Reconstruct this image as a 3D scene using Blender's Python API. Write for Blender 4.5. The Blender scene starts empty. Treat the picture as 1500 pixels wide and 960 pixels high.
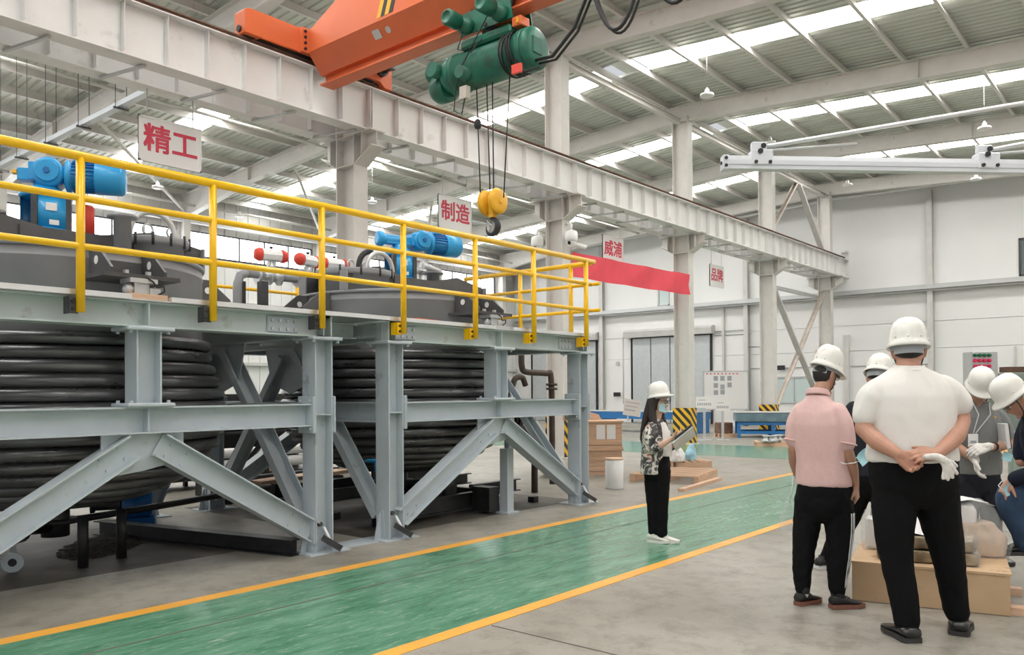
import bpy, bmesh, math, random
from mathutils import Vector, Matrix, noise
PI = math.pi
R = math.radians
rnd = random.Random(7)
scn = bpy.context.scene
COL = scn.collection

# ---------------------------------------------------------------- camera
F_PX, YAW, PITCH, ROLL, EYE = 1198.0, R(40.04), R(0.608), R(0.406), 1.5
_f = Vector((math.cos(PITCH) * math.cos(YAW), math.cos(PITCH) * math.sin(YAW), math.sin(PITCH)))
_r = Vector((math.sin(YAW), -math.cos(YAW), 0))
_d = -(_r.cross(_f))
_r2 = math.cos(ROLL) * _r + math.sin(ROLL) * _d
_d2 = -math.sin(ROLL) * _r + math.cos(ROLL) * _d
cam_data = bpy.data.cameras.new('camera')
cam = bpy.data.objects.new('camera', cam_data)
COL.objects.link(cam)
m3 = Matrix((_r2, -_d2, -_f)).transposed()
cam.matrix_world = Matrix.Translation((0, 0, EYE)) @ m3.to_4x4()
cam_data.sensor_fit = 'HORIZONTAL'
cam_data.sensor_width = 36.0
cam_data.lens = F_PX / 1500 * 36.0
cam_data.shift_y = (562 - 480) / 1500
cam_data.clip_start = 0.05
cam_data.clip_end = 300
scn.camera = cam

# ---------------------------------------------------------------- sky and exposure
SKYLIGHT = 10.5         # radiance of the translucent roof lights under an overcast noon
WINDOW = 5.0           # bright daylight behind the frosted window band
world = bpy.data.worlds.new('overcast_sky')
scn.world = world
world.use_nodes = True
bg = world.node_tree.nodes['Background']
bg.inputs['Color'].default_value = (0.93, 0.96, 1.0, 1)
bg.inputs["Strength"].default_value = 0.5
scn.view_settings.view_transform = 'Standard'
scn.view_settings.look = 'None'
scn.view_settings.gamma = 1.0
scn.view_settings.use_curve_mapping = False
scn.view_settings.exposure = 0.42
scn.cycles.max_bounces = 8
scn.cycles.diffuse_bounces = 3
scn.cycles.sample_clamp_indirect = 6
# ---------------------------------------------------------------- helpers
WM = {}
WORK = bpy.data.scenes.new('workbench')      # scratch scene for evaluating modifiers and lettering, removed at the end


def work_graph():
    with bpy.context.temp_override(scene=WORK, view_layer=WORK.view_layers[0]):
        dg = bpy.context.evaluated_depsgraph_get()
    return dg


def link(o, parent=None):
    COL.objects.link(o)
    if parent is not None:
        o.parent = parent
    return o


def tag(o, label=None, cat=None, group=None, kind=None):
    if label: o['label'] = label
    if cat: o['category'] = cat
    if group: o['group'] = group
    if kind: o['kind'] = kind
    return o


def thing(name, label, cat, loc=(0, 0, 0), rz=0.0, group=None, kind=None):
    o = bpy.data.objects.new(name, None)
    o.empty_display_size = 0.1
    o.location = loc
    o.rotation_euler = (0, 0, rz)
    COL.objects.link(o)
    WM[o.name] = Matrix.Translation(loc) @ Matrix.Rotation(rz, 4, 'Z')
    return tag(o, label, cat, group, kind)


class MB:
    """collects shapes in one bmesh"""
    def __init__(s):
        s.bm = bmesh.new()
        s.mi = 0

    def _f(s, vs):
        try:
            f = s.bm.faces.new(vs); f.material_index = s.mi; return f
        except ValueError:
            return None

    def box(s, a, b, mat=None):
        x0, y0, z0 = [min(p, q) for p, q in zip(a, b)]
        x1, y1, z1 = [max(p, q) for p, q in zip(a, b)]
        co = [(x0, y0, z0), (x1, y0, z0), (x1, y1, z0), (x0, y1, z0), (x0, y0, z1), (x1, y0, z1), (x1, y1, z1), (x0, y1, z1)]
        if mat is not None: co = [mat @ Vector(c) for c in co]
        v = [s.bm.verts.new(c) for c in co]
        for q in ((3, 2, 1, 0), (4, 5, 6, 7), (0, 1, 5, 4), (1, 2, 6, 5), (2, 3, 7, 6), (3, 0, 4, 7)):
            s._f([v[i] for i in q])
        return s

    def cbox(s, c, d, rot=None):
        """box by centre, size and rotation matrix"""
        m = Matrix.Translation(c) @ (rot.to_4x4() if rot is not None else Matrix())
        return s.box([-k / 2 for k in d], [k / 2 for k in d], m)

    def prism(s, poly, ax, a, b):
        """poly = 2D points; ax = axis letter it is extruded along from a to b.  x:(y,z) y:(x,z) z:(x,y)"""
        def P(p, t):
            return {'x': (t, p[0], p[1]), 'y': (p[0], t, p[1]), 'z': (p[0], p[1], t)}[ax]
        A = [s.bm.verts.new(P(p, a)) for p in poly]
        B = [s.bm.verts.new(P(p, b)) for p in poly]
        n = len(poly)
        s._f(A[::-1]); s._f(B)
        for i in range(n):
            s._f([A[i], A[(i + 1) % n], B[(i + 1) % n], B[i]])
        return s

    def section(s, poly, p0, p1, up=(0, 0, 1)):
        """sweeps a 2D section (side, up) from p0 to p1"""
        p0, p1 = Vector(p0), Vector(p1)
        t = (p1 - p0).normalized()
        up = Vector(up)
        sd = t.cross(up).normalized()
        u = sd.cross(t).normalized()
        A = [s.bm.verts.new(p0 + sd * a + u * b) for a, b in poly]
        B = [s.bm.verts.new(p1 + sd * a + u * b) for a, b in poly]
        n = len(poly)
        s._f(A[::-1]); s._f(B)
        for i in range(n):
            s._f([A[i], A[(i + 1) % n], B[(i + 1) % n], B[i]])
        return s

    def ibeam(s, p0, p1, h, w, tf=0.014, tw=0.009, up=(0, 0, 1)):
        h2, w2, t2 = h / 2, w / 2, tw / 2
        poly = [(-w2, -h2), (w2, -h2), (w2, -h2 + tf), (t2, -h2 + tf), (t2, h2 - tf), (w2, h2 - tf), (w2, h2), (-w2, h2), (-w2, h2 - tf), (-t2, h2 - tf), (-t2, -h2 + tf), (-w2, -h2 + tf)]
        return s.section(poly, p0, p1, up)

    def channel(s, p0, p1, h, w, t=0.01, up=(0, 0, 1), flip=1):
        f = flip
        poly = [(0, -h / 2), (f * w, -h / 2), (f * w, -h / 2 + t), (f * t, -h / 2 + t), (f * t, h / 2 - t), (f * w, h / 2 - t), (f * w, h / 2), (0, h / 2)]
        return s.section(poly, p0, p1, up)

    def bar(s, p0, p1, w, h, up=(0, 0, 1)):
        return s.section([(-w / 2, -h / 2), (w / 2, -h / 2), (w / 2, h / 2), (-w / 2, h / 2)], p0, p1, up)

    def tube(s, pts, r, n=10, cap=True, closed=False):
        """tube along a polyline; r number or list"""
        P = [Vector(p) for p in pts]
        k = len(P)
        rs = r if isinstance(r, (list, tuple)) else [r] * k
        rings = []
        prev = None
        for i in range(k):
            a = P[i - 1] if (i > 0 or closed) else P[i]
            b = P[(i + 1) % k] if (i < k - 1 or closed) else P[i]
            t = (b - a)
            t = t.normalized() if t.length > 1e-9 else Vector((0, 0, 1))
            if prev is None:
                ref = Vector((0, 0, 1)) if abs(t.z) < 0.9 else Vector((1, 0, 0))
                x = t.cross(ref).normalized()
            else:
                x = (prev - t * prev.dot(t))
                x = x.normalized() if x.length > 1e-6 else t.orthogonal().normalized()
            prev = x
            y = t.cross(x)
            rings.append([s.bm.verts.new(P[i] + (x * math.cos(2 * PI * j / n) + y * math.sin(2 * PI * j / n)) * rs[i]) for j in range(n)])
        m = k if closed else k - 1
        for i in range(m):
            A, B = rings[i], rings[(i + 1) % k]
            for j in range(n):
                f = s._f([A[j], A[(j + 1) % n], B[(j + 1) % n], B[j]])
                if f: f.smooth = True
        if cap and not closed:
            s._f(rings[0][::-1]); s._f(rings[-1])
        return s

    def lathe(s, prof, c=(0, 0, 0), n=24, axis=(0, 0, 1), smooth=True, a0=0.0, a1=2 * PI):
        """prof = [(r, h)...] about axis through c"""
        ax = Vector(axis).normalized()
        x = ax.orthogonal().normalized() if abs(ax.z) < 0.99 else Vector((1, 0, 0))
        y = ax.cross(x)
        c = Vector(c)
        full = abs(a1 - a0 - 2 * PI) < 1e-6
        m = n if full else n + 1
        rings = []
        for r, h in prof:
            if r < 1e-6:
                rings.append([s.bm.verts.new(c + ax * h)])
            else:
                rings.append([s.bm.verts.new(c + ax * h + (x * math.cos(a0 + (a1 - a0) * j / n) + y * math.sin(a0 + (a1 - a0) * j / n)) * r) for j in range(m)])
        for A, B in zip(rings, rings[1:]):
            for j in range(n):
                k = (j + 1) % m
                if len(A) == 1 and len(B) == 1: continue
                if len(A) == 1: f = s._f([A[0], B[k], B[j]])
                elif len(B) == 1: f = s._f([A[j], A[k], B[0]])
                else: f = s._f([A[j], A[k], B[k], B[j]])
                if f: f.smooth = smooth
        if full:
            if len(rings[0]) > 1: s._f(rings[0][::-1])
            if len(rings[-1]) > 1: s._f(rings[-1])
        return s

    def cyl(s, p0, p1, r, n=16, r1=None):
        p0, p1 = Vector(p0), Vector(p1)
        L = (p1 - p0).length
        return s.lathe([(r, 0), (r if r1 is None else r1, L)], p0, n, (p1 - p0), True)

    def ball(s, c, r, n=12, sc=(1, 1, 1)):
        m = Matrix.Translation(c) @ Matrix.Diagonal((r * sc[0], r * sc[1], r * sc[2], 1))
        g = bmesh.ops.create_uvsphere(s.bm, u_segments=n, v_segments=max(6, n * 2 // 3), radius=1, matrix=m)
        for v in g['verts']:
            for f in v.link_faces: f.smooth = True; f.material_index = s.mi
        return s

    def bolt(s, c, axis, r=0.014, h=0.012):
        return s.lathe([(r, 0), (r, h)], c, 6, axis, False)

    def quad(s, a, b, c, d):
        s._f([s.bm.verts.new(p) for p in (a, b, c, d)])
        return s

    def xf(s, m):
        bmesh.ops.transform(s.bm, matrix=m, verts=s.bm.verts)
        return s

    def build(s, name, mats, parent=None, local=False, bevel=0.0, label=None, cat=None, group=None, kind=None, smooth=None, recalc=True):
        bm = s.bm
        if recalc:
            bmesh.ops.recalc_face_normals(bm, faces=bm.faces)
        if parent is not None:
            if not local:
                bmesh.ops.transform(bm, matrix=WM[parent.name].inverted(), verts=bm.verts)
            loc = None
        else:
            xs = [v.co for v in bm.verts]
            mn = Vector([min(c[i] for c in xs) for i in range(3)]); mx = Vector([max(c[i] for c in xs) for i in range(3)])
            loc = Vector(((mn.x + mx.x) / 2, (mn.y + mx.y) / 2, mn.z))
            bmesh.ops.translate(bm, vec=-loc, verts=bm.verts)
        if smooth:
            for f in bm.faces: f.smooth = True
        me = bpy.data.meshes.new(name)
        bm.to_mesh(me); bm.free()
        for m in (mats if isinstance(mats, (list, tuple)) else [mats]):
            me.materials.append(m)
        o = bpy.data.objects.new(name, me)
        if parent is not None:
            link(o, parent)
            WM[o.name] = WM[parent.name].copy()
        else:
            o.location = loc
            link(o)
            WM[o.name] = Matrix.Translation(loc)
        if bevel:
            b = o.modifiers.new('bevel', 'BEVEL'); b.width = bevel; b.segments = 1; b.limit_method = 'ANGLE'; b.angle_limit = R(50)
        return tag(o, label, cat, group, kind)


def dup(root, loc=None, rz=None, label=None, group=None):
    r = root.copy(); COL.objects.link(r)
    if loc is not None: r.location = loc
    if rz is not None: r.rotation_euler = (0, 0, rz)
    if label: r['label'] = label
    if group: r['group'] = group
    WM[r.name] = Matrix.Translation(r.location) @ r.rotation_euler.to_matrix().to_4x4()
    for ch in list(root.children):
        c = ch.copy(); COL.objects.link(c); c.parent = r
        for g in list(ch.children):
            d = g.copy(); COL.objects.link(d); d.parent = c
    return r


def piece(src, parent, off=(0, 0, 0), rot=None, name=None):
    """another piece sharing src's mesh, moved by off in its parent's frame"""
    o = src.copy()
    if name: o.name = name
    COL.objects.link(o); o.parent = parent
    o.location = Vector(src.location) + Vector(off)
    if rot is not None: o.rotation_euler = rot
    return o


# ---------------------------------------------------------------- materials
def mat(name, col, rough=0.5, metal=0.0, var=0.0, scale=6.0, bump=0.0, bscale=40.0, dirt=None, dirt_amt=0.0, dirt_scale=2.0, alpha=1.0, emit=None, estr=0.0, trans=0.0, coat=0.0, stretch=None, rvar=0.0, spec=None):
    m = bpy.data.materials.new(name)
    m.use_nodes = True
    nt = m.node_tree; N = nt.nodes; L = nt.links
    b = N['Principled BSDF']
    c4 = (col[0], col[1], col[2], 1)
    b.inputs['Base Color'].default_value = c4
    b.inputs['Roughness'].default_value = rough
    b.inputs['Metallic'].default_value = metal
    if spec is not None: b.inputs['Specular IOR Level'].default_value = spec
    if alpha < 1: b.inputs['Alpha'].default_value = alpha
    if trans: b.inputs['Transmission Weight'].default_value = trans
    if coat: b.inputs['Coat Weight'].default_value = coat; b.inputs['Coat Roughness'].default_value = 0.15
    if emit:
        b.inputs['Emission Color'].default_value = (*emit, 1); b.inputs['Emission Strength'].default_value = estr
    tc = None
    def coords():
        nonlocal tc
        if tc is None:
            tc = N.new('ShaderNodeTexCoord')
            mp = N.new('ShaderNodeMapping')
            L.new(tc.outputs['Object'], mp.inputs['Vector'])
            if stretch: mp.inputs['Scale'].default_value = stretch
            tc = mp
        return tc.outputs['Vector']
    last = None
    if var:
        n = N.new('ShaderNodeTexNoise'); n.inputs['Scale'].default_value = scale; n.inputs['Detail'].default_value = 5
        L.new(coords(), n.inputs['Vector'])
        rp = N.new('ShaderNodeValToRGB')
        rp.color_ramp.elements[0].position = 0.3; rp.color_ramp.elements[1].position = 0.7
        rp.color_ramp.elements[0].color = tuple(max(0, k * (1 - var)) for k in col) + (1,)
        rp.color_ramp.elements[1].color = tuple(min(1, k * (1 + var)) for k in col) + (1,)
        L.new(n.outputs['Fac'], rp.inputs['Fac'])
        last = rp.outputs['Color']
    if dirt:
        n = N.new('ShaderNodeTexNoise'); n.inputs['Scale'].default_value = dirt_scale; n.inputs['Detail'].default_value = 8; n.inputs['Roughness'].default_value = 0.65
        L.new(coords(), n.inputs['Vector'])
        rp = N.new('ShaderNodeValToRGB')
        rp.color_ramp.elements[0].position = 0.62 - dirt_amt * 0.3; rp.color_ramp.elements[1].position = 0.78
        L.new(n.outputs['Fac'], rp.inputs['Fac'])
        mx = N.new('ShaderNodeMix'); mx.data_type = 'RGBA'
        L.new(rp.outputs['Color'], mx.inputs['Factor'])
        if last: L.new(last, mx.inputs['A'])
        else: mx.inputs['A'].default_value = c4
        mx.inputs['B'].default_value = (*dirt, 1)
        last = mx.outputs['Result']
    if last: L.new(last, b.inputs['Base Color'])
    if rvar:
        n = N.new('ShaderNodeTexNoise'); n.inputs['Scale'].default_value = 3.0; n.inputs['Detail'].default_value = 6
        L.new(coords(), n.inputs['Vector'])
        mr = N.new('ShaderNodeMapRange'); mr.inputs['To Min'].default_value = max(0.02, rough - rvar); mr.inputs['To Max'].default_value = min(1, rough + rvar)
        L.new(n.outputs['Fac'], mr.inputs['Value']); L.new(mr.outputs['Result'], b.inputs['Roughness'])
    if bump:
        n = N.new('ShaderNodeTexNoise'); n.inputs['Scale'].default_value = bscale; n.inputs['Detail'].default_value = 4
        L.new(coords(), n.inputs['Vector'])
        bp = N.new('ShaderNodeBump'); bp.inputs['Strength'].default_value = bump; bp.inputs['Distance'].default_value = 0.02
        L.new(n.outputs['Fac'], bp.inputs['Height']); L.new(bp.outputs['Normal'], b.inputs['Normal'])
    return m


MT = {}
def M_(key, *a, **k):
    MT[key] = mat(key, *a, **k)
    return MT[key]

M_('hall_steel', (0.66, 0.635, 0.60), 0.45, var=0.05, scale=3, dirt=(0.42, 0.36, 0.31), dirt_amt=0.05, dirt_scale=3)
M_('runway_white', (0.77, 0.76, 0.745), 0.42, var=0.03, scale=2, dirt=(0.52, 0.45, 0.40), dirt_amt=0.06, dirt_scale=2.2)
M_('roof_sheet', (0.60, 0.62, 0.57), 0.4, 0.0, var=0.10, scale=1.2, stretch=(1, 0.25, 1))
M_('wall_panel', (0.79, 0.79, 0.78), 0.5, var=0.02, scale=0.8)
M_('wall_grey', (0.42, 0.42, 0.40), 0.5, var=0.06, scale=1.5)
M_('pilaster', (0.60, 0.59, 0.57), 0.5, var=0.06, scale=3)
M_('tray_grey', (0.55, 0.56, 0.56), 0.4, 0.4)
M_('brace_tan', (0.55, 0.49, 0.43), 0.5, var=0.15, scale=4)
M_('door_grey', (0.52, 0.55, 0.56), 0.4, 0.2, var=0.05)
M_('black_rubber', (0.015, 0.015, 0.016), 0.6)
M_('black_steel', (0.03, 0.03, 0.032), 0.45, 0.3, var=0.3)
M_('dark_steel', (0.075, 0.075, 0.078), 0.42, 0.5, var=0.3, scale=5)
M_('frame_paint', (0.49, 0.545, 0.585), 0.38, var=0.05, scale=4, dirt=(0.22, 0.22, 0.21), dirt_amt=0.05, dirt_scale=4)
M_('frame_green', (0.52, 0.59, 0.58), 0.4, var=0.05, scale=4, dirt=(0.22, 0.19, 0.16), dirt_amt=0.08, dirt_scale=4)
M_('coil_steel', (0.145, 0.147, 0.152), 0.30, 0.5, var=0.35, scale=7, rvar=0.12, stretch=(0.4, 0.4, 2.5))
M_('shell_grey', (0.25, 0.257, 0.268), 0.45, 0.0, var=0.10, scale=2.5)
M_('shell_dark', (0.085, 0.085, 0.088), 0.45, 0.1, var=0.15)
M_('alu', (0.78, 0.79, 0.80), 0.28, 0.75, var=0.05, scale=5)
M_('galv', (0.58, 0.60, 0.61), 0.35, 0.6, var=0.08, scale=8)
M_('rail_yellow', (1.0, 0.56, 0.0), 0.3, coat=0.3, var=0.03)
M_('crane_orange', (0.70, 0.15, 0.05), 0.42, var=0.05, scale=2, dirt=(0.45, 0.10, 0.05), dirt_amt=0.06, dirt_scale=1.5)
M_('hoist_green', (0.010, 0.135, 0.085), 0.42, var=0.15, scale=6, dirt=(0.035, 0.04, 0.03), dirt_amt=0.5, dirt_scale=4)
M_('motor_blue', (0.02, 0.33, 0.68), 0.35, var=0.07, scale=5, coat=0.2)
M_('deep_blue', (0.01, 0.13, 0.40), 0.4, var=0.1)
M_('red_cap', (0.72, 0.06, 0.035), 0.4)
M_('white_paint', (0.80, 0.80, 0.79), 0.4)
M_('sign_white', (0.82, 0.81, 0.80), 0.45)
M_('sign_red', (0.66, 0.055, 0.10), 0.5)
M_('banner_red', (0.80, 0.075, 0.105), 0.7, var=0.06, scale=2, bump=0.25, bscale=5)
M_('hook_yellow', (0.80, 0.42, 0.02), 0.4, var=0.08)
M_('rust', (0.16, 0.09, 0.06), 0.8, var=0.3)
M_('window_lit', (0.9, 0.92, 0.95), 0.4, emit=(0.93, 0.96, 1.0), estr=WINDOW)
M_('skylight', (0.9, 0.9, 0.88), 0.5, emit=(1.0, 0.985, 0.95), estr=SKYLIGHT)
M_('glass_dark', (0.16, 0.19, 0.19), 0.1)
M_('glass_pale', (0.55, 0.65, 0.64), 0.12)
M_('lamp_white', (0.85, 0.85, 0.84), 0.3)
# ---------------------------------------------------------------- the hall
UK = [-8.76, -2.83, 3.10, 9.03, 14.96, 20.89, 26.82, 32.45]     # column lines along the runway
RIDGE = 11.17
V_L, V_R, U_W, U_B = 28.3, -5.9, 33.9, -11.0


def zr(v):
    return 9.80 - 0.055 * abs(v - RIDGE)


# floor: concrete with stains, a soft sealed sheen
def floor_mat():
    m = bpy.data.materials.new('sealed_concrete'); m.use_nodes = True
    nt = m.node_tree; N, L = nt.nodes, nt.links
    b = N['Principled BSDF']
    tc = N.new('ShaderNodeTexCoord')
    n1 = N.new('ShaderNodeTexNoise'); n1.inputs['Scale'].default_value = 0.55; n1.inputs['Detail'].default_value = 9; n1.inputs['Roughness'].default_value = 0.62
    n2 = N.new('ShaderNodeTexNoise'); n2.inputs['Scale'].default_value = 4.2; n2.inputs['Detail'].default_value = 12; n2.inputs['Roughness'].default_value = 0.78
    for n in (n1, n2): L.new(tc.outputs['Object'], n.inputs['Vector'])
    r1 = N.new('ShaderNodeValToRGB')
    r1.color_ramp.elements[0].position = 0.36; r1.color_ramp.elements[0].color = (0.235, 0.218, 0.182, 1)
    r1.color_ramp.elements[1].position = 0.62; r1.color_ramp.elements[1].color = (0.355, 0.335, 0.292, 1)
    L.new(n1.outputs['Fac'], r1.inputs['Fac'])
    r2 = N.new('ShaderNodeValToRGB')
    r2.color_ramp.elements[0].position = 0.36; r2.color_ramp.elements[0].color = (0.50, 0.48, 0.43, 1)
    r2.color_ramp.elements[1].position = 0.53; r2.color_ramp.elements[1].color = (1, 1, 1, 1)
    L.new(n2.outputs['Fac'], r2.inputs['Fac'])
    mx = N.new('ShaderNodeMix'); mx.data_type = 'RGBA'; mx.blend_type = 'MULTIPLY'; mx.inputs['Factor'].default_value = 0.75
    L.new(r1.outputs['Color'], mx.inputs['A']); L.new(r2.outputs['Color'], mx.inputs['B'])
    L.new(mx.outputs['Result'], b.inputs['Base Color'])
    mr = N.new('ShaderNodeMapRange'); mr.inputs['To Min'].default_value = 0.32; mr.inputs['To Max'].default_value = 0.62
    L.new(n2.outputs['Fac'], mr.inputs['Value']); L.new(mr.outputs['Result'], b.inputs['Roughness'])
    return m


def green_mat():
    m = bpy.data.materials.new('green_epoxy'); m.use_nodes = True
    nt = m.node_tree; N, L = nt.nodes, nt.links
    b = N['Principled BSDF']
    tc = N.new('ShaderNodeTexCoord')
    mp = N.new('ShaderNodeMapping'); mp.inputs['Scale'].default_value = (0.8, 3.2, 1); mp.inputs['Rotation'].default_value = (0, 0, R(14))
    L.new(tc.outputs['Object'], mp.inputs['Vector'])
    n1 = N.new('ShaderNodeTexNoise'); n1.inputs['Scale'].default_value = 2.2; n1.inputs['Detail'].default_value = 10; n1.inputs['Roughness'].default_value = 0.7
    n2 = N.new('ShaderNodeTexNoise'); n2.inputs['Scale'].default_value = 7; n2.inputs['Detail'].default_value = 8; n2.inputs['Roughness'].default_value = 0.75
    for n in (n1, n2): L.new(mp.outputs['Vector'], n.inputs['Vector'])
    r1 = N.new('ShaderNodeValToRGB')
    e = r1.color_ramp.elements
    e[0].position = 0.33; e[0].color = (0.045, 0.175, 0.095, 1)
    e[1].position = 0.68; e[1].color = (0.155, 0.33, 0.225, 1)
    L.new(n1.outputs['Fac'], r1.inputs['Fac'])
    r2 = N.new('ShaderNodeValToRGB')
    r2.color_ramp.elements[0].position = 0.54; r2.color_ramp.elements[1].position = 0.70
    L.new(n2.outputs['Fac'], r2.inputs['Fac'])
    mx = N.new('ShaderNodeMix'); mx.data_type = 'RGBA'
    L.new(r2.outputs['Color'], mx.inputs['Factor']); L.new(r1.outputs['Color'], mx.inputs['A']); mx.inputs['B'].default_value = (0.33, 0.44, 0.34, 1)
    L.new(mx.outputs['Result'], b.inputs['Base Color'])
    mr = N.new('ShaderNodeMapRange'); mr.inputs['To Min'].default_value = 0.10; mr.inputs['To Max'].default_value = 0.30
    L.new(n1.outputs['Fac'], mr.inputs['Value']); L.new(mr.outputs['Result'], b.inputs['Roughness'])
    bp = N.new('ShaderNodeBump'); bp.inputs['Strength'].default_value = 0.12; bp.inputs['Distance'].default_value = 0.01
    L.new(n2.outputs['Fac'], bp.inputs['Height']); L.new(bp.outputs['Normal'], b.inputs['Normal'])
    return m


MT['concrete'] = floor_mat()
MT['green_epoxy'] = green_mat()
M_('line_yellow', (0.80, 0.39, 0.055), 0.4, var=0.08, scale=3, dirt=(0.55, 0.36, 0.15), dirt_amt=0.3, dirt_scale=4)
M_('line_orange', (0.76, 0.42, 0.12), 0.4, var=0.08, dirt=(0.55, 0.45, 0.33), dirt_amt=0.3, dirt_scale=3)
M_('joint_dark', (0.10, 0.09, 0.08), 0.8)

floor = MB().box((U_B - 2, V_R - .3, -0.2), (U_W + .2, V_L + .3, 0)).build('floor', MT['concrete'], kind='structure')
MB().box((U_B - 2, 3.64, 0), (U_W - 1, 5.53, 0.003)).build('trim_1', MT['green_epoxy'], kind='structure')
MB().box((U_B - 2, 5.53, 0), (U_W - 1, 5.67, 0.0035)).build('trim_2', MT['line_yellow'], kind='structure')
MB().box((U_B - 2, 3.52, 0), (U_W - 1, 3.64, 0.0035)).build('trim_3', MT['line_yellow'], kind='structure')
MB().box((17.4, 5.67, 0), (21.0, V_L - 1, 0.003)).build('trim_4', MT['green_epoxy'], kind='structure')
MB().box((U_B, 4.93, 0.003), (U_W - 2, 4.945, 0.005)).build('trim_5', MT['joint_dark'], kind='structure')
MB().box((3.94, V_R, 0), (3.952, 3.5, 0.002)).build('trim_6', MT['joint_dark'], kind='structure')
MB().box((9.9, V_R, 0), (9.912, 3.5, 0.002)).build('trim_7', MT['joint_dark'], kind='structure')

M_('dark_floor', (0.085, 0.076, 0.064), 0.6, var=0.3, scale=3, dirt=(0.20, 0.18, 0.15), dirt_amt=0.3, dirt_scale=1.6)
MB().box((5.5, 6.60, 0), (9.25, 10.3, 0.002)).build('trim_8', MT['dark_floor'], kind='structure')  # sheet of darker floor tone under the farther stand
MB().box((0.8, 7.05, 0), (4.5, 10.3, 0.002)).build('trim_9', MT['dark_floor'], kind='structure')  # shade beneath the near stand, painted on as a dark sheet

# roof: ribbed sheets, purlins, rafters, and one strip of translucent sheets per bay
ceiling = MB().box((U_B, RIDGE - 0.25, zr(RIDGE) + 0.045), (U_W, RIDGE + 0.25, zr(RIDGE) + 0.12)).build('ceiling', MT['roof_sheet'], kind='structure')
SHEET = 5.93 / 7


def sheet_mb(sgn, mw=SHEET - 0.006):
    v0, v1 = (RIDGE, V_L) if sgn > 0 else (V_R, RIDGE)
    prof = []
    for k in range(4):
        c = mw * (k + .5) / 4
        prof += [(c - .045, 0), (c - .025, .035), (c + .025, .035), (c + .045, 0)]
    prof = [(0, 0)] + prof + [(mw, 0)]
    mb = MB()
    A = [(x, v0, zr(v0) + z) for x, z in prof]
    B = [(x, v1, zr(v1) + z) for x, z in prof]
    top = lambda P: [mb.bm.verts.new((p[0], p[1], p[2])) for p in P] + [mb.bm.verts.new((mw, P[0][1], P[0][2] + .06)), mb.bm.verts.new((0, P[0][1], P[0][2] + .06))]
    a, b = top(A), top(B)
    n = len(a)
    for i in range(n):
        mb._f([a[i], a[(i + 1) % n], b[(i + 1) % n], b[i]])
    mb._f(a[::-1]); mb._f(b)
    return mb


def at_world(mb, x):
    return mb.xf(Matrix.Translation((x, 0, 0)))


for sgn in (1, -1):
    src = at_world(sheet_mb(sgn), 0).build('roof_sheet', MT['roof_sheet'], ceiling)
    sky = MB()
    v0, v1 = (RIDGE + 0.5, V_L - .6) if sgn > 0 else (V_R + .6, RIDGE - .5)
    sky.bm.verts.ensure_lookup_table()
    q = [(0, v0, zr(v0) + .01), (SHEET - .01, v0, zr(v0) + .01), (SHEET - .01, v1, zr(v1) + .01), (0, v1, zr(v1) + .01)]
    t = [(x, y, z + .04) for x, y, z in q]
    a = [sky.bm.verts.new(p) for p in q]; b = [sky.bm.verts.new(p) for p in t]
    sky._f(a[::-1]); sky._f(b)
    for i in range(4): sky._f([a[i], a[(i + 1) % 4], b[(i + 1) % 4], b[i]])
    ssrc = sky.build('skylight_pane', MT['skylight'], ceiling)
    first_s = first_p = True
    u = UK[0] - 2 * SHEET
    k = 0
    x = UK[0] - 2 * SHEET
    while x < U_W - 0.3:
        ph = (x - UK[0] + SHEET / 2) / SHEET
        slot = int(math.floor(ph)) % 7
        if slot == 3:
            if first_p: ssrc.location.x += x; first_p = False; x0p = x
            else: piece(ssrc, ceiling, (x - x0p, 0, 0))
        else:
            if first_s: src.location.x += x; first_s = False; x0s = x
            else: piece(src, ceiling, (x - x0s, 0, 0))
        x += SHEET

# purlins: Z sections running the length of the hall
psrc = None
k = 0
for sgn in (1, -1):
    v = RIDGE + sgn * 0.42
    while V_R + .2 < v < V_L - .2:
        z = zr(v)
        if psrc is None:
            mb = MB()
            mb.section([(-.035, .1), (-.035, .085), (-.008, .085), (-.008, -.1), (.07, -.1), (.07, -.085), (.007, -.085), (.007, .1)], (U_B, v, z - .1), (U_W, v, z - .1))
            psrc = mb.build('purlin', MT['hall_steel'], ceiling); p0 = (v, z)
        else:
            piece(psrc, ceiling, (0, v - p0[0], z - p0[1]))
        v += sgn * 1.36


def rafter(u):
    mb = MB()
    for sgn, ve in ((1, V_L - .25), (-1, V_R + .25)):
        nodes = [RIDGE, RIDGE + sgn * 12.5, ve]
        def bot(v):
            d = abs(v - RIDGE)
            return zr(v) - .2 - (.47 if d < 12.6 else .47 + (d - 12.5) * .09)
        pts = [(v, bot(v)) for v in nodes]
        top = [(v, zr(v) - .2) for v in reversed(nodes)]
        mb.prism(pts + top, 'x', u - .005, u + .005)
        for a, b in zip(pts, pts[1:]):
            mb.section([(-.12, 0), (.12, 0), (.12, .014), (-.12, .014)], (u, a[0], a[1]), (u, b[0], b[1]))
        mb.section([(-.12, -.014), (.12, -.014), (.12, 0), (-.12, 0)], (u, RIDGE, zr(RIDGE) - .2), (u, ve, zr(ve) - .2))
        for dv in (6.2, 12.5):
            v = RIDGE + sgn * dv
            mb.box((u - .12, v - .008, zr(v) - .67), (u + .12, v + .008, zr(v) - .2))
    return mb


r0 = rafter(UK[0]).build('rafter', MT['hall_steel'], ceiling)
for u in UK[1:]:
    piece(r0, ceiling, (u - UK[0], 0, 0))
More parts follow.
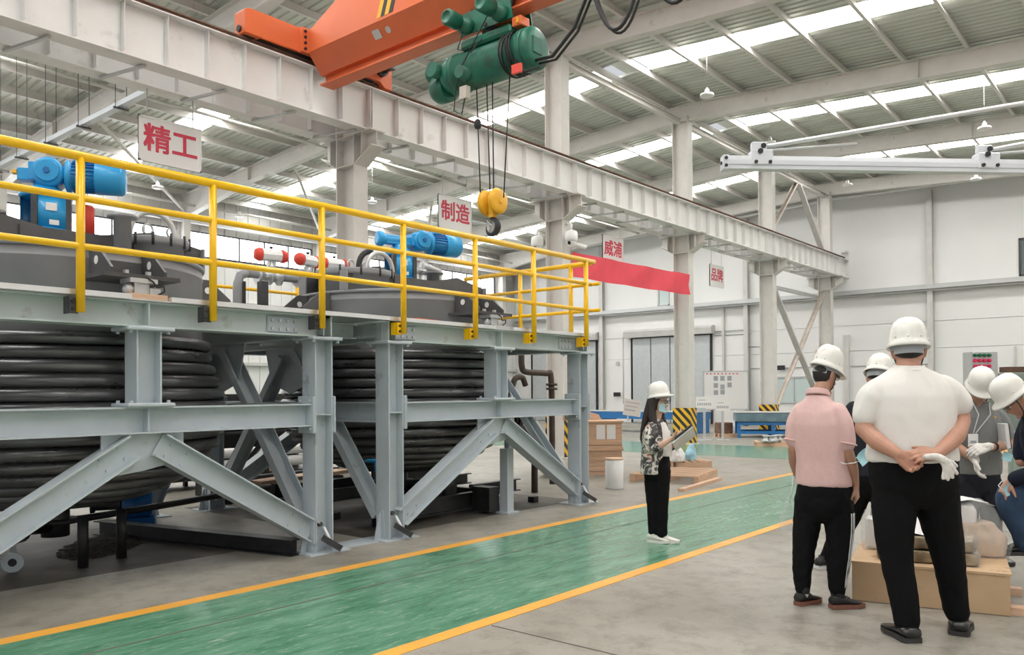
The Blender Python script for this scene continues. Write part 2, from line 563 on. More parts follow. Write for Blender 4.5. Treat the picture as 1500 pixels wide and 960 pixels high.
# little fly braces from rafter to purlin
fb = MB().bar((UK[0], RIDGE - 1.9, zr(RIDGE - 1.9) - .62), (UK[0] + .75, RIDGE - 1.78, zr(RIDGE) - .26), .05, .03).build('fly_brace', MT['hall_steel'], ceiling)
for u in UK:
    for dv in (-12.24, -9.52, -6.8, -4.08, -1.36, 1.36, 4.08, 6.8, 9.52, 12.24):
        if u == UK[0] and dv == -1.36: continue
        v = RIDGE + dv
        piece(fb, ceiling, (u - UK[0], dv + 1.36, zr(v) - zr(RIDGE - 1.36)))
# ridge ties between the column heads and roof bracing in the far bay
tie = MB().ibeam((UK[0] + .15, RIDGE, 9.12), (UK[1] - .15, RIDGE, 9.12), .16, .14).build('tie_beam', MT['hall_steel'], ceiling)
for i in range(1, 7): piece(tie, ceiling, (UK[i] - UK[0], 0, 0))
tb = MB().tube([(UK[0], 19.6, 8.75), (UK[1], 19.6, 8.75)], .045, 8).build('tie_tube', MT['hall_steel'], ceiling)
for i in range(1, 7): piece(tb, ceiling, (UK[i] - UK[0], 0, 0))
for i in range(1, 7): piece(tb, ceiling, (UK[i] - UK[0], 7.6, -.55))
db = MB().tube([(UK[0] + .2, 21.5, 8.5), (UK[1] - .2, 27.6, 8.05)], .05, 8).build('roof_diagonal', MT['hall_steel'], ceiling)
for i in (2, 3, 4, 5): piece(db, ceiling, (UK[i] - UK[0], 0, 0))

# walls
we = MB().box((U_W + .05, V_R, 0), (U_W + .2, V_L, 9.9)).build('wall_end', MT['wall_panel'], kind='structure')
PIL = [-5.6, 0.3, 7.72, 15.03, 22.55, 28.1]
rows = [(0.0, 3.04), (3.055, 4.06), (4.075, 5.28), (5.3, 9.35)]
for a, b in zip(PIL, PIL[1:]):
    for z0, z1 in rows:
        if z0 > 5:
            MB().box((U_W - .01, a, z0), (U_W + .05, b, min(zr(a), zr(b)) - .02)).build('wall_panel', MT['wall_panel'], we)
        else:
            MB().box((U_W, a + .01, z0), (U_W + .05, b - .01, z1)).build('wall_panel', MT['wall_panel'], we, bevel=.006)
for v in PIL[1:5]:
    MB().ibeam((U_W - .13, v, 0), (U_W - .13, v, 9.0), .22, .2, up=(1, 0, 0)).build('pilaster', MT['pilaster'], we)
for v, z0, z1, w in ((16.15, 1.9, 5.3, .10), (10.85, .4, 3.7, .22), (5.0, 0, 3.0, .05)):
    MB().box((U_W - .12, v - w / 2, z0), (U_W, v + w / 2, z1)).build('post', MT['pilaster'], we)
# sloping lateral conduits
for v0, v1, z in ((14.9, 16.6, 4.16), (14.9, 16.6, 3.98), (7.8, 11.9, 2.45), (12.2, 14.9, 2.45), (14.2, 15.0, 3.4)):
    MB().tube([(U_W - .03, v0, z), (U_W - .03, v1, z)], .02, 6).build('conduit', MT['tray_grey'], we)
MB().tube([(U_W - .04, 21.4, .9), (U_W - .04, 21.4, 4.1), (U_W - .04, 21.3, 4.25), (U_W - .04, 20.9, 4.28)], .02, 6).build('conduit', MT['wall_panel'], we)
tr = MB()
tr.box((U_W - .40, V_R, 5.40), (U_W - .02, 28.0, 5.44)); tr.box((U_W - .42, V_R, 5.27), (U_W - .38, 28.0, 5.44)); tr.box((U_W - .30, V_R, 5.20), (U_W - .05, 28.0, 5.27))
tr.build('crane_rail', MT['tray_grey'], we)
pp = MB().tube([(U_W - .5, 27.6, 8.55), (U_W - .5, RIDGE, 9.18), (U_W - .5, V_R, 8.9)], .075, 10)
pp.build('eave_pipe', MT['wall_panel'], we)
hg = MB().tube([(U_W - .5, 1.6, 8.95), (U_W - .5, 1.6, 9.35)], .012, 6).tube([(U_W - .5, 1.53, 8.93), (U_W - .5, 1.67, 8.93)], .02, 6).build('pipe_hanger', MT['tray_grey'], we)
for v in (3.4, 5.2, 7.0, 8.8, 12.5, 14.3, 16.1, 17.9): piece(hg, we, (0, v - 1.6, 0.02 * (v - 1.6)))

wl = MB().box((U_B, V_L + .05, 0), (U_W + .2, V_L + .2, 9.2)).build('wall_left', MT['wall_grey'], kind='structure')
src = None
x = U_B
while x < U_W - .5:
    for z0, z1 in ((0, 6.58), (7.52, 8.85)):
        mb = MB()
        for i in range(4):
            a = i * .25
            mb.box((x + a, V_L - (.03 if i % 2 else .0), z0), (x + a + .245, V_L + .06, z1))
        if src is None or True:
            key = 'lo' if z0 == 0 else 'hi'
            if x == U_B:
                o = mb.build('wall_panel', MT['wall_panel'] if key == 'lo' else MT['pilaster'], wl)
                if key == 'lo': slo = o
                else: shi = o
            else:
                mb.bm.free()
                piece(slo if key == 'lo' else shi, wl, (x - U_B, 0, 0))
    x += 1.0
MB().box((U_B, V_L - .35, 7.75), (U_W, V_L - .15, 7.9)).build('girt', MT['white_paint'], wl)
MB().box((U_B, V_L - .2, 4.9), (U_W, V_L - .02, 5.02)).build('girt', MT['pilaster'], wl)
MB().box((U_B, V_L - .2, 2.6), (U_W, V_L - .02, 2.72)).build('girt', MT['pilaster'], wl)
for u in UK:
    MB().ibeam((u, V_L - .3, 0), (u, V_L - .3, 8.2), .5, .26, up=(0, 1, 0)).build('wall_column', MT['hall_steel'], wl)
# window band, one window to a bay
nwin = 0
for u0, u1 in zip(UK, UK[1:]):
    nwin += 1
    w = MB()
    w.box((u0 + .2, V_L - .06, 6.58), (u1 - .2, V_L + .04, 6.63)).box((u0 + .2, V_L - .06, 7.47), (u1 - .2, V_L + .04, 7.52))
    if u0 == UK[0]:
        w.box((u0 + .2, V_L - .06, 6.63), (u0 + .25, V_L + .04, 7.47))
    win = w.build('window_%d' % nwin, MT['dark_steel'], kind='structure')
    n = 5
    pw = (u1 - u0 - .4) / n
    for i in range(n):
        MB().box((u0 + .2 + i * pw, V_L - .01, 6.63), (u0 + .2 + (i + 1) * pw - .05, V_L + .0, 7.47)).build('pane', MT['window_lit'], win)
        MB().box((u0 + .2 + (i + 1) * pw - .05, V_L - .06, 6.63), (u0 + .2 + (i + 1) * pw, V_L + .03, 7.47)).build('mullion', MT['dark_steel'], win)
wr = MB().box((U_B, V_R - .2, 0), (U_W + .2, V_R, 9.0)).build('wall_right', MT['wall_panel'], kind='structure')

# doors of the end wall
def sliding_door(name, v0, v1, leaves, h=4.02):
    x = U_W - .06
    d = MB().box((x - .05, v0 - .07, 0), (x + .05, v0, h + .06)).box((x - .05, v1, 0), (x + .05, v1 + .07, h + .06)).box((x - .05, v0, h), (x + .05, v1, h + .06)).build(name, MT['black_steel'], kind='structure')
    MB().box((x + .032, v0, .02), (x + .05, v1, h - .01)).build('backing', MT['black_rubber'], d)
    w = (v1 - v0) / leaves
    for i in range(leaves):
        leaf = MB().box((x - .03, v0 + i * w + .025, .02), (x + .03, v0 + (i + 1) * w - .025, h - .01)).build('door_leaf', MT['door_grey'], d)
    MB().box((x - .06, v0 + leaves / 2 * w - .02, 1.0), (x - .03, v0 + leaves / 2 * w + .02, 1.25)).build('handle', MT['black_steel'], d)
    hd = MB().prism([(0 + x + .06, h + .04), (x - .30, h + .04), (x - .36, h + .30), (x - .2, h + .42), (x + .06, h + .42)], 'y', v0 - .2, v1 + .3)
    hd.build('door_hood', MT['pilaster'], d)
sliding_door('door_1', 16.78, 20.85, 4)
sliding_door('door_2', 22.95, 27.0, 4)


def window(name, v0, v1, z0, z1, panes=2, m='glass_pale', frame='tray_grey'):
    x = U_W - .02
    f = MB()
    t = .06
    f.box((x - .05, v0, z0), (x + .03, v1, z0 + t)).box((x - .05, v0, z1 - t), (x + .03, v1, z1)).box((x - .05, v0, z0), (x + .03, v0 + t, z1)).box((x - .05, v1 - t, z0), (x + .03, v1, z1))
    w = f.build(name, MT[frame], kind='structure')
    n = (v1 - v0 - 2 * t) / panes
    for i in range(panes):
        MB().box((x - .01, v0 + t + i * n + .01, z0 + t), (x, v0 + t + (i + 1) * n - .01, z1 - t)).build('pane', MT[m], w)
        if i: MB().box((x - .05, v0 + t + i * n - .03, z0 + t), (x + .03, v0 + t + i * n + .03, z1 - t)).build('mullion', MT[frame], w)
    return w
window('window_8', 11.75, 14.3, 0.95, 2.08, 2)
window('window_9', 18.85, 19.45, 5.5, 6.9, 1)
window('window_10', 2.9, 4.86, 5.5, 6.85, 2, 'glass_dark', 'dark_steel')

# columns of the middle row with brackets
def column(u, nid):
    c = MB()
    c.ibeam((u, RIDGE, .02), (u, RIDGE, 9.25), .48, .30, .018, .012, up=(0, 1, 0))
    c.box((u - .22, RIDGE - .34, 0), (u + .22, RIDGE + .34, .025))
    o = c.build('hall_column', MT['hall_steel'], kind='structure')
    for s in (1, -1):
        b = MB()
        v0 = RIDGE + s * .24; v1 = RIDGE + s * .66
        b.prism([(v0, 5.40), (v0, 5.90), (v1, 5.90), (v1, 5.66)], 'x', u - .008, u + .008)
        b.section([(-.15, -.012), (.15, -.012), (.15, 0), (-.15, 0)], (u, v0, 5.40), (u, v1 + s * .02, 5.655))
        b.box((u - .16, v0, 5.895), (u + .16, v1 + s * .03, 5.92))
        vm = RIDGE + s * .42
        b.box((u - .14, vm - .006, 5.5), (u + .14, vm + .006, 5.9))
        b.build('bracket', MT['hall_steel'], o)
    st = MB()
    for z in (5.40, 5.90):
        st.box((u - .148, RIDGE - .222, z - .008), (u + .148, RIDGE + .222, z + .008))
    st.build('stiffener', MT['hall_steel'], o)
    return o
for i, u in enumerate(UK): column(u, i)


# X bracing of the last bay
def brace(p0, p1, m):
    return MB().channel(p0, p1, .15, .07, .01, up=(0, 1, 0)).channel(Vector(p0) + Vector((0, .1, 0)), Vector(p1) + Vector((0, .1, 0)), .04, .03, .01, up=(0, 1, 0)).build('wall_brace', m, kind='structure')
a, b = UK[6] + .15, UK[7] - .15
brace((a, RIDGE - .05, 5.2), (b, RIDGE - .05, .3), MT['pilaster'])
brace((a, RIDGE + .06, .3), (b, RIDGE + .06, 5.2), MT['brace_tan'])
brace((a, RIDGE, 6.75), ((a + b) / 2 - .1, RIDGE, 9.05), MT['brace_tan'])
brace(((a + b) / 2 + .1, RIDGE, 9.05), (b, RIDGE, 6.75), MT['pilaster'])
gs = MB().bar((a, RIDGE + .3, 5.15), (b, RIDGE + .3, 5.15), .12, .12).build('tie_strut', MT['tray_grey'], kind='structure')


# the two runway beams, one span per bay, with stiffener ribs and the rail
def runway(vc, lab, pos):
    run = thing('crane_runway', lab, 'crane runway', (9.03, vc, 5.92))
    spans = [(UK[i], UK[i + 1]) for i in range(1, 7)]
    web = None
    for a, b in spans:
        b = b if b < 32 else 33.55
        mb = MB().ibeam((a + .006, vc, 6.29), (b - .006, vc, 6.29), .74, .30, .016, .012)
        mb.build('girder', MT['runway_white'], run)
    st = None
    for a, b in spans:
        n = 10
        for i in range(n + 1):
            x = a + .02 + (min(b, 33.5) - a - .04) * i / n
            if st is None:
                st = MB().box((x - .006, vc - .115, 5.99), (x + .006, vc + .115, 6.64)).build('stiffener', MT['runway_white'], run); x0 = x
            else:
                piece(st, run, (x - x0, 0, 0))
    MB().ibeam((UK[1], vc, 6.715), (33.4, vc, 6.715), .11, .09, .02, .03).build('rail', MT['rust'], run)
    MB().box((33.5, vc - .13, 5.9), (33.54, vc + .13, 7.05)).box((33.3, vc - .12, 6.95), (33.5, vc + .12, 7.02)).build('end_stop', MT['runway_white'], run)
    return run
runway(RIDGE - .42, 'white riveted crane runway girder nearest the aisle, carrying the orange crane', 1)
runway(RIDGE + .42, 'white crane runway girder behind the columns, half hidden by the nearer girder', 2)
ln = None
for k in range(24):
    x = 3.9 + k * 1.19
    if ln is None:
        ln = MB().bar((x + .10, RIDGE - .44, 5.895), (x - .10, RIDGE + .44, 5.895), .05, .03).build('lacing_bar', MT['tray_grey'], kind='structure')
    else:
        o = ln.copy(); COL.objects.link(o); o.location.x += x - 3.9
# ---------------------------------------------------------------- process frames
def bolts(mb, pts, axis, r=.015, h=.012):
    for p in pts: mb.bolt(p, axis, r, h)
    return mb


def frame(uc, lab, splice):
    t = thing('vessel_stand', lab, 'steel frame', (uc, 8.12, 0))
    FP, FG = MT['frame_paint'], MT['frame_green']
    uL, uR = uc - 1.67, uc + 1.67
    vF, vB = 6.40, 9.84
    for u in (uL, uR):
        for v in (vF, vB):
            p = MB().ibeam((u, v, .012), (u, v, 2.0), .20, .20, .013, .009, up=(1, 0, 0))
            p.box((u - .09, v - .09, 1.30 - .006), (u + .09, v + .09, 1.306))
            p.build('post', FP, t)
            c = MB().box((u - .17, v - .17, 2.0), (u + .17, v + .17, 2.03))
            c.build('cap_plate', FP, t, bevel=.006)
            b = MB()
            for a in (-.135, .135):
                for d in (-.135, .135):
                    b.bolt((u + a, v + d, 1.978), (0, 0, 1), .016, .022)
            b.build('bolt', FP, t, kind='stuff')
            for s in (-1, 1):
                g = MB()
                g.prism([(v - .05, .012), (v + .07, .012), (v + .03, .30), (v - .01, .30)], 'x', u + s * .10, u + s * .112)
                g.prism([(u + s * .10, .012), (u + s * .19, .012), (u + s * .13, .26), (u + s * .10, .30)], 'y', v + .02, v + .034)
                g.build('base_gusset', FP, t)
            MB().box((u - .2, v - .16, 0), (u + .26, v + .2, .012)).build('base_plate', FP, t)
    # mid beams with end plates, front and back, then the sides
    for v in (vF, vB):
        MB().ibeam((uL + .12, v, 1.30), (uR - .12, v, 1.30), .21, .18, .013, .009).build('mid_beam', FP, t)
        for u, s in ((uL, 1), (uR, -1)):
            m = MB()
            for k in (0, 1):
                m.box((u + s * (.101 + k * .019), v - .125, 1.125), (u + s * (.119 + k * .019), v + .125, 1.475))
            m.build('end_plate', FP, t, bevel=.008)
            if s < 0: MB().box((u - s * .101, v - .125, 1.125), (u - s * .122, v + .125, 1.475)).build('end_plate', FP, t, bevel=.008)
            bb = MB()
            for z in (1.17, 1.43):
                for d in (-.075, .075): bb.bolt((u + s * .14, v + d, z), (s, 0, 0), .014, .016)
            bb.build('bolt', FP, t, kind='stuff')
    for u in (uL, uR):
        MB().ibeam((u, vF + .1, 1.30), (u, vB - .1, 1.30), .21, .16, .013, .009).build('side_beam', FP, t)
        MB().ibeam((u, vF - .1, 2.13), (u, vB + .1, 2.13), .20, .16, .013, .009).build('side_beam', FG, t)
    # platform beams
    for v in (vF, vB):
        m = MB().ibeam((uL - .10, v, 2.13), (uR + .10, v, 2.13), .20, .20, .013, .009)
        m.build('platform_beam', FG, t)
        for u in (uc, uL - .09, uR + .09): MB().box((u - .006, v - .098, 2.045), (u + .006, v + .098, 2.217)).build('stiffener', FG, t)
    # short posts over the mid beam
    for v in (vF, vB):
        MB().ibeam((uc, v, 1.435), (uc, v, 2.0), .20, .20, .013, .009, up=(1, 0, 0)).build('short_post', FP, t)
        for z in (1.405, 2.0):
            m = MB().box((uc - .19, v - .15, z), (uc + .19, v + .15, z + .03)); m.build('end_plate', FP, t, bevel=.008)
            b = MB()
            for a in (-.15, .15):
                for d in (-.11, .11): b.bolt((uc + a, v + d, z + (.03 if z < 1.8 else -.02)), (0, 0, 1), .015, .02)
            b.build('bolt', FP, t, kind='stuff')
        s = MB().box((uc - .006, v - .085, 1.21), (uc + .006, v + .085, 1.39)); s.build('stiffener', FP, t)
    # inverted V braces of the front and back, with gusset and bolts
    for v in (vF, vB):
        y = v - .005
        MB().prism([(uc - .33, 1.195), (uc + .33, 1.195), (uc + .33, 1.10), (uc + .16, .93), (uc, .90), (uc - .26, .87), (uc - .33, 1.0)], 'y', y, y + .012).build('gusset', FP, t)
        for s in (-1, 1):
            p0 = Vector((uc + s * .10, v - .02, 1.10)); p1 = Vector((uc + s * 1.57, v - .02, .21))
            d = (p1 - p0).normalized()
            br = MB().ibeam(p0, p1, .20, .16, .013, .01)
            br.build('brace', FP, t)
            nrm = Vector((-d.z, 0, d.x)) if s > 0 else Vector((d.z, 0, -d.x))
            b = MB()
            for q in (.10, .26, (p1 - p0).length - .12, (p1 - p0).length - .26):
                for w in (-.05, .05): b.bolt(p0 + d * q + nrm * w + Vector((0, -.005, 0)), (0, -1, 0), .013, .012)
            b.build('bolt', FP, t, kind='stuff')
            MB().box((uc + s * 1.555, v - .09, .10), (uc + s * 1.567, v + .02, .36)).build('brace_plate', FP, t)
    # side braces
    for u in (uL, uR):
        for s in (-1, 1):
            MB().channel((u - .01, 8.12 + s * .12, 1.95), (u - .01, 8.12 + s * 1.55, .20), .18, .09, .012, up=(1, 0, 0)).build('side_brace', FP, t)
        MB().prism([(7.62, 2.03), (8.62, 2.03), (8.5, 1.62), (8.12, 1.5), (7.74, 1.62)], 'x', u - .012, u).build('gusset', FP, t)
    # splice plates
    for us in splice:
        MB().box((us - .165, vF - .024, 2.055), (us + .165, vF - .004, 2.205)).build('splice_plate', FP, t, bevel=.01)
        b = MB()
        for i in range(4):
            for z in (2.09, 2.165): b.bolt((us - .12 + i * .08, vF - .024, z), (0, -1, 0), .016, .014)
        b.build('bolt', MT['galv'], t, kind='stuff')
    # deck: planks of checker plate round the vessel opening, with the aluminium edging
    dv0, dv1 = 6.28, 9.96
    for (a, b) in (((uL - .1, dv0, 2.232), (uR + .1, 6.80, 2.245)), ((uL - .1, 9.44, 2.232), (uR + .1, dv1, 2.245)), ((uL - .1, 6.81, 2.232), (uc - 1.3, 9.43, 2.245)), ((uc + 1.3, 6.81, 2.232), (uR + .1, 9.43, 2.245))):
        MB().box(a, b).build('deck_plate', MT['galv'], t)
    for a, b in ((uL - .12, uc - .16), (uc + .16, uR + .12)):
        e = MB().box((a, dv0 - .03, 2.234), (b, dv0 + .03, 2.275)).box((a, dv0 - .034, 2.236), (b, dv0 - .03, 2.25))
        e.build('deck_edging', MT['alu'], t)
    # levelling angle and rod at the two front feet
    for u in (uL, uR):
        k = MB().section([(-.03, -.02), (.03, -.02), (.03, -.012), (-.022, -.012), (-.022, .03), (-.03, .03)], (u - .04, vF - .11, .15), (u + .10, vF - .22, .035), up=(0, 0, 1))
        k.build('levelling_angle', MT['dark_steel'], t)
        MB().tube([(u + .02, vF - .06, .24), (u + .07, vF - .14, .06)], .014, 8).build('rod', MT['white_paint'], t)
        MB().cyl((u - .01, vF - .02, .265), (u - .01, vF - .06, .27), .022, 8).build('bolt', MT['dark_steel'], t)
    return t


fr1 = frame(3.08, 'blue-grey steel frame nearest the camera at the left edge, carrying a vessel', (4.36,))
fr2 = frame(7.32, 'blue-grey steel frame with a dark vessel, farther along the aisle, beside the woman', (5.84, 8.72))
# walkway between the two frames
wk = thing('walkway_deck', 'short galvanised walkway deck bridging the two steel frames', 'walkway', (5.2, 7, 2.03))
MB().box((4.87, 6.27, 2.236), (5.53, 9.9, 2.25)).build('deck_plate', MT['galv'], wk)
MB().box((4.87, 6.25, 2.236), (5.53, 6.30, 2.276)).build('deck_edging', MT['alu'], wk)
MB().ibeam((4.86, 6.85, 2.15), (5.54, 6.85, 2.15), .16, .12).build('cross_beam', MT['frame_green'], wk)
MB().ibeam((4.86, 8.6, 2.15), (5.54, 8.6, 2.15), .16, .12).build('cross_beam', MT['frame_green'], wk)
MB().box((4.86, 6.34, 0.0), (5.44, 6.6, .012)).build('floor_plate', MT['frame_paint'], wk)

# ---------------------------------------------------------------- guard rail
gr = thing('guard_railing', 'yellow pipe guard railing along the front of the platform', 'railing', (5.2, 6.2, 2.05))
Y = MT['rail_yellow']
MB().tube([(1.15, 6.19, 3.235), (9.09, 6.19, 3.235)], .034, 12).build('top_rail', Y, gr)
MB().tube([(1.15, 6.19, 2.93), (9.04, 6.19, 2.93)], .025, 10).build('mid_rail', Y, gr)
MB().tube([(1.15, 6.19, 2.58), (9.04, 6.19, 2.58)], .025, 10).build('low_rail', Y, gr)
for i, u in enumerate((1.5, 2.52, 3.56, 4.65, 5.66, 6.74, 7.79, 8.90)):
    MB().tube([(u, 6.19, 2.10), (u, 6.19, 3.225)], .031, 12).build('post', Y, gr)
    m = MB().box((u - .075, 6.205, 2.09), (u - .01, 6.215, 2.215)).box((u - .075, 6.21, 2.09), (u - .065, 6.30, 2.215)).box((u - .07, 6.20, 2.10), (u + .01, 6.21, 2.2))
    m.build('clamp_plate', MT['rail_yellow'] if u > 5 else MT['dark_steel'], gr)
    b = MB()
    for z in (2.125, 2.18): b.bolt((u - .048, 6.20, z), (0, -1, 0), .014, .012)
    b.build('bolt', MT['black_steel'], gr, kind='stuff')
ge = thing('guard_railing', 'yellow pipe guard railing closing the far end of the platform', 'railing', (9.0, 7.4, 2.24))
for z, r, n in ((3.215, .032, 'top_rail'), (2.93, .024, 'mid_rail'), (2.58, .024, 'low_rail')):
    MB().tube([(9.03, 6.06 if z < 3 else 6.2, z), (9.03, 8.5, z)], r, 10).build(n, Y, ge)
for v in (6.53, 7.42): MB().tube([(9.03, v, 2.245), (9.03, v, 3.2)], .030, 10).build('post', Y, ge)
gb = thing('guard_railing', 'yellow guard railing along the rear edge of the platform, behind the vessels', 'railing', (5.2, 9.9, 2.24))
for z, r, n in ((3.215, .032, 'top_rail'), (2.93, .024, 'mid_rail'), (2.58, .024, 'low_rail')):
    MB().tube([(1.2, 9.9, z), (8.9, 9.9, z)], r, 8).build(n, Y, gb)
for u in (1.5, 3.2, 5.05, 7.0, 8.8): MB().tube([(u, 9.9, 2.245), (u, 9.9, 3.2)], .026, 8).build('post', Y, gb)

# ---------------------------------------------------------------- vessels
RINGS = [(1.96, 1.34), (1.845, 1.35), (1.73, 1.385), (1.615, 1.43), (1.50, 1.465), (1.385, 1.485), (1.27, 1.485), (1.155, 1.465), (1.04, 1.42), (.935, 1.345), (.835, 1.245), (.745, 1.12), (.67, .975), (.61, .81), (.565, .63)]


def vessel(uc, lab, first):
    vc = 8.12
    t = thing('jacketed_vessel', lab, 'vessel', (uc, vc, .45))
    c = (uc, vc, 0)
    SG, SD, CO = MT['shell_grey'], MT['shell_dark'], MT['coil_steel']
    lower = [(0, .48), (.3, .49), (.55, .52)] + [(r - .06, z) for z, r in reversed(RINGS)] + [(1.27, 2.02)]
    MB().lathe(lower, c, 56).build('lower_shell', CO, t)
    for z, r in RINGS:
        ring = MB()
        k = 56
        ring.tube([(uc + (r - .035) * math.cos(2 * PI * i / k), vc + (r - .035) * math.sin(2 * PI * i / k), z) for i in range(k)], .056, 8, closed=True)
        ring.build('coil_ring', CO, t)
    MB().lathe([(1.265, 2.0), (1.28, 2.02), (1.28, 2.60), (1.288, 2.605), (1.288, 2.615), (1.28, 2.62), (1.28, 2.69)], c, 64).build('upper_shell', SG, t)
    MB().lathe([(1.28, 2.685), (1.30, 2.69), (1.30, 2.72), (1.1, 2.75), (.6, 2.82), (0, 2.84)], c, 64).build('top_head', SG, t)
    # stiffening webs across the top
    for dv in (-.42, .38):
        y = vc + dv
        for s in (-1, 1):
            MB().prism([(uc + s * .24, 2.78), (uc + s * 1.22, 2.70), (uc + s * 1.22, 2.96), (uc + s * .70, 3.06), (uc + s * .24, 2.97)], 'y', y, y + .018).build('stiffening_web', SD, t)
            MB().box((uc + s * 1.21, y - .06, 2.72), (uc + s * 1.226, y + .08, 2.96)).build('web_end', SG, t)
    MB().box((uc - .45, vc - .45, 2.80), (uc + .45, vc + .45, 2.965)).build('drive_base', SD, t)
    # nozzles
    def nozzle(u, v, z0, z1, r):
        MB().lathe([(r, z0), (r, z1), (r * 1.7, z1), (r * 1.7, z1 + .025), (0, z1 + .025)], (u, v, 0), 20).build('nozzle', SG, t)
    nz = ((-.62, -.35, 3.04, .055), (.32, -.66, 3.10, .075), (-1.0, .3, 3.05, .06), (.2, .9, 3.1, .06)) if first else ((.95, .3, 3.2, .09), (-.85, .2, 3.04, .06), (.55, .65, 3.25, .06))
    for du, dv, z1, r in nz: nozzle(uc + du, vc + dv, 2.72, z1, r)
    # manway with clamps, eye bolts and hose
    mu, mv = (uc + .78, vc - .35) if first else (uc - .80, vc - .10)
    R_ = .26 if first else .43
    MB().lathe([(R_, 2.72), (R_, 2.93), (R_ + .05, 2.93), (R_ + .05, 2.96), (R_ + .05, 2.975), (R_ + .05, 3.0), (R_ * .8, 3.02), (0, 3.04)], (mu, mv, 0), 36).build('manway', SG, t)
    cl = MB()
    for i in range(12):
        a = 2 * PI * i / 12
        p = Vector((mu + (R_ + .05) * math.cos(a), mv + (R_ + .05) * math.sin(a), 2.93))
        cl.cyl(p - Vector((0, 0, .02)), p + Vector((0, 0, .10)), .014, 6)
    cl.build('clamp_bolts', MT['black_steel'], t, kind='stuff')
    for du in (-.1, .14):
        e = MB().tube([(mu + du + .05 * math.cos(a), mv - .05, 3.09 + .05 * math.sin(a)) for a in [2 * PI * i / 14 for i in range(14)]], .011, 6, closed=True)
        e.cyl((mu + du, mv - .05, 3.0), (mu + du, mv - .05, 3.045), .012, 6)
        e.build('lifting_eye', MT['galv'], t)
    hp = []
    a0, b0 = ((mu - .28, mv - .05), (mu + .12, mv - .15)) if first else ((mu + .02, mv - .2), (mu + .45, mv - .2))
    for i in range(17):
        a = PI * i / 16
        f = (1 - math.cos(a)) / 2
        hp.append((a0[0] + (b0[0] - a0[0]) * f, a0[1] + (b0[1] - a0[1]) * f, 2.95 + .30 * math.sin(a) ** .7))
    MB().tube(hp, .028, 10).build('hose', MT['tray_grey'], t)
    if not first:
        MB().tube([(p[0] - .06, p[1] + .08, p[2] + .02) for p in hp[:9]], .035, 10).build('hose', MT['black_rubber'], t)
    # four lugs on load cells
    for ang in (-PI / 2, 0, PI / 2, PI):
        if ang == -PI / 2: rot = 0.0
        m = Matrix.Translation((uc, vc, 0)) @ Matrix.Rotation(ang + PI / 2, 4, 'Z')
        L = MB().box((-.31, -1.72, 2.42), (.31, -1.24, 2.452)); L.xf(m); L.build('lug_plate', SD, t)
        for s in (-1, 1):
            x = s * .215
            g = MB()
            hole = [(-1.36 + .035 * math.cos(a), 2.60 + .035 * math.sin(a)) for a in [2 * PI * i / 12 for i in range(12)]]
            g.prism([(-1.27, 2.452), (-1.66, 2.452), (-1.66, 2.50), (-1.42, 2.69), (-1.27, 2.69)], 'x', x - .011, x + .011)
            g.xf(m); g.build('lug_web', SD, t)
            d = MB().cyl((x - .0125, -1.40, 2.58), (x + .0125, -1.40, 2.58), .035, 14); d.xf(m); d.build('lug_hole', MT['white_paint'], t)
        b = MB()
        for x in (-.09, .09): b.bolt((x, -1.62, 2.452), (0, 0, 1), .024, .04)
        b.xf(m); b.build('bolt', MT['galv'], t, kind='stuff')
        lc = MB().box((-.11, -1.74, 2.385), (.11, -1.56, 2.42)).box((-.06, -1.70, 2.29), (.06, -1.60, 2.385)).ball((-.09, -1.66, 2.335), .05, 8).box((.06, -1.71, 2.30), (.15, -1.62, 2.35))
        lc.xf(m); lc.build('load_cell', MT['galv'], t)
        w = MB().box((-.15, -1.82, 2.245), (.15, -1.56, 2.29)); w.xf(m); w.build('bearing_block', MT['crate_wood'] if first else MT['tray_grey'], t)
        cb = MB().tube([(.02, -1.73, 2.43), (.06, -1.76, 2.40), (.10, -1.74, 2.36), (.16, -1.74, 2.37), (.17, -1.73, 2.33), (.12, -1.73, 2.30)], .007, 6); cb.xf(m); cb.build('cable', MT['black_rubber'], t)
    # outlet
    MB().lathe([(.12, .20), (.12, .5)], c, 18).lathe([(.2, .32), (.2, .36)], c, 18).build('outlet', MT['dark_steel'], t)
    return t


M_('crate_wood', (0.66, 0.44, 0.30), 0.65, var=0.14, scale=3, stretch=(0.5, 0.5, 6), bump=.1, bscale=30)
vs1 = vessel(3.08, 'large coil-jacketed grey vessel in the near frame, cut by the left edge', True)
vs2 = vessel(7.32, 'large coil-jacketed grey vessel in the farther frame under the hook', False)


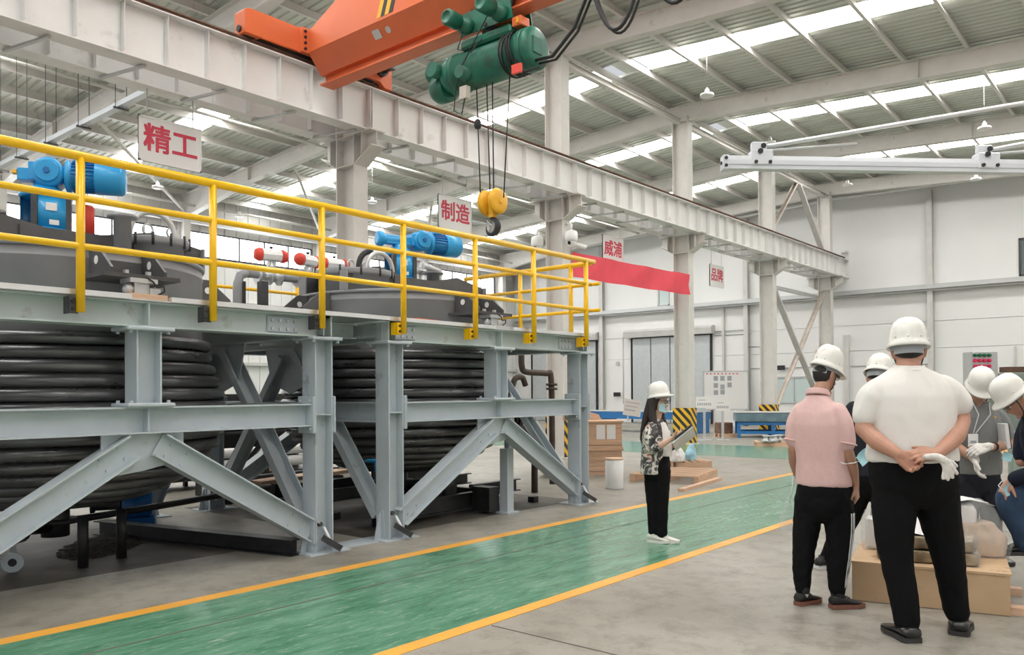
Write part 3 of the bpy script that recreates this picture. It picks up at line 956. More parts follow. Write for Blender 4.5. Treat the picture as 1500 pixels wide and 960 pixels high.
def gear_drive(uc, rz, lab, red, dx=0.0, lrot=0.0):
    t = thing('gear_drive', lab, 'gear motor', (uc, 8.12, 2.965), rz)
    B = MT['motor_blue']
    l = dict(local=True)
    MB().lathe([(.25, 0), (.25, .03), (.21, .05), (.20, .06)], n=28).build('foot_flange', B, t, local=True)
    y = MB()
    for a0, a1 in ((lrot + R(-105), lrot + R(60)), (lrot + R(120), lrot + R(200))):
        y.lathe([(.19, .06), (.205, .06), (.205, .34), (.19, .34)], n=12, a0=a0, a1=a1)
    y.build('lantern', B, t, local=True)
    MB().lathe([(.05, .0), (.05, .36)], n=12).build('shaft', MT['dark_steel'], t, local=True)
    MB().lathe([(.20, .34), (.22, .35), (.22, .38), (.15, .42), (.10, .46), (.10, .50)], n=28).build('lantern_top', B, t, local=True)
    for a in (lrot + R(-103), lrot + R(-18), lrot + R(120)):
        MB().box((.21 * math.cos(a) - .025, .21 * math.sin(a) - .025, -.06), (.21 * math.cos(a) + .025, .21 * math.sin(a) + .025, .36)).build('strut', MT['dark_steel'], t, local=True)
    for da, z_, w_, h_ in ((-66, .24, .09, .07), (-60, .10, .08, .045)):
        a = lrot + R(da)
        MB().cbox((.2115 * math.cos(a), .2115 * math.sin(a), z_), (.006, w_, h_), Matrix.Rotation(a, 3, 'Z')).build('name_plate', MT['sign_white'], t, local=True)
    # worm gearbox
    gx_ = Matrix.Translation((dx, 0, 0))
    g = MB().lathe([(.11, -.14), (.135, -.12), (.135, .12), (.11, .14)], (.04, 0, .575), 26, (0, 1, 0))
    g.lathe([(.10, -.17), (.10, -.13)], (.04, 0, .575), 26, (0, 1, 0)).box((-.12, -.11, .50), (.1, .11, .66)).box((-.22 - dx, -.06, .50), (-.1, .06, .61))
    if dx: g.lathe([(.06, -.32), (.10, -.30), (.10, -.24), (.07, -.22), (.07, 0.0)], (-.02 - dx, 0, .56), 18, (1, 0, 0))
    g.xf(gx_); g.build('gearbox', B, t, local=True, bevel=.006)
    MB().lathe([(.03, -.185), (.03, -.17)], (.04, 0, .575), 6, (0, 1, 0)).xf(gx_).build('oil_plug', MT['deep_blue'], t, local=True)
    MB().box((-.26, -.07, .555), (-.22, .0, .585)).xf(gx_).build('tag_plate', MT['hook_yellow'], t, local=True)
    m = MB().lathe([(.09, .16), (.15, .18), (.15, .21), (.125, .22), (.125, .42), (.14, .42), (.14, .43)], (0, 0, .565), 24, (1, 0, 0))
    m.xf(gx_); m.build('motor_body', B, t, local=True)
    f = MB()
    for i in range(22):
        a = 2 * PI * i / 22
        f.section([(-.004, 0), (.004, 0), (.004, .022), (-.004, .022)], (.23, .122 * math.cos(a), .565 + .122 * math.sin(a)), (.42, .122 * math.cos(a), .565 + .122 * math.sin(a)), up=(0, math.cos(a), math.sin(a)))
    f.xf(gx_); f.build('cooling_fins', MT['deep_blue'], t, local=True, kind='stuff')
    MB().lathe([(.145, .42), (.15, .43), (.15, .64), (.13, .67), (0, .68)], (0, 0, .565), 28, (1, 0, 0)).xf(gx_).build('fan_cowl', B, t, local=True)
    MB().box((.24, -.08, .69), (.36, .08, .74)).xf(gx_).build('terminal_box', B, t, local=True, bevel=.01)
    if red: MB().lathe([(.07, .0), (.07, .30), (.05, .33), (0, .33)], (.32, .12, 0), 16).build('seal_pot', MT['red_cap'], t, local=True)
    return t


gear_drive(3.0, R(-32), 'blue worm gear motor on the near vessel, at the left edge', True)
gear_drive(7.36, R(-14), 'blue worm gear motor on the farther vessel, below the hook', False, .25, R(-36))


# pneumatic valves on the pipe behind the platform gap
def valve(u, rz, lab):
    t = thing('pneumatic_valve', lab, 'valve', (u, 9.2, 3.03), rz, 'pneumatic valves on the pipe between the vessels')
    t.scale = (.9, .9, .95)
    G = MT['galv']
    MB().lathe([(.125, -.22), (.125, -.18), (.08, -.18), (.08, -.05), (.125, -.05), (.125, -.01), (.085, .0), (.085, .10), (.125, .10), (.125, .14)], (0, 0, 0), 18, (1, 0, 0)).build('valve_body', G, t, local=True)
    MB().cyl((-.0, 0, .05), (0, 0, .2), .045, 12).box((-.06, -.03, .12), (.06, .03, .19)).build('yoke', G, t, local=True)
    MB().lathe([(.085, -.15), (.085, .15)], (0, 0, .28), 8, (1, 0, 0), False).build('actuator', MT['white_paint'], t, local=True, bevel=.01)
    for s in (-1, 1):
        MB().lathe([(.092, .15), (.092, .19), (.07, .24), (0, .25)] , (0, 0, .28), 14, (s, 0, 0)).build('end_cap', MT['red_cap'], t, local=True)
    MB().lathe([(.02, 0), (.03, .03), (0, .035)], (0, 0, .37), 8).build('position_knob', MT['black_steel'], t, local=True)
    return t
valve(6.11, R(-10), 'white actuator with red end caps, leftmost of the three pipe valves')
valve(6.68, R(14), 'white actuator with red end caps, middle valve just left of a yellow post')
valve(7.12, R(-8), 'white actuator with red end caps, rightmost valve beside the grey hall column')
pl = thing('process_pipe', 'grey pipe carrying the three red-capped valves on dark supports', 'pipe', (6.3, 9.2, 2.245))
MB().tube([(5.75, 9.2, 3.03), (7.3, 9.2, 3.03)], .055, 12).build('pipe', MT['shell_grey'], pl)
MB().tube([(5.75, 9.2, 3.03), (5.66, 9.2, 2.99), (5.62, 9.2, 2.88), (5.62, 9.2, 2.245)], .055, 12).build('pipe_bend', MT['shell_grey'], pl)
for u, v in ((5.93, 9.12), (5.72, 9.3)):
    MB().box((u - .05, v - .05, 2.245), (u + .05, v + .05, 2.93)).build('support', MT['dark_steel'], pl)
vp = thing('vent_pipe', 'grey horizontal vent pipe with a tee beside the farther gear motor', 'pipe', (8.2, 8.9, 2.245))
MB().tube([(7.75, 8.9, 3.26), (8.5, 8.9, 3.33)], .05, 12).build('pipe', MT['galv'], vp)
MB().tube([(8.5, 8.9, 2.245), (8.5, 8.9, 3.45)], .04, 12).lathe([(.08, 3.30), (.08, 3.34)], (8.5, 8.9, 0), 14).build('riser', MT['galv'], vp)
MB().tube([(8.85, 8.9, 2.245), (8.85, 8.9, 3.36), (8.5, 8.9, 3.40)], .07, 12).build('duct', MT['tray_grey'], vp)
MB().prism([(5.95, 6.30), (6.35, 6.36), (6.2, 6.5), (5.9, 6.46)], 'z', 2.277, 2.292).build('offcut', MT['crane_orange'], None, label='orange painted offcut lying on the platform edge', cat='scrap')
# ---------------------------------------------------------------- overhead crane
OR = MT['crane_orange']
cr = thing('overhead_crane', 'orange single girder overhead crane riding on the white runway', 'crane', (8.0, RIDGE - .42, 6.77))
VC = RIDGE - .42
UG = 8.0
MB().prism([(6.62, 6.80), (6.62, 7.14), (6.70, 7.18), (9.36, 7.18), (9.46, 7.14), (9.46, 6.72), (9.3, 6.72), (9.2, 6.80)], 'y', VC - .14, VC + .14).build('end_carriage', OR, cr, bevel=.008)
MB().box((6.9, VC - .145, 6.79), (7.35, VC - .14, 6.80)).build('carriage_rib', OR, cr)
w = None
for u in (6.75, 9.25):
    wh = MB().lathe([(.13, -.05), (.13, -.035), (.11, -.03), (.11, .03), (.13, .035), (.13, .05)], (u, VC, 6.885), 20, (0, 1, 0))
    wh.build('wheel', MT['black_steel'], cr)
MB().box((6.9, VC - .09, 6.775), (9.1, VC + .09, 6.80)).build('wheel_guard', MT['black_steel'], cr)
# buffer
MB().cyl((6.62, VC, 6.88), (6.59, VC, 6.88), .05, 12).build('buffer', MT['black_rubber'], cr)
# travel motor at the far end of the carriage
tm = MB().cyl((9.2, VC - .14, 6.98), (9.2, VC - .24, 6.98), .10, 16)
tm.build('gear_case', MT['black_steel'], cr)
MB().lathe([(.06, .24), (.06, .42), (.07, .42), (.07, .47), (.05, .49)], (9.2, VC, 6.98), 16, (0, -1, 0)).build('travel_motor', MT['coil_steel'], cr)
# girder: upper box with sloping lower webs and an I section track under it
G0, G1 = VC - .22, -5.2


def zt(v):       # top of the girder: tapers towards the end carriage
    d = G0 - v
    return 7.12 + min(1.0, d / 1.5) * .62


g = MB()
vs = [G0, G0 - .75, G0 - 1.5, G1]
rows_ = []
for v in vs:
    h = zt(v)
    pts = [(-.33, h), (.33, h), (.33, 6.80), (.09, 6.50), (-.09, 6.50), (-.33, 6.80)]
    rows_.append([g.bm.verts.new((UG + a, v, b)) for a, b in pts])
for A, B in zip(rows_, rows_[1:]):
    for i in range(6): g._f([A[i], A[(i + 1) % 6], B[(i + 1) % 6], B[i]])
g._f(rows_[0][::-1]); g._f(rows_[-1])
g.build('box_girder', OR, cr)
MB().section([(-.13, 0), (.13, 0), (.13, .022), (.012, .03), (.012, .17), (-.012, .17), (-.012, .03), (-.13, .022)], (UG, G0 - .02, 6.335), (UG, G1, 6.335)).build('track_beam', OR, cr)
for s in (-1, 1):
    MB().box((UG + s * .30, VC - .24, 6.78), (UG + s * .46, VC - .14, 7.16)).build('splice_plate', OR, cr)
    b = MB()
    for z in (6.83, 6.92, 7.01, 7.10): b.bolt((UG + s * .40, VC - .24, z), (0, -1, 0), .025, .02)
    b.build('bolt', MT['black_steel'], cr, kind='stuff')
# hazard flashes painted on the girder side
zs = lambda v: zt(v)
for i, (m) in enumerate(('hook_yellow', 'black_steel', 'hook_yellow', 'black_steel')):
    v0 = 8.92 - i * .085
    st = MB()
    a = [(UG - .332, v0, 6.84), (UG - .332, v0 - .085, 6.84), (UG - .332, v0 - .085 - .34, zt(v0 - .4) - .01), (UG - .332, v0 - .34, zt(v0 - .4) - .01)]
    b2 = [(x - .002, y, z) for x, y, z in a]
    A = [st.bm.verts.new(p) for p in a]; Bv = [st.bm.verts.new(p) for p in b2]
    st._f(A); st._f(Bv[::-1])
    for k in range(4): st._f([A[k], A[(k + 1) % 4], Bv[(k + 1) % 4], Bv[k]])
    st.build('warning_stripe', MT[m], cr)
# rating plates on the sloping web
def slope_plate(v, w, h, name, round_=False):
    nrm = Vector((-.78, 0, -.62)).normalized()
    c = Vector((UG - .235, v, 6.68)) + nrm * .004
    up = Vector((-.62, 0, .78)).normalized()
    sd = Vector((0, -1, 0))
    m = MB()
    if round_:
        m.lathe([(w / 2, 0), (w / 2, .004)], c, 16, nrm, False)
    else:
        q = [c + sd * a * w / 2 + up * b * h / 2 for a, b in ((-1, -1), (1, -1), (1, 1), (-1, 1))]
        A = [m.bm.verts.new(p) for p in q]; B = [m.bm.verts.new(p + nrm * .004) for p in q]
        m._f(A[::-1]); m._f(B)
        for k in range(4): m._f([A[k], A[(k + 1) % 4], B[(k + 1) % 4], B[k]])
    m.build(name, MT['tray_grey'], cr)
slope_plate(9.02, .15, .13, 'rating_plate')
slope_plate(8.78, .1, .1, 'rating_plate', True)

# ---------------------------------------------------------------- hoist under the girder
HG = MT['hoist_green']
HV = 6.95
ho = thing('electric_hoist', 'dirty green electric wire rope hoist hanging below the orange girder', 'hoist', (UG, HV, 5.4))
ZD = 5.80
MB().lathe([(.255, -.60), (.27, -.58), (.27, -.50), (.25, -.48), (.25, .60), (.265, .60), (.265, .66)], (UG, HV, ZD), 32, (0, 1, 0)).build('drum_housing', HG, ho)
MB().lathe([(0, -.70), (.20, -.695), (.255, -.67), (.268, -.64), (.268, -.585)], (UG, HV, ZD), 32, (0, 1, 0)).build('end_cover', HG, ho)
MB().box((UG - .12, HV - .715, ZD - .1), (UG + .06, HV - .69, ZD + .12)).build('cover_hatch', HG, ho, bevel=.02)
gx = MB().lathe([(.25, .66), (.25, .80), (.18, .84)], (UG, HV, ZD), 28, (0, 1, 0)).lathe([(.19, .84), (.19, 1.05), (.14, 1.12), (0, 1.13)], (UG, HV, ZD - .12), 24, (0, 1, 0))
gx.build('gearbox', HG, ho)
MB().lathe([(.09, .92), (.12, .94), (.12, 1.14), (.09, 1.18), (0, 1.18)], (UG - .06, HV, ZD + .10), 20, (0, 1, 0)).build('brake_motor', HG, ho)
MB().lathe([(.10, -.24), (.10, -.05), (.07, -.02)], (UG - .10, HV + .86, ZD + .03), 18, (1, 0, 0)).build('limit_case', HG, ho)
MB().lathe([(.085, -.34), (.085, -.22), (.11, -.20)], (UG, HV + .35, ZD - .13), 16, (1, 0, 0)).build('rope_guide', HG, ho)
# power cable turned round the drum
cbl = MB()
for k in range(5):
    y = HV - .44 + k * .035 + (k % 2) * .02
    cbl.tube([(UG + (.268 + .012 * (k % 3)) * math.cos(2 * PI * i / 24), y + .03 * math.sin(2 * PI * i / 24 + k), ZD + .27 * math.sin(2 * PI * i / 24)) for i in range(24)], .012, 6, closed=True)
cbl.tube([(UG - .25, HV - .5, ZD), (UG - .2, HV - .5, ZD - .22), (UG - .15, HV - .6, ZD - .33), (UG - .1, HV - .8, ZD - .3)], .014, 6)
cbl.build('coiled_cable', MT['black_rubber'], ho)
# trolley
MB().box((UG - .22, HV - .42, ZD + .20), (UG + .22, HV + .45, ZD + .32)).build('suspension_beam', HG, ho, bevel=.03)
for s in (-1, 1):
    MB().prism([(HV - .45, 6.18), (HV + .45, 6.18), (HV + .40, 6.47), (HV - .40, 6.47)], 'x', UG + s * .19, UG + s * .205).build('trolley_plate', HG, ho)
    for dv in (-.30, .30):
        MB().lathe([(.075, -.03), (.075, .015), (.095, .02), (.095, .035)], (UG + s * .10, HV + dv, 6.437), 20, (s, 0, 0)).build('trolley_wheel', MT['black_steel'], ho)
MB().cyl((UG - .23, HV, 6.22), (UG + .23, HV, 6.22), .03, 10).box((UG - .17, HV - .05, 6.10), (UG + .17, HV + .05, 6.24)).build('hanger_pin', MT['black_steel'], ho)
for dv in (-.28, .30):
    m = MB().lathe([(.05, .2), (.11, .22), (.11, .30), (.09, .31), (.085, .40)], (UG, HV + dv, 6.27), 18, (-1, 0, 0))
    m.build('reduction_gear', HG, ho)
    m = MB().lathe([(.085, .40), (.105, .41), (.105, .60), (.09, .62), (.07, .625), (.065, .61), (0, .61)], (UG, HV + dv, 6.27), 20, (-1, 0, 0))
    m.build('travel_motor', HG, ho)
MB().box((UG - .2, HV - .58, 6.06), (UG - .02, HV - .43, 6.18)).build('control_box', OR, ho, bevel=.01)
MB().box((UG - .22, HV - .55, 6.08), (UG - .2, HV - .52, 6.15)).build('control_label', MT['hook_yellow'], ho)
MB().box((UG - .34, HV - .68, ZD - .40), (UG - .30, HV - .54, ZD - .29), Matrix()).build('load_label', MT['red_cap'], ho)
for pts in ([(UG - .3, HV + .3, 6.2), (UG - .35, HV + .36, 5.95), (UG - .27, HV + .2, 5.9), (UG - .2, HV, 6.1)], [(UG - .4, HV - .2, 6.2), (UG - .34, HV + .1, 5.95), (UG - .3, HV + .35, 5.72), (UG - .3, HV + .45, 5.45), (UG - .28, HV + .5, 5.2), (UG - .28, HV + .36, 5.12), (UG - .26, HV + .3, 5.4)]):
    MB().tube(pts, .008, 6).build('loose_wire', MT['black_rubber'], ho)
MB().box((UG - .3, HV + .26, 5.32), (UG - .22, HV + .38, 5.48)).build('junction_box', MT['brace_tan'], ho)

# ropes, hook block
hb = thing('hook_block', 'yellow twin sheave hook block with a black hook hanging on four ropes', 'hook', (UG, 6.97, 3.6))
HBV = 7.03
HBZ = 3.98
for dv, s in ((.10, 1), (-.09, -1)):
    sh = MB().lathe([(0, -.045), (.12, -.045), (.16, -.03), (.17, -.01), (.155, 0), (.17, .01), (.16, .03), (.12, .045), (0, .045)], (UG + .0, HBV + dv, HBZ), 28, (0, 1, 0))
    sh.build('sheave_guard', MT['hook_yellow'], hb)
MB().cyl((UG, HBV + .16, HBZ), (UG, HBV - .16, HBZ), .035, 12).box((UG - .04, HBV - .04, HBZ - .2), (UG + .04, HBV + .04, HBZ)).build('cross_head', MT['hook_yellow'], hb)
hk = []
for i in range(22):
    a = R(95) - 2 * PI * .80 * i / 21
    hk.append((UG, HBV + .015 + .10 * math.cos(a) * -1, HBZ - .32 + .10 * math.sin(a)))
rs = [.022 + .022 * math.sin(PI * min(1, i / 15)) if i < 16 else max(.006, .03 - .005 * (i - 15)) for i in range(22)]
MB().tube([(UG, HBV, HBZ - .17)] + hk, [.03] + rs, 10).build('hook', MT['black_steel'], hb)
MB().tube([(UG, HBV + .10, HBZ - .23), (UG, HBV + .02, HBZ - .30), (UG, HBV + .07, HBZ - .38)], .008, 6).build('safety_latch', MT['galv'], hb)
wg = []
for i, (v0, v1) in enumerate(((7.30, HBV + .21), (7.12, HBV + .04), (7.02, HBV - .02), (6.72, HBV - .19))):
    MB().tube([(UG, v0, 5.58), (UG, v1, HBZ + .03)], .009, 6).build('wire_rope', MT['black_steel'], hb)
MB().lathe([(.035, 0), (.05, .03), (.05, .09), (.03, .12)], (UG, 7.285, 5.0), 10).build('limit_weight', MT['black_steel'], hb)

# festoon cable
fs = thing('festoon_cable', 'black flat cable hanging in loops along the orange girder', 'cable', (UG, 5.2, 5.4))
fp = [(UG - .05, HV - .69, 5.62), (UG - .05, HV - .95, 5.60), (UG - .05, HV - 1.28, 5.85), (UG - .05, 5.42, 6.28)]
def loop(a, b, drop, n=14):
    out = []
    for i in range(n + 1):
        t_ = i / n
        out.append((UG - .05, a + (b - a) * t_, 6.28 - drop * (1 - (2 * t_ - 1) ** 2)))
    return out
path = fp[:-1] + loop(5.42, 4.72, .62)
MB().tube(path, .022, 8).build('cable', MT['black_rubber'], fs)
MB().tube([(p[0] + .05, p[1] - .02, p[2] - .03) for p in path], .016, 8).build('cable', MT['black_rubber'], fs)
MB().tube(loop(4.66, 3.95, .55) + loop(3.9, 3.2, .6)[1:], .022, 8).build('cable', MT['black_rubber'], fs)
for v in (5.42, 4.69, 3.92):
    MB().box((UG - .09, v - .03, 6.25), (UG - .01, v + .03, 6.36)).build('cable_trolley', MT['red_cap'], fs)
MB().tube([(UG - .05, HV - .2, 6.345), (UG - .05, G1, 6.345)], .008, 6).build('guide_wire', MT['galv'], fs)

# ---------------------------------------------------------------- signs, banner, cameras, lamps
FONT = None


def text_mesh(s, size, name, m, parent, origin, xdir, bold=0.012, align='CENTER', depth=.002):
    """flat lettering: xdir is the reading direction, upright"""
    c = bpy.data.curves.new(name, 'FONT')
    c.body = s; c.size = size; c.align_x = align; c.align_y = 'CENTER'; c.extrude = depth; c.resolution_u = 2
    tmp = bpy.data.objects.new('tmp_text', c)
    WORK.collection.objects.link(tmp)
    dg = work_graph()
    me = bpy.data.meshes.new_from_object(tmp.evaluated_get(dg))
    bpy.data.objects.remove(tmp); bpy.data.curves.remove(c)
    x = Vector(xdir).normalized(); z = Vector((0, 0, 1)); y = z.cross(x)
    # text plane: local x -> x, local y -> z, local z -> -y (towards the reader)
    M4 = Matrix((x, z, -y)).transposed().to_4x4(); M4.translation = Vector(origin)
    if bold:
        bm = bmesh.new(); bm.from_mesh(me); base = list(bm.verts) + list(bm.edges) + list(bm.faces)
        d_ = bold * size
        for i, (a, b) in enumerate(((d_, d_), (-d_, d_), (d_, -d_), (-d_, -d_))):
            g = bmesh.ops.duplicate(bm, geom=base)
            bmesh.ops.translate(bm, vec=(a, b, .0002 * (i + 1)), verts=[v for v in g['geom'] if isinstance(v, bmesh.types.BMVert)])
        bm.to_mesh(me); bm.free()
    me.transform(WM[parent.name].inverted() @ M4 if parent is not None else M4)
    me.materials.clear(); me.materials.append(m); me.name = name
    for p in me.polygons: p.use_smooth = False
    o = bpy.data.objects.new(name, me)
    link(o, parent)
    return o


SV = RIDGE + .42 - .02
for uc, zc, w, h, txt, lab in ((5.98, 5.19, .96, .66, '精工', 'white hanging sign with two red characters, nearest one, above the near blue gear motor'),
                               (12.0, 5.14, .96, .68, '制造', 'white hanging sign with two red characters, left of the yellow hook block'),
                               (17.86, 5.16, .96, .68, '威浦', 'white hanging sign with two red characters, partly behind the red banner'),
                               (23.8, 5.10, .96, .68, '品牌', 'smallest white hanging sign with two red characters, against the far wall')):
    s = thing('hanging_sign', lab, 'sign', (uc, SV, zc - h / 2), 0, 'slogan signs under the crane runway')
    MB().box((uc - w / 2, SV - .012, zc - h / 2), (uc + w / 2, SV + .012, zc + h / 2)).build('panel', MT['sign_white'], s)
    f = MB()
    for a, b in (((-w / 2, -h / 2), (w / 2, -h / 2 + .025)), ((-w / 2, h / 2 - .025), (w / 2, h / 2)), ((-w / 2, -h / 2), (-w / 2 + .025, h / 2)), ((w / 2 - .025, -h / 2), (w / 2, h / 2))):
        f.box((uc + a[0], SV - .02, zc + a[1]), (uc + b[0], SV + .014, zc + b[1]))
    f.build('sign_border', MT['sign_white'], s)
    for i, ch in enumerate(txt):
        text_mesh(ch, .42, 'lettering', MT['sign_red'], s, (uc + (-.205 if i == 0 else .215), SV - .014, zc + .0), (1, 0, 0), .02)
    for d in (-.35, .35): MB().tube([(uc + d, SV, zc + h / 2), (uc + d, SV, 5.925)], .008, 6).build('hanger', MT['tray_grey'], s)

bn = MB()
n = 26
for i in range(n):
    pass
grid = []
for i in range(n + 1):
    t_ = i / n
    u = 15.12 + (20.72 - 15.12) * t_
    sag = -.015 * (1 - (2 * t_ - 1) ** 2)
    row = []
    for j in range(5):
        z = (4.69 + .07 * t_) - .57 * j / 4 + sag
        y = 10.88 + .03 * math.sin(t_ * 19 + j * .8) + .012 * math.sin(t_ * 41 + 2 * j)
        row.append((u, y, z))
    grid.append(row)
for off in (0, .004):
    V = [[bn.bm.verts.new((a, b + off, c)) for a, b, c in r] for r in grid]
    for i in range(n):
        for j in range(4): bn._f([V[i][j], V[i + 1][j], V[i + 1][j + 1], V[i][j + 1]])
tag(bn.build('banner', MT['banner_red'], smooth=True, recalc=False), 'plain red cloth banner stretched between two hall columns', 'banner')

for u, s, lab in ((14.96, 1, 'white dome security camera left of the hall column above the red banner'), (14.96, -1, 'white dome security camera right of the hall column, just over the red banner')):
    v = RIDGE + s * .52 if s > 0 else RIDGE - .45
    c = thing('dome_camera', lab, 'security camera', (u - .1, v, 4.75), 0, 'dome cameras on the column')
    p = Vector((u - .1, v, 5.0))
    MB().lathe([(.05, .12), (.13, .08), (.145, 0), (.145, -.10), (.12, -.14)], p, 20).build('housing', MT['lamp_white'], c)
    MB().ball(p + Vector((0, 0, -.15)), .115, 14).build('dome', MT['lamp_white'], c)
    MB().cyl(p + Vector((-.11, -.02, -.18)), p + Vector((-.12, -.022, -.185)), .04, 12).build('lens', MT['black_steel'], c)
    MB().tube([p + Vector((0, 0, .12)), p + Vector((0, 0, .24)), (u, RIDGE + s * .25, 5.30)], .03, 8).build('arm', MT['lamp_white'], c)
bc = thing('bullet_camera', 'small white bullet camera at the top left corner of the banner', 'security camera', (15.2, 10.8, 4.7))
MB().cyl((15.15, 10.86, 4.86), (15.42, 10.72, 4.80), .055, 12).build('housing', MT['lamp_white'], bc)
MB().tube([(15.1, 10.92, 4.72), (15.2, 10.85, 4.78), (15.26, 10.81, 4.84)], .02, 6).build('arm', MT['lamp_white'], bc)

# round high bay lamps on wires
spots = [(17.9, 8.9), (22.6, 9.3), (29.0, 9.2), (12.0, 8.0), (24.2, 4.2), (30.2, 5.5), (12.0, 24.0), (18.0, 21.2), (15.6, 25.4), (6.0, 21.5)]
labs = ['white round high bay lamp below the brightest roof light, right of the orange girder', 'white round high bay lamp over the left end of the aluminium beam', 'white round high bay lamp hanging before the end wall pipe', 'white round high bay lamp hidden above the hook and the hoist', 'white round high bay lamp over the bolted end of the jib tie rod', 'white round high bay lamp just below the right half of the jib beam', 'white round high bay lamp beneath the roof of the window bay', 'white round high bay lamp left of the hall column, above the pipe valves', 'white round high bay lamp low near the window wall', 'white round high bay lamp above the near blue gear motor']
for i, (u, v) in enumerate(spots):
    z = zr(v) - 1.15 if i < 6 else zr(v) - 1.35
    lab = labs[i] or 'white round high bay lamp hanging from the roof'
    t = thing('high_bay_lamp', lab, 'ceiling lamp', (u, v, z), 0, 'high bay lamps under the roof')
    MB().lathe([(.0, .16), (.05, .16), (.06, .08), (.16, .05), (.17, .0), (.15, -.015), (0, -.015)], n=20).build('lamp_body', MT['lamp_white'], t, local=True)
    MB().tube([(0, 0, .16), (0, 0, .20)], .03, 8).build('driver', MT['tray_grey'], t, local=True)
    MB().tube([(0, 0, .2), (0, 0, zr(v) - z)], .006, 5).build('wire', MT['tray_grey'], t, local=True)

# galvanised cable tray hung in the far bay
ct = thing('cable_tray', 'galvanised cable tray hung on rods under the roof, upper left', 'cable tray', (6.0, 17, 6.1))
M0, M1 = Vector((6.0, 12.0, 6.12)), Vector((6.0, 22, 6.12))
M_('tray_bright', (0.62, 0.66, 0.70), 0.35, 0.5)
MB().section([(-.06, 0), (.06, 0), (.06, .08), (.055, .08), (.055, .006), (-.055, .006), (-.055, .08), (-.06, .08)], M0, M1).build('tray', MT['tray_bright'], ct)
for i in range(7):
    v = 13.2 + i * 1.4
    for d in (-.09, .09): MB().tube([(6.0 + d, v, 6.10), (6.0 + d, v, zr(v) - .1)], .006, 5).build('rod', MT['dark_steel'], ct)
    MB().box((5.88, v - .02, 6.085), (6.12, v + .02, 6.11)).build('cross_bar', MT['dark_steel'], ct)

# aluminium light crane beam on the right: beam, two clamps, two tie rods to a mast beyond the frame
def camp(right, depth, z):
    return Vector((math.sin(YAW) * right + math.cos(YAW) * depth, -math.cos(YAW) * right + math.sin(YAW) * depth, z))
ab = thing('jib_crane', 'pale aluminium jib beam with bolted clamps and tie rods, upper right', 'jib crane', camp(7.6, 7.6, 0))
D = 7.6
A0, A1 = camp(1.99, D, 3.62), camp(7.55, D, 3.50)
M_('jib_alu', (0.70, 0.73, 0.77), 0.32, 0.15)
MB().section([(-.05, -.06), (.05, -.06), (.05, -.028), (.058, -.02), (.058, .02), (.05, .06), (-.05, .06), (-.058, .02), (-.058, -.02), (-.05, -.028)], A0, A1).build('beam', MT['jib_alu'], ab)
e = (A1 - A0).normalized()
MB().section([(-.06, -.066), (.06, -.066), (.06, .066), (-.06, .066)], A0 - e * .02, A0 + e * .03).build('end_cap', MT['jib_alu'], ab)
nv = Vector((-math.cos(YAW), -math.sin(YAW), 0))
def jb(t_, dz): return A0 + e * t_ + Vector((0, 0, dz)) + nv * .058
for k, (t_, top) in enumerate(((.34, camp(7.6, 7.6, 4.62)), (2.44, camp(7.6, 7.6, 4.30)))):
    c = A0 + e * t_
    m = MB().section([(-.066, -.03), (.066, -.03), (.066, .12), (-.066, .12)], c - e * .10, c + e * .10)
    m.section([(-.03, .12), (.03, .12), (.03, .2), (-.03, .2)], c - e * .09, c + e * .05)
    m.build('clamp', MT['jib_alu'], ab, bevel=.01)
    b = MB()
    for a in (-.06, .07): b.bolt(c + e * a + Vector((0, 0, .0)) + nv * .066, nv, .018, .012)
    b.bolt(c - e * .02 + Vector((0, 0, .10)) + nv * .066, nv, .026, .014)
    b.bolt(c + e * .02 + Vector((0, 0, .16)) + nv * .03, nv, .026, .014)
    b.build('bolt', MT['black_steel'], ab, kind='stuff')
    MB().tube([c + e * .05 + Vector((0, 0, .16)), top], .022, 10).build('tie_rod', MT['alu'], ab)
    MB().tube([c + e * .05 + Vector((0, 0, .125)), c + e * .9 + Vector((0, 0, .20))], .012, 8).build('tie_rod', MT['tray_grey'], ab)
MB().cyl(camp(7.6, 7.6, 0), camp(7.6, 7.6, 4.8), .09, 20).build('mast', MT['jib_alu'], ab)
b = MB()
for z in (-.035, .035): b.bolt(A0 + e * .005 + Vector((0, 0, z)) + nv * .06, nv, .016, .012)
b.bolt(A0 - e * .02, -e, .016, .012)
b.build('bolt', MT['black_steel'], ab, kind='stuff')
# ---------------------------------------------------------------- people
CAMRZ = YAW - PI / 2


def catmull(pts, n=6):
    P = [Vector(p) for p in pts]
    if len(P) < 3: return P
    out = []
    for i in range(len(P) - 1):
        p0 = P[i - 1] if i else P[i] * 2 - P[i + 1]
        p1, p2 = P[i], P[i + 1]
        p3 = P[i + 2] if i + 2 < len(P) else P[i + 1] * 2 - P[i]
        for k in range(n):
            t = k / n
            out.append(0.5 * ((2 * p1) + (-p0 + p2) * t + (2 * p0 - 5 * p1 + 4 * p2 - p3) * t * t + (-p0 + 3 * p1 - 3 * p2 + p3) * t ** 3))
    out.append(P[-1])
    return out


def lerp_list(v, m):
    """resample list v to m entries"""
    out = []
    for i in range(m):
        f = i / (m - 1) * (len(v) - 1)
        k = min(int(f), len(v) - 2)
        out.append(v[k] + (v[k + 1] - v[k]) * (f - k))
    return out


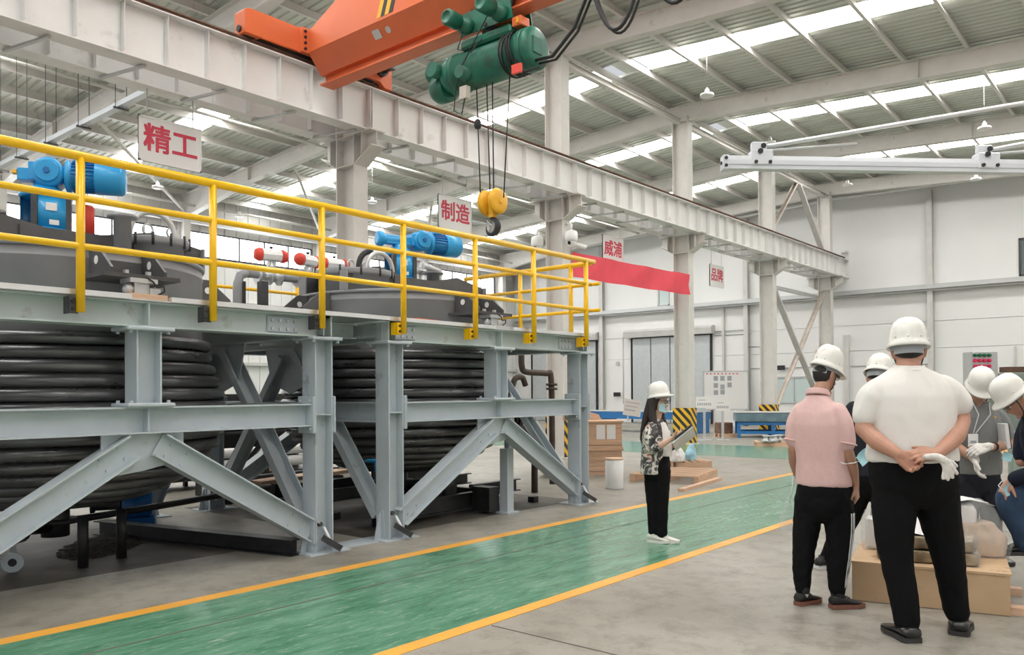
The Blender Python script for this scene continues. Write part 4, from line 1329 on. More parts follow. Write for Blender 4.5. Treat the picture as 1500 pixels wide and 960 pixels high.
class Flesh(MB):
    def limb(s, pts, rad, n=14, sm=5):
        P = catmull(pts, sm)
        s.tube(P, lerp_list(list(rad), len(P)), n)
        s.ball(P[0], rad[0] * .98, 10); s.ball(P[-1], rad[-1] * .98, 10)
        return s

    def torso(s, rings, pw=2.4, n=28, sm=4):
        """rings: (x, y, z, half width, half depth, lateral angle)"""
        R_ = []
        for i in range(len(rings) - 1):
            for k in range(sm):
                t = k / sm; t = t * t * (3 - 2 * t) * .5 + t * .5
                R_.append([a + (b - a) * t for a, b in zip(rings[i], rings[i + 1])])
        R_.append(list(rings[-1]))
        prev = None
        for x, y, z, a, b, ph in R_:
            ring = []
            for j in range(n):
                q = 2 * PI * j / n
                c, d = math.cos(q), math.sin(q)
                cx = math.copysign(abs(c) ** (2 / pw), c) * a
                cy = math.copysign(abs(d) ** (2 / pw), d) * b
                ring.append(s.bm.verts.new((x + cx * math.cos(ph) - cy * math.sin(ph), y + cx * math.sin(ph) + cy * math.cos(ph), z)))
            if prev:
                for j in range(n): s._f([prev[j], prev[(j + 1) % n], ring[(j + 1) % n], ring[j]])
            else: s._f(ring[::-1])
            prev = ring
        s._f(prev)
        return s

    def hand(s, w, d, nrm, thumb, curl=(.5, .5, .5, .5), sc=1.0, spread=.06, thumb_out=.75, thumb_curl=.3):
        """w wrist, d direction of the fingers, nrm out of the palm, thumb = +1/-1 side"""
        w = Vector(w); d = Vector(d).normalized(); nrm = Vector(nrm); nrm = (nrm - d * nrm.dot(d)).normalized()
        t = d.cross(nrm) * thumb
        L = .092 * sc
        for k in (-1.5, -.5, .5, 1.5):
            a = w + t * k * .014 * sc + d * .004
            b = w + t * k * .021 * sc + d * L
            s.tube([a, (a + b) / 2, b], [.0165 * sc, .0165 * sc, .0125 * sc], 10)
        s.tube([w - d * .02, w + d * .03 * sc], [.026 * sc, .024 * sc], 12)
        for i, k in enumerate((1.5, .5, -.5, -1.5)):
            ln = (.074, .082, .076, .060)[i] * sc
            p = w + t * k * .0215 * sc + d * (L - abs(k) * .004)
            dirv = (d + t * spread * k).normalized()
            ax = dirv.cross(nrm).normalized()
            pts, ang = [p], 0
            for seg, f in ((.45, .8), (.32, 1.0), (.23, .7)):
                ang += curl[i] * f
                pts.append(pts[-1] + (dirv * math.cos(ang) + nrm * math.sin(ang)) * ln * seg)
            s.tube(pts, [.0092 * sc, .0088 * sc, .008 * sc, .0068 * sc], 10)
            s.ball(pts[-1], .0068 * sc, 8)
            for q in pts[1:-1]: s.ball(q, .0088 * sc, 8)
            s.ball(p, .011 * sc, 8)
        b = w + t * .026 * sc + d * .022 * sc
        pts = [b]
        dv = (t * thumb_out + d * (1.05 - thumb_out) + nrm * .25).normalized()
        pts.append(pts[-1] + dv * .034 * sc)
        dv = (dv * (1 - thumb_curl) + d * thumb_curl + nrm * thumb_curl * .5).normalized()
        pts.append(pts[-1] + dv * .030 * sc)
        pts.append(pts[-1] + dv * .024 * sc)
        s.tube(pts, [.0155 * sc, .0125 * sc, .0105 * sc, .008 * sc], 10)
        s.ball(pts[-1], .008 * sc, 8); s.ball(b, .0155 * sc, 8)
        return s

    def head(s, c, fwd, up=(0, 0, 1), sc=1.0):
        """c = centre of the skull at ear level"""
        f = Vector(fwd).normalized(); u = Vector(up); u = (u - f * u.dot(f)).normalized(); r = f.cross(u)
        M = Matrix((r, f, u)).transposed().to_4x4(); M.translation = Vector(c)
        g = bmesh.ops.create_uvsphere(s.bm, u_segments=28, v_segments=20, radius=1)
        for v in g['verts']:
            x, y, z = v.co
            X, Y, Z = x * .077, y * .097, z * .118
            if z < 0:
                X *= 1 - .30 * abs(z) ** 1.6
                if y < 0: Y *= 1 - .45 * abs(z) ** 1.2
                else: Y *= 1 - .10 * abs(z)
                Y += .012 * abs(z)
            if y > .55: Y *= .95
            if z < -.55 and y > .2: Z -= .006; Y += .008
            v.co = M @ (Vector((X, Y, Z)) * sc)
        def P(a, b, c_): return M @ (Vector((a, b, c_)) * sc)
        s.tube([P(0, .086, .022), P(0, .098, .0), P(0, .112, -.022), P(0, .100, -.034)], [.008 * sc, .010 * sc, .0125 * sc, .008 * sc], 10)
        for k in (-1, 1):
            s.ball(P(k * .011, .098, -.028), .0085 * sc, 8)
            s.ball(P(k * .030, .082, .026), .013 * sc, 8, (1.3, .7, .6))
            s.tube([P(k * .076, -.002, .028), P(k * .088, -.012, .022), P(k * .086, -.010, -.005), P(k * .078, .002, -.030)], [.009 * sc, .011 * sc, .010 * sc, .008 * sc], 8)
        s.ball(P(0, .093, -.056), .011 * sc, 8, (1.9, .8, .6)); s.ball(P(0, .091, -.066), .010 * sc, 8, (1.7, .8, .6))
        s.ball(P(0, .086, -.098), .018 * sc, 10, (1.1, .8, .8))
        return M


def solidify(mb, name, m, parent, voxel=.008, smooth=4, wrinkle=0.0, wscale=9.0, label=None, wdir=(1, 1, .55), squash=None):
    """voxel-fuses everything in mb into one continuous skin"""
    bm = mb.bm
    bmesh.ops.recalc_face_normals(bm, faces=bm.faces)
    me = bpy.data.meshes.new('tmp'); bm.to_mesh(me); bm.free()
    o = bpy.data.objects.new('tmp_skin', me); WORK.collection.objects.link(o)
    r = o.modifiers.new('r', 'REMESH'); r.mode = 'VOXEL'; r.voxel_size = voxel; r.use_smooth_shade = True
    if smooth:
        q = o.modifiers.new('s', 'SMOOTH'); q.factor = .5; q.iterations = smooth
    dg = work_graph()
    out = bpy.data.meshes.new_from_object(o.evaluated_get(dg))
    bpy.data.objects.remove(o); bpy.data.meshes.remove(me)
    if wrinkle:
        k = Vector(wdir) * wscale
        sd = Vector((rnd.random() * 50, rnd.random() * 50, 0))
        nv_ = len(out.vertices)
        co = [0.0] * (3 * nv_); no = [0.0] * (3 * nv_)
        out.vertices.foreach_get('co', co); out.vertices.foreach_get('normal', no)
        for i in range(0, 3 * nv_, 3):
            p = Vector((co[i] * k.x, co[i + 1] * k.y, co[i + 2] * k.z)) + sd
            w_ = wrinkle * (noise.noise(p) * .8 + (1 - abs(noise.noise(p * 1.7 + Vector((9, 3, 1)))) * 2) * .6)
            co[i] += no[i] * w_; co[i + 1] += no[i + 1] * w_; co[i + 2] += no[i + 2] * w_
        out.vertices.foreach_set('co', co)
    out.polygons.foreach_set('use_smooth', [True] * len(out.polygons))
    out.materials.clear(); out.materials.append(m); out.name = name
    ob = bpy.data.objects.new(name, out)
    link(ob, parent)
    WM[ob.name] = WM[parent.name].copy()
    if label: ob['label'] = label
    return ob


def skin_mat(name, col, var=.08):
    m = mat(name, col, .48, var=var, scale=14, bump=.05, bscale=120)
    m.node_tree.nodes['Principled BSDF'].inputs['Subsurface Weight'].default_value = .12
    m.node_tree.nodes['Principled BSDF'].inputs['Subsurface Radius'].default_value = (.02, .008, .004)
    MT[name] = m
    return m


skin_mat('skin_ruddy', (0.50, 0.26, 0.18))
skin_mat('skin_tan', (0.46, 0.255, 0.175))
skin_mat('skin_pale', (0.62, 0.40, 0.31))
M_('helmet_white', (0.80, 0.79, 0.74), 0.25, coat=.4, var=.02)
M_('band_grey', (0.36, 0.38, 0.40), 0.6)
M_('hair_black', (0.012, 0.010, 0.010), 0.45, var=.3, scale=40, stretch=(6, 6, .6), bump=.4, bscale=60)
M_('hair_brown', (0.028, 0.018, 0.016), 0.38, var=.35, scale=30, stretch=(6, 6, .4), bump=.5, bscale=50)
M_('shirt_white', (0.80, 0.775, 0.74), 0.8, bump=.25, bscale=9)
M_('polo_pink', (0.74, 0.50, 0.475), 0.85, var=.03, scale=60, bump=.25, bscale=8)
M_('polo_grey', (0.215, 0.22, 0.22), 0.85, var=.05, scale=60, bump=.25, bscale=8)
M_('cloth_black', (0.007, 0.007, 0.008), 0.78, spec=.12, bump=.35, bscale=7)
M_('cloth_dark', (0.025, 0.027, 0.035), 0.8, spec=.12, bump=.3, bscale=8)
M_('jacket_navy', (0.014, 0.018, 0.030), 0.75, spec=.12, bump=.35, bscale=7)
M_('denim', (0.022, 0.052, 0.105), 0.85, var=.25, scale=12, bump=.3, bscale=8)
M_('leather_black', (0.010, 0.010, 0.010), 0.28, coat=.2)
M_('knit_black', (0.018, 0.018, 0.018), 0.7, var=.3, scale=80)
M_('sole_dark', (0.035, 0.033, 0.032), 0.6)
M_('sole_rust', (0.22, 0.09, 0.06), 0.5)
M_('sneaker_white', (0.78, 0.76, 0.70), 0.55, var=.03)
M_('glove_white', (0.74, 0.71, 0.67), 0.9, var=.06, scale=60, bump=.3, bscale=90)
M_('mask_blue', (0.42, 0.70, 0.76), 0.85)
M_('stripe_white', (0.72, 0.72, 0.72), 0.7)


def lens_mat():
    m = mat('clear_lens', (0.75, 0.78, 0.8), .05, alpha=.28)
    MT['clear_lens'] = m
lens_mat()


def hard_hat(parent, c, fwd, up=(0, 0, 1), sc=1.0, logo=False, band=True):
    f = Vector(fwd).normalized(); u = Vector(up); u = (u - f * u.dot(f)).normalized(); r = f.cross(u)
    M = Matrix((r, f, u)).transposed().to_4x4(); M.translation = Vector(c)
    mb = MB()
    n = 40
    prof = [(1.16, -.012), (1.15, .0), (1.03, .012), (1.0, .03), (.985, .06), (.93, .095), (.80, .128), (.55, .152), (.28, .163), (0, .166)]
    inner = [(0, .150), (.5, .138), (.75, .116), (.88, .085), (.94, .05), (.955, .01), (1.0, -.002), (1.13, -.018)]
    def ring(k, h):
        if k == 0: return [mb.bm.verts.new(M @ (Vector((0, 0, h)) * sc))]
        out = []
        for j in range(n):
            a = 2 * PI * j / n
            x, y = math.cos(a), math.sin(a)
            kk = k
            if k > 1.05 and y > .3: kk = k + .22 * ((y - .3) / .7) ** 1.4 * (k - 1) / .16
            hh = h - (.012 * max(0, y) if k > 1.0 else 0)
            ridge = .004 if (abs(x) < .13 and k < .95) else 0
            out.append(mb.bm.verts.new(M @ (Vector((x * .104 * kk, y * .128 * kk, hh + ridge)) * sc)))
        return out
    rr = [ring(k, h) for k, h in prof] + [ring(k, h) for k, h in inner]
    rr.append(rr[0])
    for A, B in zip(rr, rr[1:]):
        for j in range(n):
            q = (j + 1) % n
            if len(A) == 1 and len(B) == 1: continue
            vs = [A[0], B[q], B[j]] if len(A) == 1 else ([A[j], A[q], B[0]] if len(B) == 1 else [A[j], A[q], B[q], B[j]])
            fc = mb._f(vs)
            if fc: fc.smooth = True
    hat = mb.build('hard_hat', MT['helmet_white'], parent, local=True)
    if band:
        b = MB()
        def P(a, z, k): return M @ (Vector((math.cos(a) * .104 * k, math.sin(a) * .128 * k, z)) * sc)
        for (a0, a1, z0, z1) in ((0, 2 * PI, -.035, -.008), (PI * 1.18, PI * 1.82, -.062, -.02)):
            m = 40
            A = [[b.bm.verts.new(P(a0 + (a1 - a0) * i / m, z, .90 + e)) for i in range(m + 1)] for z, e in ((z0, 0), (z1, 0), (z1, -.03), (z0, -.03))]
            for i in range(m):
                for q in range(4): b._f([A[q][i], A[q][i + 1], A[(q + 1) % 4][i + 1], A[(q + 1) % 4][i]])
        b.build('headband', MT['band_grey'], hat, local=True)
        rv = MB()
        for a in (PI * 1.28, PI * 1.5, PI * 1.72, 0.1, PI - .1):
            p = M @ (Vector((math.cos(a) * .104 * 1.0, math.sin(a) * .128 * 1.0, .036)) * sc)
            rv.ball(p, .006, 8)
        rv.build('rivet', MT['helmet_white'], hat, local=True, kind='stuff')
    return hat, M


def shoe(parent, heel, d, L=.29, w=.052, up_m='leather_black', sole_m='sole_dark', ankle=.09, lift=0.0, name='shoe', label=None):
    h = Vector(heel); d = Vector(d); d = Vector((d.x, d.y, 0)).normalized(); s = Vector((-d.y, d.x, 0))
    mb = Flesh(); so = MB()
    st = [(0.0, .72, .075), (.08, .9, .092), (.2, .92, .098), (.36, .88, .085), (.5, .95, .068), (.68, 1.08, .055), (.84, .98, .045), (.95, .7, .034), (1.0, .35, .025)]
    rings, sr = [], []
    for t, k, z in st:
        c = h + d * (t * L) + Vector((0, 0, lift))
        ring = []
        for j in range(16):
            a = 2 * PI * j / 16
            x = math.copysign(abs(math.cos(a)) ** .8, math.cos(a)) * w * k
            zz = (.028 + (z - .028) * (.5 + .5 * math.sin(a))) if math.sin(a) > -1 else .028
            ring.append(mb.bm.verts.new(c + s * x + Vector((0, 0, max(.022, zz)))))
        rings.append(ring)
        tip = .006 if t > .8 else 0
        sr.append([so.bm.verts.new(c + s * (x * w * k * 1.06) + Vector((0, 0, z_ + tip))) for x, z_ in ((-1, .030), (1, .030), (1, .002), (-1, .002))])
    for A, B in zip(rings, rings[1:]):
        for j in range(16):
            f = mb._f([A[j], A[(j + 1) % 16], B[(j + 1) % 16], B[j]])
            if f: f.smooth = True
    mb._f(rings[0][::-1]); mb._f(rings[-1])
    mb.tube([h + d * .27 * L + Vector((0, 0, lift + .07)), h + d * .24 * L + Vector((0, 0, lift + ankle + .02))], [w * .85, w * .8], 14)
    for A, B in zip(sr, sr[1:]):
        for j in range(4): so._f([A[j], A[(j + 1) % 4], B[(j + 1) % 4], B[j]])
    so._f(sr[0][::-1]); so._f(sr[-1])
    o = mb.build(name, MT[up_m], parent, local=True, smooth=True, label=label)
    so.build('sole', MT[sole_m], o, local=True)
    lc = MB()
    for t in (.42, .49, .56):
        c = h + d * (t * L) + Vector((0, 0, lift + .088 - (t - .4) * .12))
        lc.tube([c - s * .024 - Vector((0, 0, .008)), c + Vector((0, 0, .003)), c + s * .024 - Vector((0, 0, .008))], .0035, 6)
    lc.build('laces', MT[up_m if up_m == 'sneaker_white' else 'black_rubber'], o, local=True, kind='stuff')
    return o


def person(label, right, depth, group=None):
    loc = (math.sin(YAW) * right + math.cos(YAW) * depth, -math.cos(YAW) * right + math.sin(YAW) * depth, 0)
    return thing('person', label, 'person', loc, CAMRZ, group)


def glasses(parent, M, sc=1.0, frame='black_steel'):
    def P(a, b, c_): return M @ (Vector((a, b, c_)) * sc)
    g = MB()
    for k in (-1, 1):
        ring = [P(k * .034 + .026 * math.cos(a), .100 - .006 * abs(math.cos(a)), .020 + .019 * math.sin(a)) for a in [2 * PI * i / 16 for i in range(16)]]
        g.tube(ring, .0022, 6, closed=True)
        g.tube([P(k * .060, .095, .026), P(k * .080, .03, .024), P(k * .084, -.012, .022)], .0025, 6)
    g.tube([P(-.009, .103, .024), P(.009, .103, .024)], .0022, 6)
    o = g.build('glasses', MT[frame], parent, local=True)
    ln = MB()
    for k in (-1, 1):
        ring = [P(k * .034 + .025 * math.cos(a), .100 - .006 * abs(math.cos(a)), .020 + .018 * math.sin(a)) for a in [2 * PI * i / 16 for i in range(16)]]
        ln._f([ln.bm.verts.new(p) for p in ring])
    ln.build('lenses', MT['clear_lens'], o, local=True, kind='stuff')
    return o


def eyes(parent, M, sc=1.0):
    for k in (-1, 1):
        e = MB().ball(M @ (Vector((k * .031, .080, .014)) * sc), .0115 * sc, 10)
        o = e.build('eye', MT['stripe_white'], parent, local=True)
        MB().ball(M @ (Vector((k * .031, .0885, .014)) * sc), .0052 * sc, 8).build('iris', MT['hair_black'], o, local=True)


def strap(parent, M, sc=1.0):
    def P(a, b, c_): return M @ (Vector((a, b, c_)) * sc)
    m = MB()
    for k in (-1, 1): m.tube([P(k * .082, .03, .05), P(k * .082, .035, 0), P(k * .06, .05, -.07), P(0, .062, -.118)], .004, 6)
    m.build('chin_strap', MT['black_rubber'], parent, local=True)


# --- A: big man in the white shirt, back to the camera, hands clasped behind
pA = person('big man in a white short-sleeved shirt seen from behind, hands clasped behind his back', 2.43, 4.95)
b = Flesh()
hd = b.head((.0, .055, 1.722), (.42, .88, -.22), (.08, .2, 1), 1.06)
MA = hd
b.limb([(-.03, .0, 1.50), (-.02, .02, 1.60), (-.01, .045, 1.68)], [.085, .072, .066])
b.torso([(-.02, 0, .95, .20, .14, 0), (-.02, .0, 1.2, .21, .14, 0), (-.02, .0, 1.45, .22, .13, 0), (-.02, 0, 1.56, .12, .09, 0)])
# arms: shoulder, elbow, wrist
Lsh, Lel, Lwr = (-.245, .0, 1.49), (-.312, -.02, 1.265), (-.205, -.225, 1.125)
Rsh, Rel, Rwr = (.205, .0, 1.50), (.282, -.01, 1.315), (.005, -.25, 1.125)
b.limb([Lsh, (-.285, 0, 1.38), Lel], [.062, .058, .052]); b.limb([Lel, (-.275, -.13, 1.19), Lwr], [.052, .052, .034])
b.limb([Rsh, (.255, 0, 1.41), Rel], [.062, .058, .052]); b.limb([Rel, (.17, -.14, 1.215), Rwr], [.053, .052, .034])
# left hand hangs below, held by the right hand over it
b.hand(Lwr, (.68, -.12, -.62), (.25, -.95, .1), -1, (.85, .9, .95, 1.0), 1.08, .05, .6, .4)
b.hand(Rwr, (-.95, -.10, .02), (.0, .75, -.6), -1, (.5, .55, .6, .65), 1.08, .03, .5, .4)
b.limb([(-.1, 0, .9), (-.115, 0, .5), (-.072, -.02, .1)], [.08, .055, .04]); b.limb([(.12, 0, .9), (.21, .04, .5), (.295, .09, .1)], [.08, .055, .04])
solidify(b, 'body', MT['skin_ruddy'], pA, .0055, 3)
s = Flesh()
s.torso([(-.012, 0, 1.065, .262, .185, 0), (-.012, 0, 1.10, .266, .188, 0), (-.016, .0, 1.22, .252, .18, 0), (-.02, .0, 1.36, .255, .175, 0), (-.02, .0, 1.46, .258, .155, 0), (-.02, .005, 1.53, .235, .13, 0), (-.02, .01, 1.58, .185, .11, 0), (-.02, .015, 1.615, .125, .095, 0), (-.02, .02, 1.64, .085, .082, 0)], 2.2)
s.limb([(-.20, 0, 1.495), (-.258, -.005, 1.44), (-.300, -.012, 1.345)], [.085, .088, .076])
s.limb([(.165, 0, 1.505), (.225, -.005, 1.465), (.272, -.01, 1.405)], [.085, .088, .078])
solidify(s, 'shirt', MT['shirt_white'], pA, .010, 9, .006, 7.5)
c = Flesh()
c.tube([(-.018 + .083 * math.cos(a), .02 + .081 * math.sin(a), 1.640 + .010 * math.sin(a)) for a in [2 * PI * k / 28 for k in range(28)]], .011, 8, closed=True)
c.tube([(-.018 + .095 * math.cos(a), .02 + .093 * math.sin(a), 1.622 + .010 * math.sin(a)) for a in [2 * PI * k / 28 for k in range(28)]], .010, 8, closed=True)
solidify(c, 'collar', MT['shirt_white'], pA, .006, 3)
t = Flesh()
t.torso([(-.01, 0, 1.10, .25, .172, 0), (-.01, 0, 1.02, .256, .178, 0), (-.0, 0, .92, .25, .172, 0), (.005, 0, .84, .20, .14, 0), (.01, 0, .79, .12, .09, 0)])
t.limb([(-.115, .0, .92), (-.125, .0, .76), (-.125, .0, .60), (-.112, -.005, .44), (-.085, -.02, .25), (-.072, -.025, .10)], [.135, .125, .108, .092, .080, .074])
t.limb([(.115, .0, .92), (.15, .015, .76), (.19, .03, .60), (.225, .045, .44), (.268, .075, .25), (.295, .09, .12)], [.135, .125, .106, .090, .077, .070])
solidify(t, 'trousers', MT['cloth_black'], pA, .011, 7, .007, 7, wdir=(1, 1, .8))
shoe(pA, (-.072, -.115, 0), (-.05, 1, 0), .31, .066)
shoe(pA, (.265, .02, 0), (.50, .8, 0), .31, .064)
hair = Flesh()
g = bmesh.ops.create_uvsphere(hair.bm, u_segments=24, v_segments=16, radius=1, matrix=MA @ Matrix.Diagonal((.086, .104, .10, 1)) @ Matrix.Translation((0, -.06, .22)))
solidify(hair, 'hair', MT['hair_black'], pA, .008, 2)
hard_hat(pA, MA @ Vector((0, -.005, .050)), (.42, .88, -.10), (.02, .10, 1), 1.04)
strap(pA, MA, 1.06); glasses(pA, MA, 1.06); eyes(pA, MA, 1.06)
# gloves in his hand
gv = thing('work_gloves', 'pair of white knit gloves held by the man in the white shirt', 'gloves', WM[pA.name] @ Vector((.0, -.335, 1.035)), CAMRZ)
q = Flesh()
q.limb([(-.10, .0, .085), (-.05, -.012, .085), (-.01, -.016, .065)], [.014, .020, .024])
for k, (ex, ez) in enumerate(((-.012, -.035), (.012, -.042), (.036, -.030), (.058, -.008))):
    q.limb([(-.02 + k * .010, -.014 - .004 * k, .062), (ex * .5 + .0, -.020 - .005 * k, .030 + .3 * ez), (ex, -.016 - .004 * k, ez)], [.013, .0115, .0105], 12)
solidify(q, 'glove', MT['glove_white'], gv, .0045, 2, .0015, 30)
q = Flesh()
q.limb([(-.10, .014, .078), (-.04, .010, .078), (.005, .006, .062)], [.013, .018, .020])
for k, (ex, ez) in enumerate(((.035, .0), (.055, .012), (.07, .03))): q.limb([(.0 + k * .006, .006, .058), (.02 + ex * .4, .008, .045 + ez * .3), (ex + .008, .010, ez)], [.0115, .0105, .0095], 10)
solidify(q, 'glove', MT['glove_white'], gv, .0045, 2, .0015, 30)

# --- B: man in the pink polo, turned to the right
pB = person('man in a pink polo shirt and black trousers with white side stripes', 2.155, 5.70)
LB = -.72      # lateral angle of his shoulders
cl, sl = math.cos(LB), math.sin(LB)
b = Flesh()
MBh = b.head((.045, .03, 1.60), (.86, .35, -.36), (.30, .12, 1), 1.0)
b.limb([(-.04, 0, 1.36), (-.02, .0, 1.46), (.02, .015, 1.54)], [.075, .062, .058])
b.torso([(0, 0, .85, .15, .11, LB), (0, 0, 1.1, .16, .11, LB), (-.02, 0, 1.35, .17, .10, LB), (-.03, 0, 1.44, .1, .07, LB)])
RS, RE, RW = (.105, -.125, 1.345), (.148, -.15, 1.075), (.232, -.09, .84)
LS, LE, LW = (-.165, .08, 1.34), (-.195, .10, 1.09), (-.13, .22, .90)
b.limb([RS, (.13, -.145, 1.21), RE], [.05, .046, .042]); b.limb([RE, (.195, -.125, .96), RW], [.044, .042, .028])
b.limb([LS, (-.19, .09, 1.21), LE], [.05, .046, .042]); b.limb([LE, (-.17, .16, .99), LW], [.044, .042, .028])
b.hand(RW, (.12, .05, -1), (-.75, .55, .0), -1, (.7, .75, .8, .85), 1.0, .03, .5, .4)
b.hand(LW, (.6, .4, -.5), (.4, .2, .6), 1, (.5, .5, .5, .5), 1.0)
b.limb([(-.09, .05, .72), (-.125, .055, .45), (-.155, .03, .09)], [.07, .055, .04]); b.limb([(.1, -.05, .72), (.102, -.065, .45), (.085, -.07, .09)], [.07, .055, .04])
solidify(b, 'body', MT['skin_tan'], pB, .0055, 3)
s = Flesh()
s.torso([(.01, 0, .835, .215, .158, LB), (.01, 0, .87, .218, .16, LB), (.0, 0, 1.0, .200, .15, LB), (-.015, 0, 1.14, .202, .148, LB), (-.027, 0, 1.26, .208, .142, LB), (-.032, 0, 1.34, .196, .122, LB), (-.034, .0, 1.395, .155, .10, LB), (-.032, .0, 1.43, .11, .085, LB), (-.03, .005, 1.465, .078, .072, LB)], 2.2)
s.limb([(.085, -.11, 1.345), (.118, -.14, 1.27), (.14, -.155, 1.14)], [.072, .072, .064])
s.limb([(-.14, .075, 1.345), (-.182, .09, 1.26), (-.198, .10, 1.15)], [.072, .072, .064])
solidify(s, 'polo_shirt', MT['polo_pink'], pB, .010, 9, .0055, 8)
c = Flesh()
c.tube([(-.025 + .078 * math.cos(a), .008 + .075 * math.sin(a), 1.488 + .028 * math.cos(a - .9) * -.6) for a in [2 * PI * k / 28 for k in range(28)]], .014, 8, closed=True)
c.tube([(-.025 + .088 * math.cos(a), .008 + .085 * math.sin(a), 1.468 + .028 * math.cos(a - .9) * -.6) for a in [2 * PI * k / 28 for k in range(28)]], .011, 8, closed=True)
solidify(c, 'collar', MT['polo_pink'], pB, .006, 2)
for (p, r_) in (((.141, -.155, 1.135), .067), ((-.198, .10, 1.145), .067)):
    MB().tube([(p[0] + r_ * math.cos(a), p[1] + r_ * math.sin(a), p[2] - .012 * math.cos(a)) for a in [2 * PI * k / 24 for k in range(24)]], .007, 8, closed=True).build('sleeve_hem', MT['polo_pink'], pB, local=True)
t = Flesh()
t.torso([(.01, 0, .87, .20, .148, LB), (.01, 0, .80, .208, .155, LB), (.005, 0, .70, .20, .15, LB), (.0, 0, .63, .16, .12, LB), (.0, 0, .585, .09, .08, LB)])
t.limb([(-.085, .06, .72), (-.105, .06, .56), (-.135, .05, .38), (-.155, .04, .24), (-.155, .03, .115)], [.118, .106, .086, .076, .058])
t.limb([(.10, -.05, .72), (.108, -.06, .56), (.10, -.07, .38), (.085, -.07, .24), (.085, -.07, .115)], [.12, .108, .088, .078, .058])
tr_o = solidify(t, 'trousers', MT['cloth_black'], pB, .011, 7, .010, 8, wdir=(1, 1, 1.1))
legc = catmull([(.10, -.05, .72), (.108, -.06, .56), (.10, -.07, .38), (.085, -.07, .24), (.085, -.07, .15)], 5)
legr = lerp_list([.12, .108, .088, .078, .066], len(legc))
for k in range(3):
    ph_ = R(-58 + 14 * k)
    MB().tube([c_ + Vector((math.cos(ph_), math.sin(ph_), 0)) * (r_ + .004) for c_, r_ in list(zip(legc, legr))[2:]], .0042, 6).build('side_stripe', MT['stripe_white'], tr_o, local=True)
for x, y in ((-.155, .03), (.085, -.07)):
    MB().lathe([(.05, .085), (.055, .10), (.055, .13), (.05, .145)], (x, y, 0), 20).build('ankle_cuff', MT['knit_black'], pB, local=True)
    MB().lathe([(.042, .06), (.042, .10)], (x, y, 0), 16).build('sock', MT['stripe_white'], pB, local=True)
shoe(pB, (-.215, .0, 0), (.75, .42, 0), .27, .048, 'knit_black', 'sole_rust')
shoe(pB, (.02, -.09, 0), (.95, .12, 0), .285, .05, 'knit_black', 'sole_rust')
hair = Flesh()
bmesh.ops.create_uvsphere(hair.bm, u_segments=24, v_segments=16, radius=1, matrix=MBh @ Matrix.Translation((0, -.024, .018)) @ Matrix.Diagonal((.082, .087, .100, 1)))
solidify(hair, 'hair', MT['hair_black'], pB, .008, 2)
hh, HM = hard_hat(pB, MBh @ Vector((0, .005, .058)), (.90, .30, -.34), (.34, .10, 1), 1.0)
strap(pB, MBh); glasses(pB, MBh); eyes(pB, MBh)
# red lettering on the back left of the hat
def hat_text(s_, size, M, ang, z, sc=1.0, off=1.012):
    c_ = bpy.data.curves.new('lettering', 'FONT'); c_.body = s_; c_.size = size; c_.align_x = 'CENTER'; c_.align_y = 'CENTER'; c_.extrude = .0006; c_.shear = .25
    tmp = bpy.data.objects.new('tmp_text', c_); WORK.collection.objects.link(tmp)
    dg = work_graph()
    me = bpy.data.meshes.new_from_object(tmp.evaluated_get(dg))
    bpy.data.objects.remove(tmp); bpy.data.curves.remove(c_)
    p = Vector((math.cos(ang) * .104 * off, math.sin(ang) * .128 * off, z))
    nn = Vector((math.cos(ang) / .118, math.sin(ang) / .142, z * 28)).normalized()
    x = Vector((0, 0, 1)).cross(nn).normalized(); y = nn.cross(x)
    L_ = Matrix((x, y, nn)).transposed().to_4x4(); L_.translation = p * sc
    me.transform(M @ L_)
    me.materials.clear(); me.materials.append(MT['sign_red'])
    o = bpy.data.objects.new('lettering', me); link(o, hh)
hat_text('ITP', .038, HM, PI * 1.33, .082, 1.0, .985)
pB.scale = (.86, .88, 1)
# face mask hung on his elbow
mk = thing('face_mask', 'pale blue face mask hanging from the elbow of the man in pink', 'face mask', WM[pB.name] @ Vector((.185, -.19, 1.02)), CAMRZ)
def mask_mesh(mb, c, r_, u_, w, h, bulge):
    r_ = Vector(r_).normalized(); u_ = Vector(u_).normalized(); n_ = r_.cross(u_)
    for e in (0, .003):
        V = []
        for i in range(9):
            row = []
            for j in range(6):
                a, q = i / 8 * 2 - 1, j / 5 * 2 - 1
                row.append(mb.bm.verts.new(Vector(c) + r_ * a * w / 2 + u_ * q * h / 2 * (1 - .18 * a * a) + n_ * (bulge * (1 - a * a) * (1 - .4 * q * q) + e + .0015 * (j % 2))))
            V.append(row)
        for i in range(8):
            for j in range(5): mb._f([V[i][j], V[i + 1][j], V[i + 1][j + 1], V[i][j + 1]])
    return mb
m_ = MB(); mask_mesh(m_, (.03, -.01, .03), (.75, .2, .6), (-.5, .1, .8), .12, .085, -.03)
m_.build('mask', MT['mask_blue'], mk, local=True, smooth=True, recalc=False)
MB().tube([(-.01, -.01, .0), (-.05, -.02, -.012), (-.11, -.0, -.02), (-.12, .06, -.005), (-.06, .09, .01), (.0, .03, .02)], .0035, 6).build('ear_loop', MT['stripe_white'], mk, local=True)
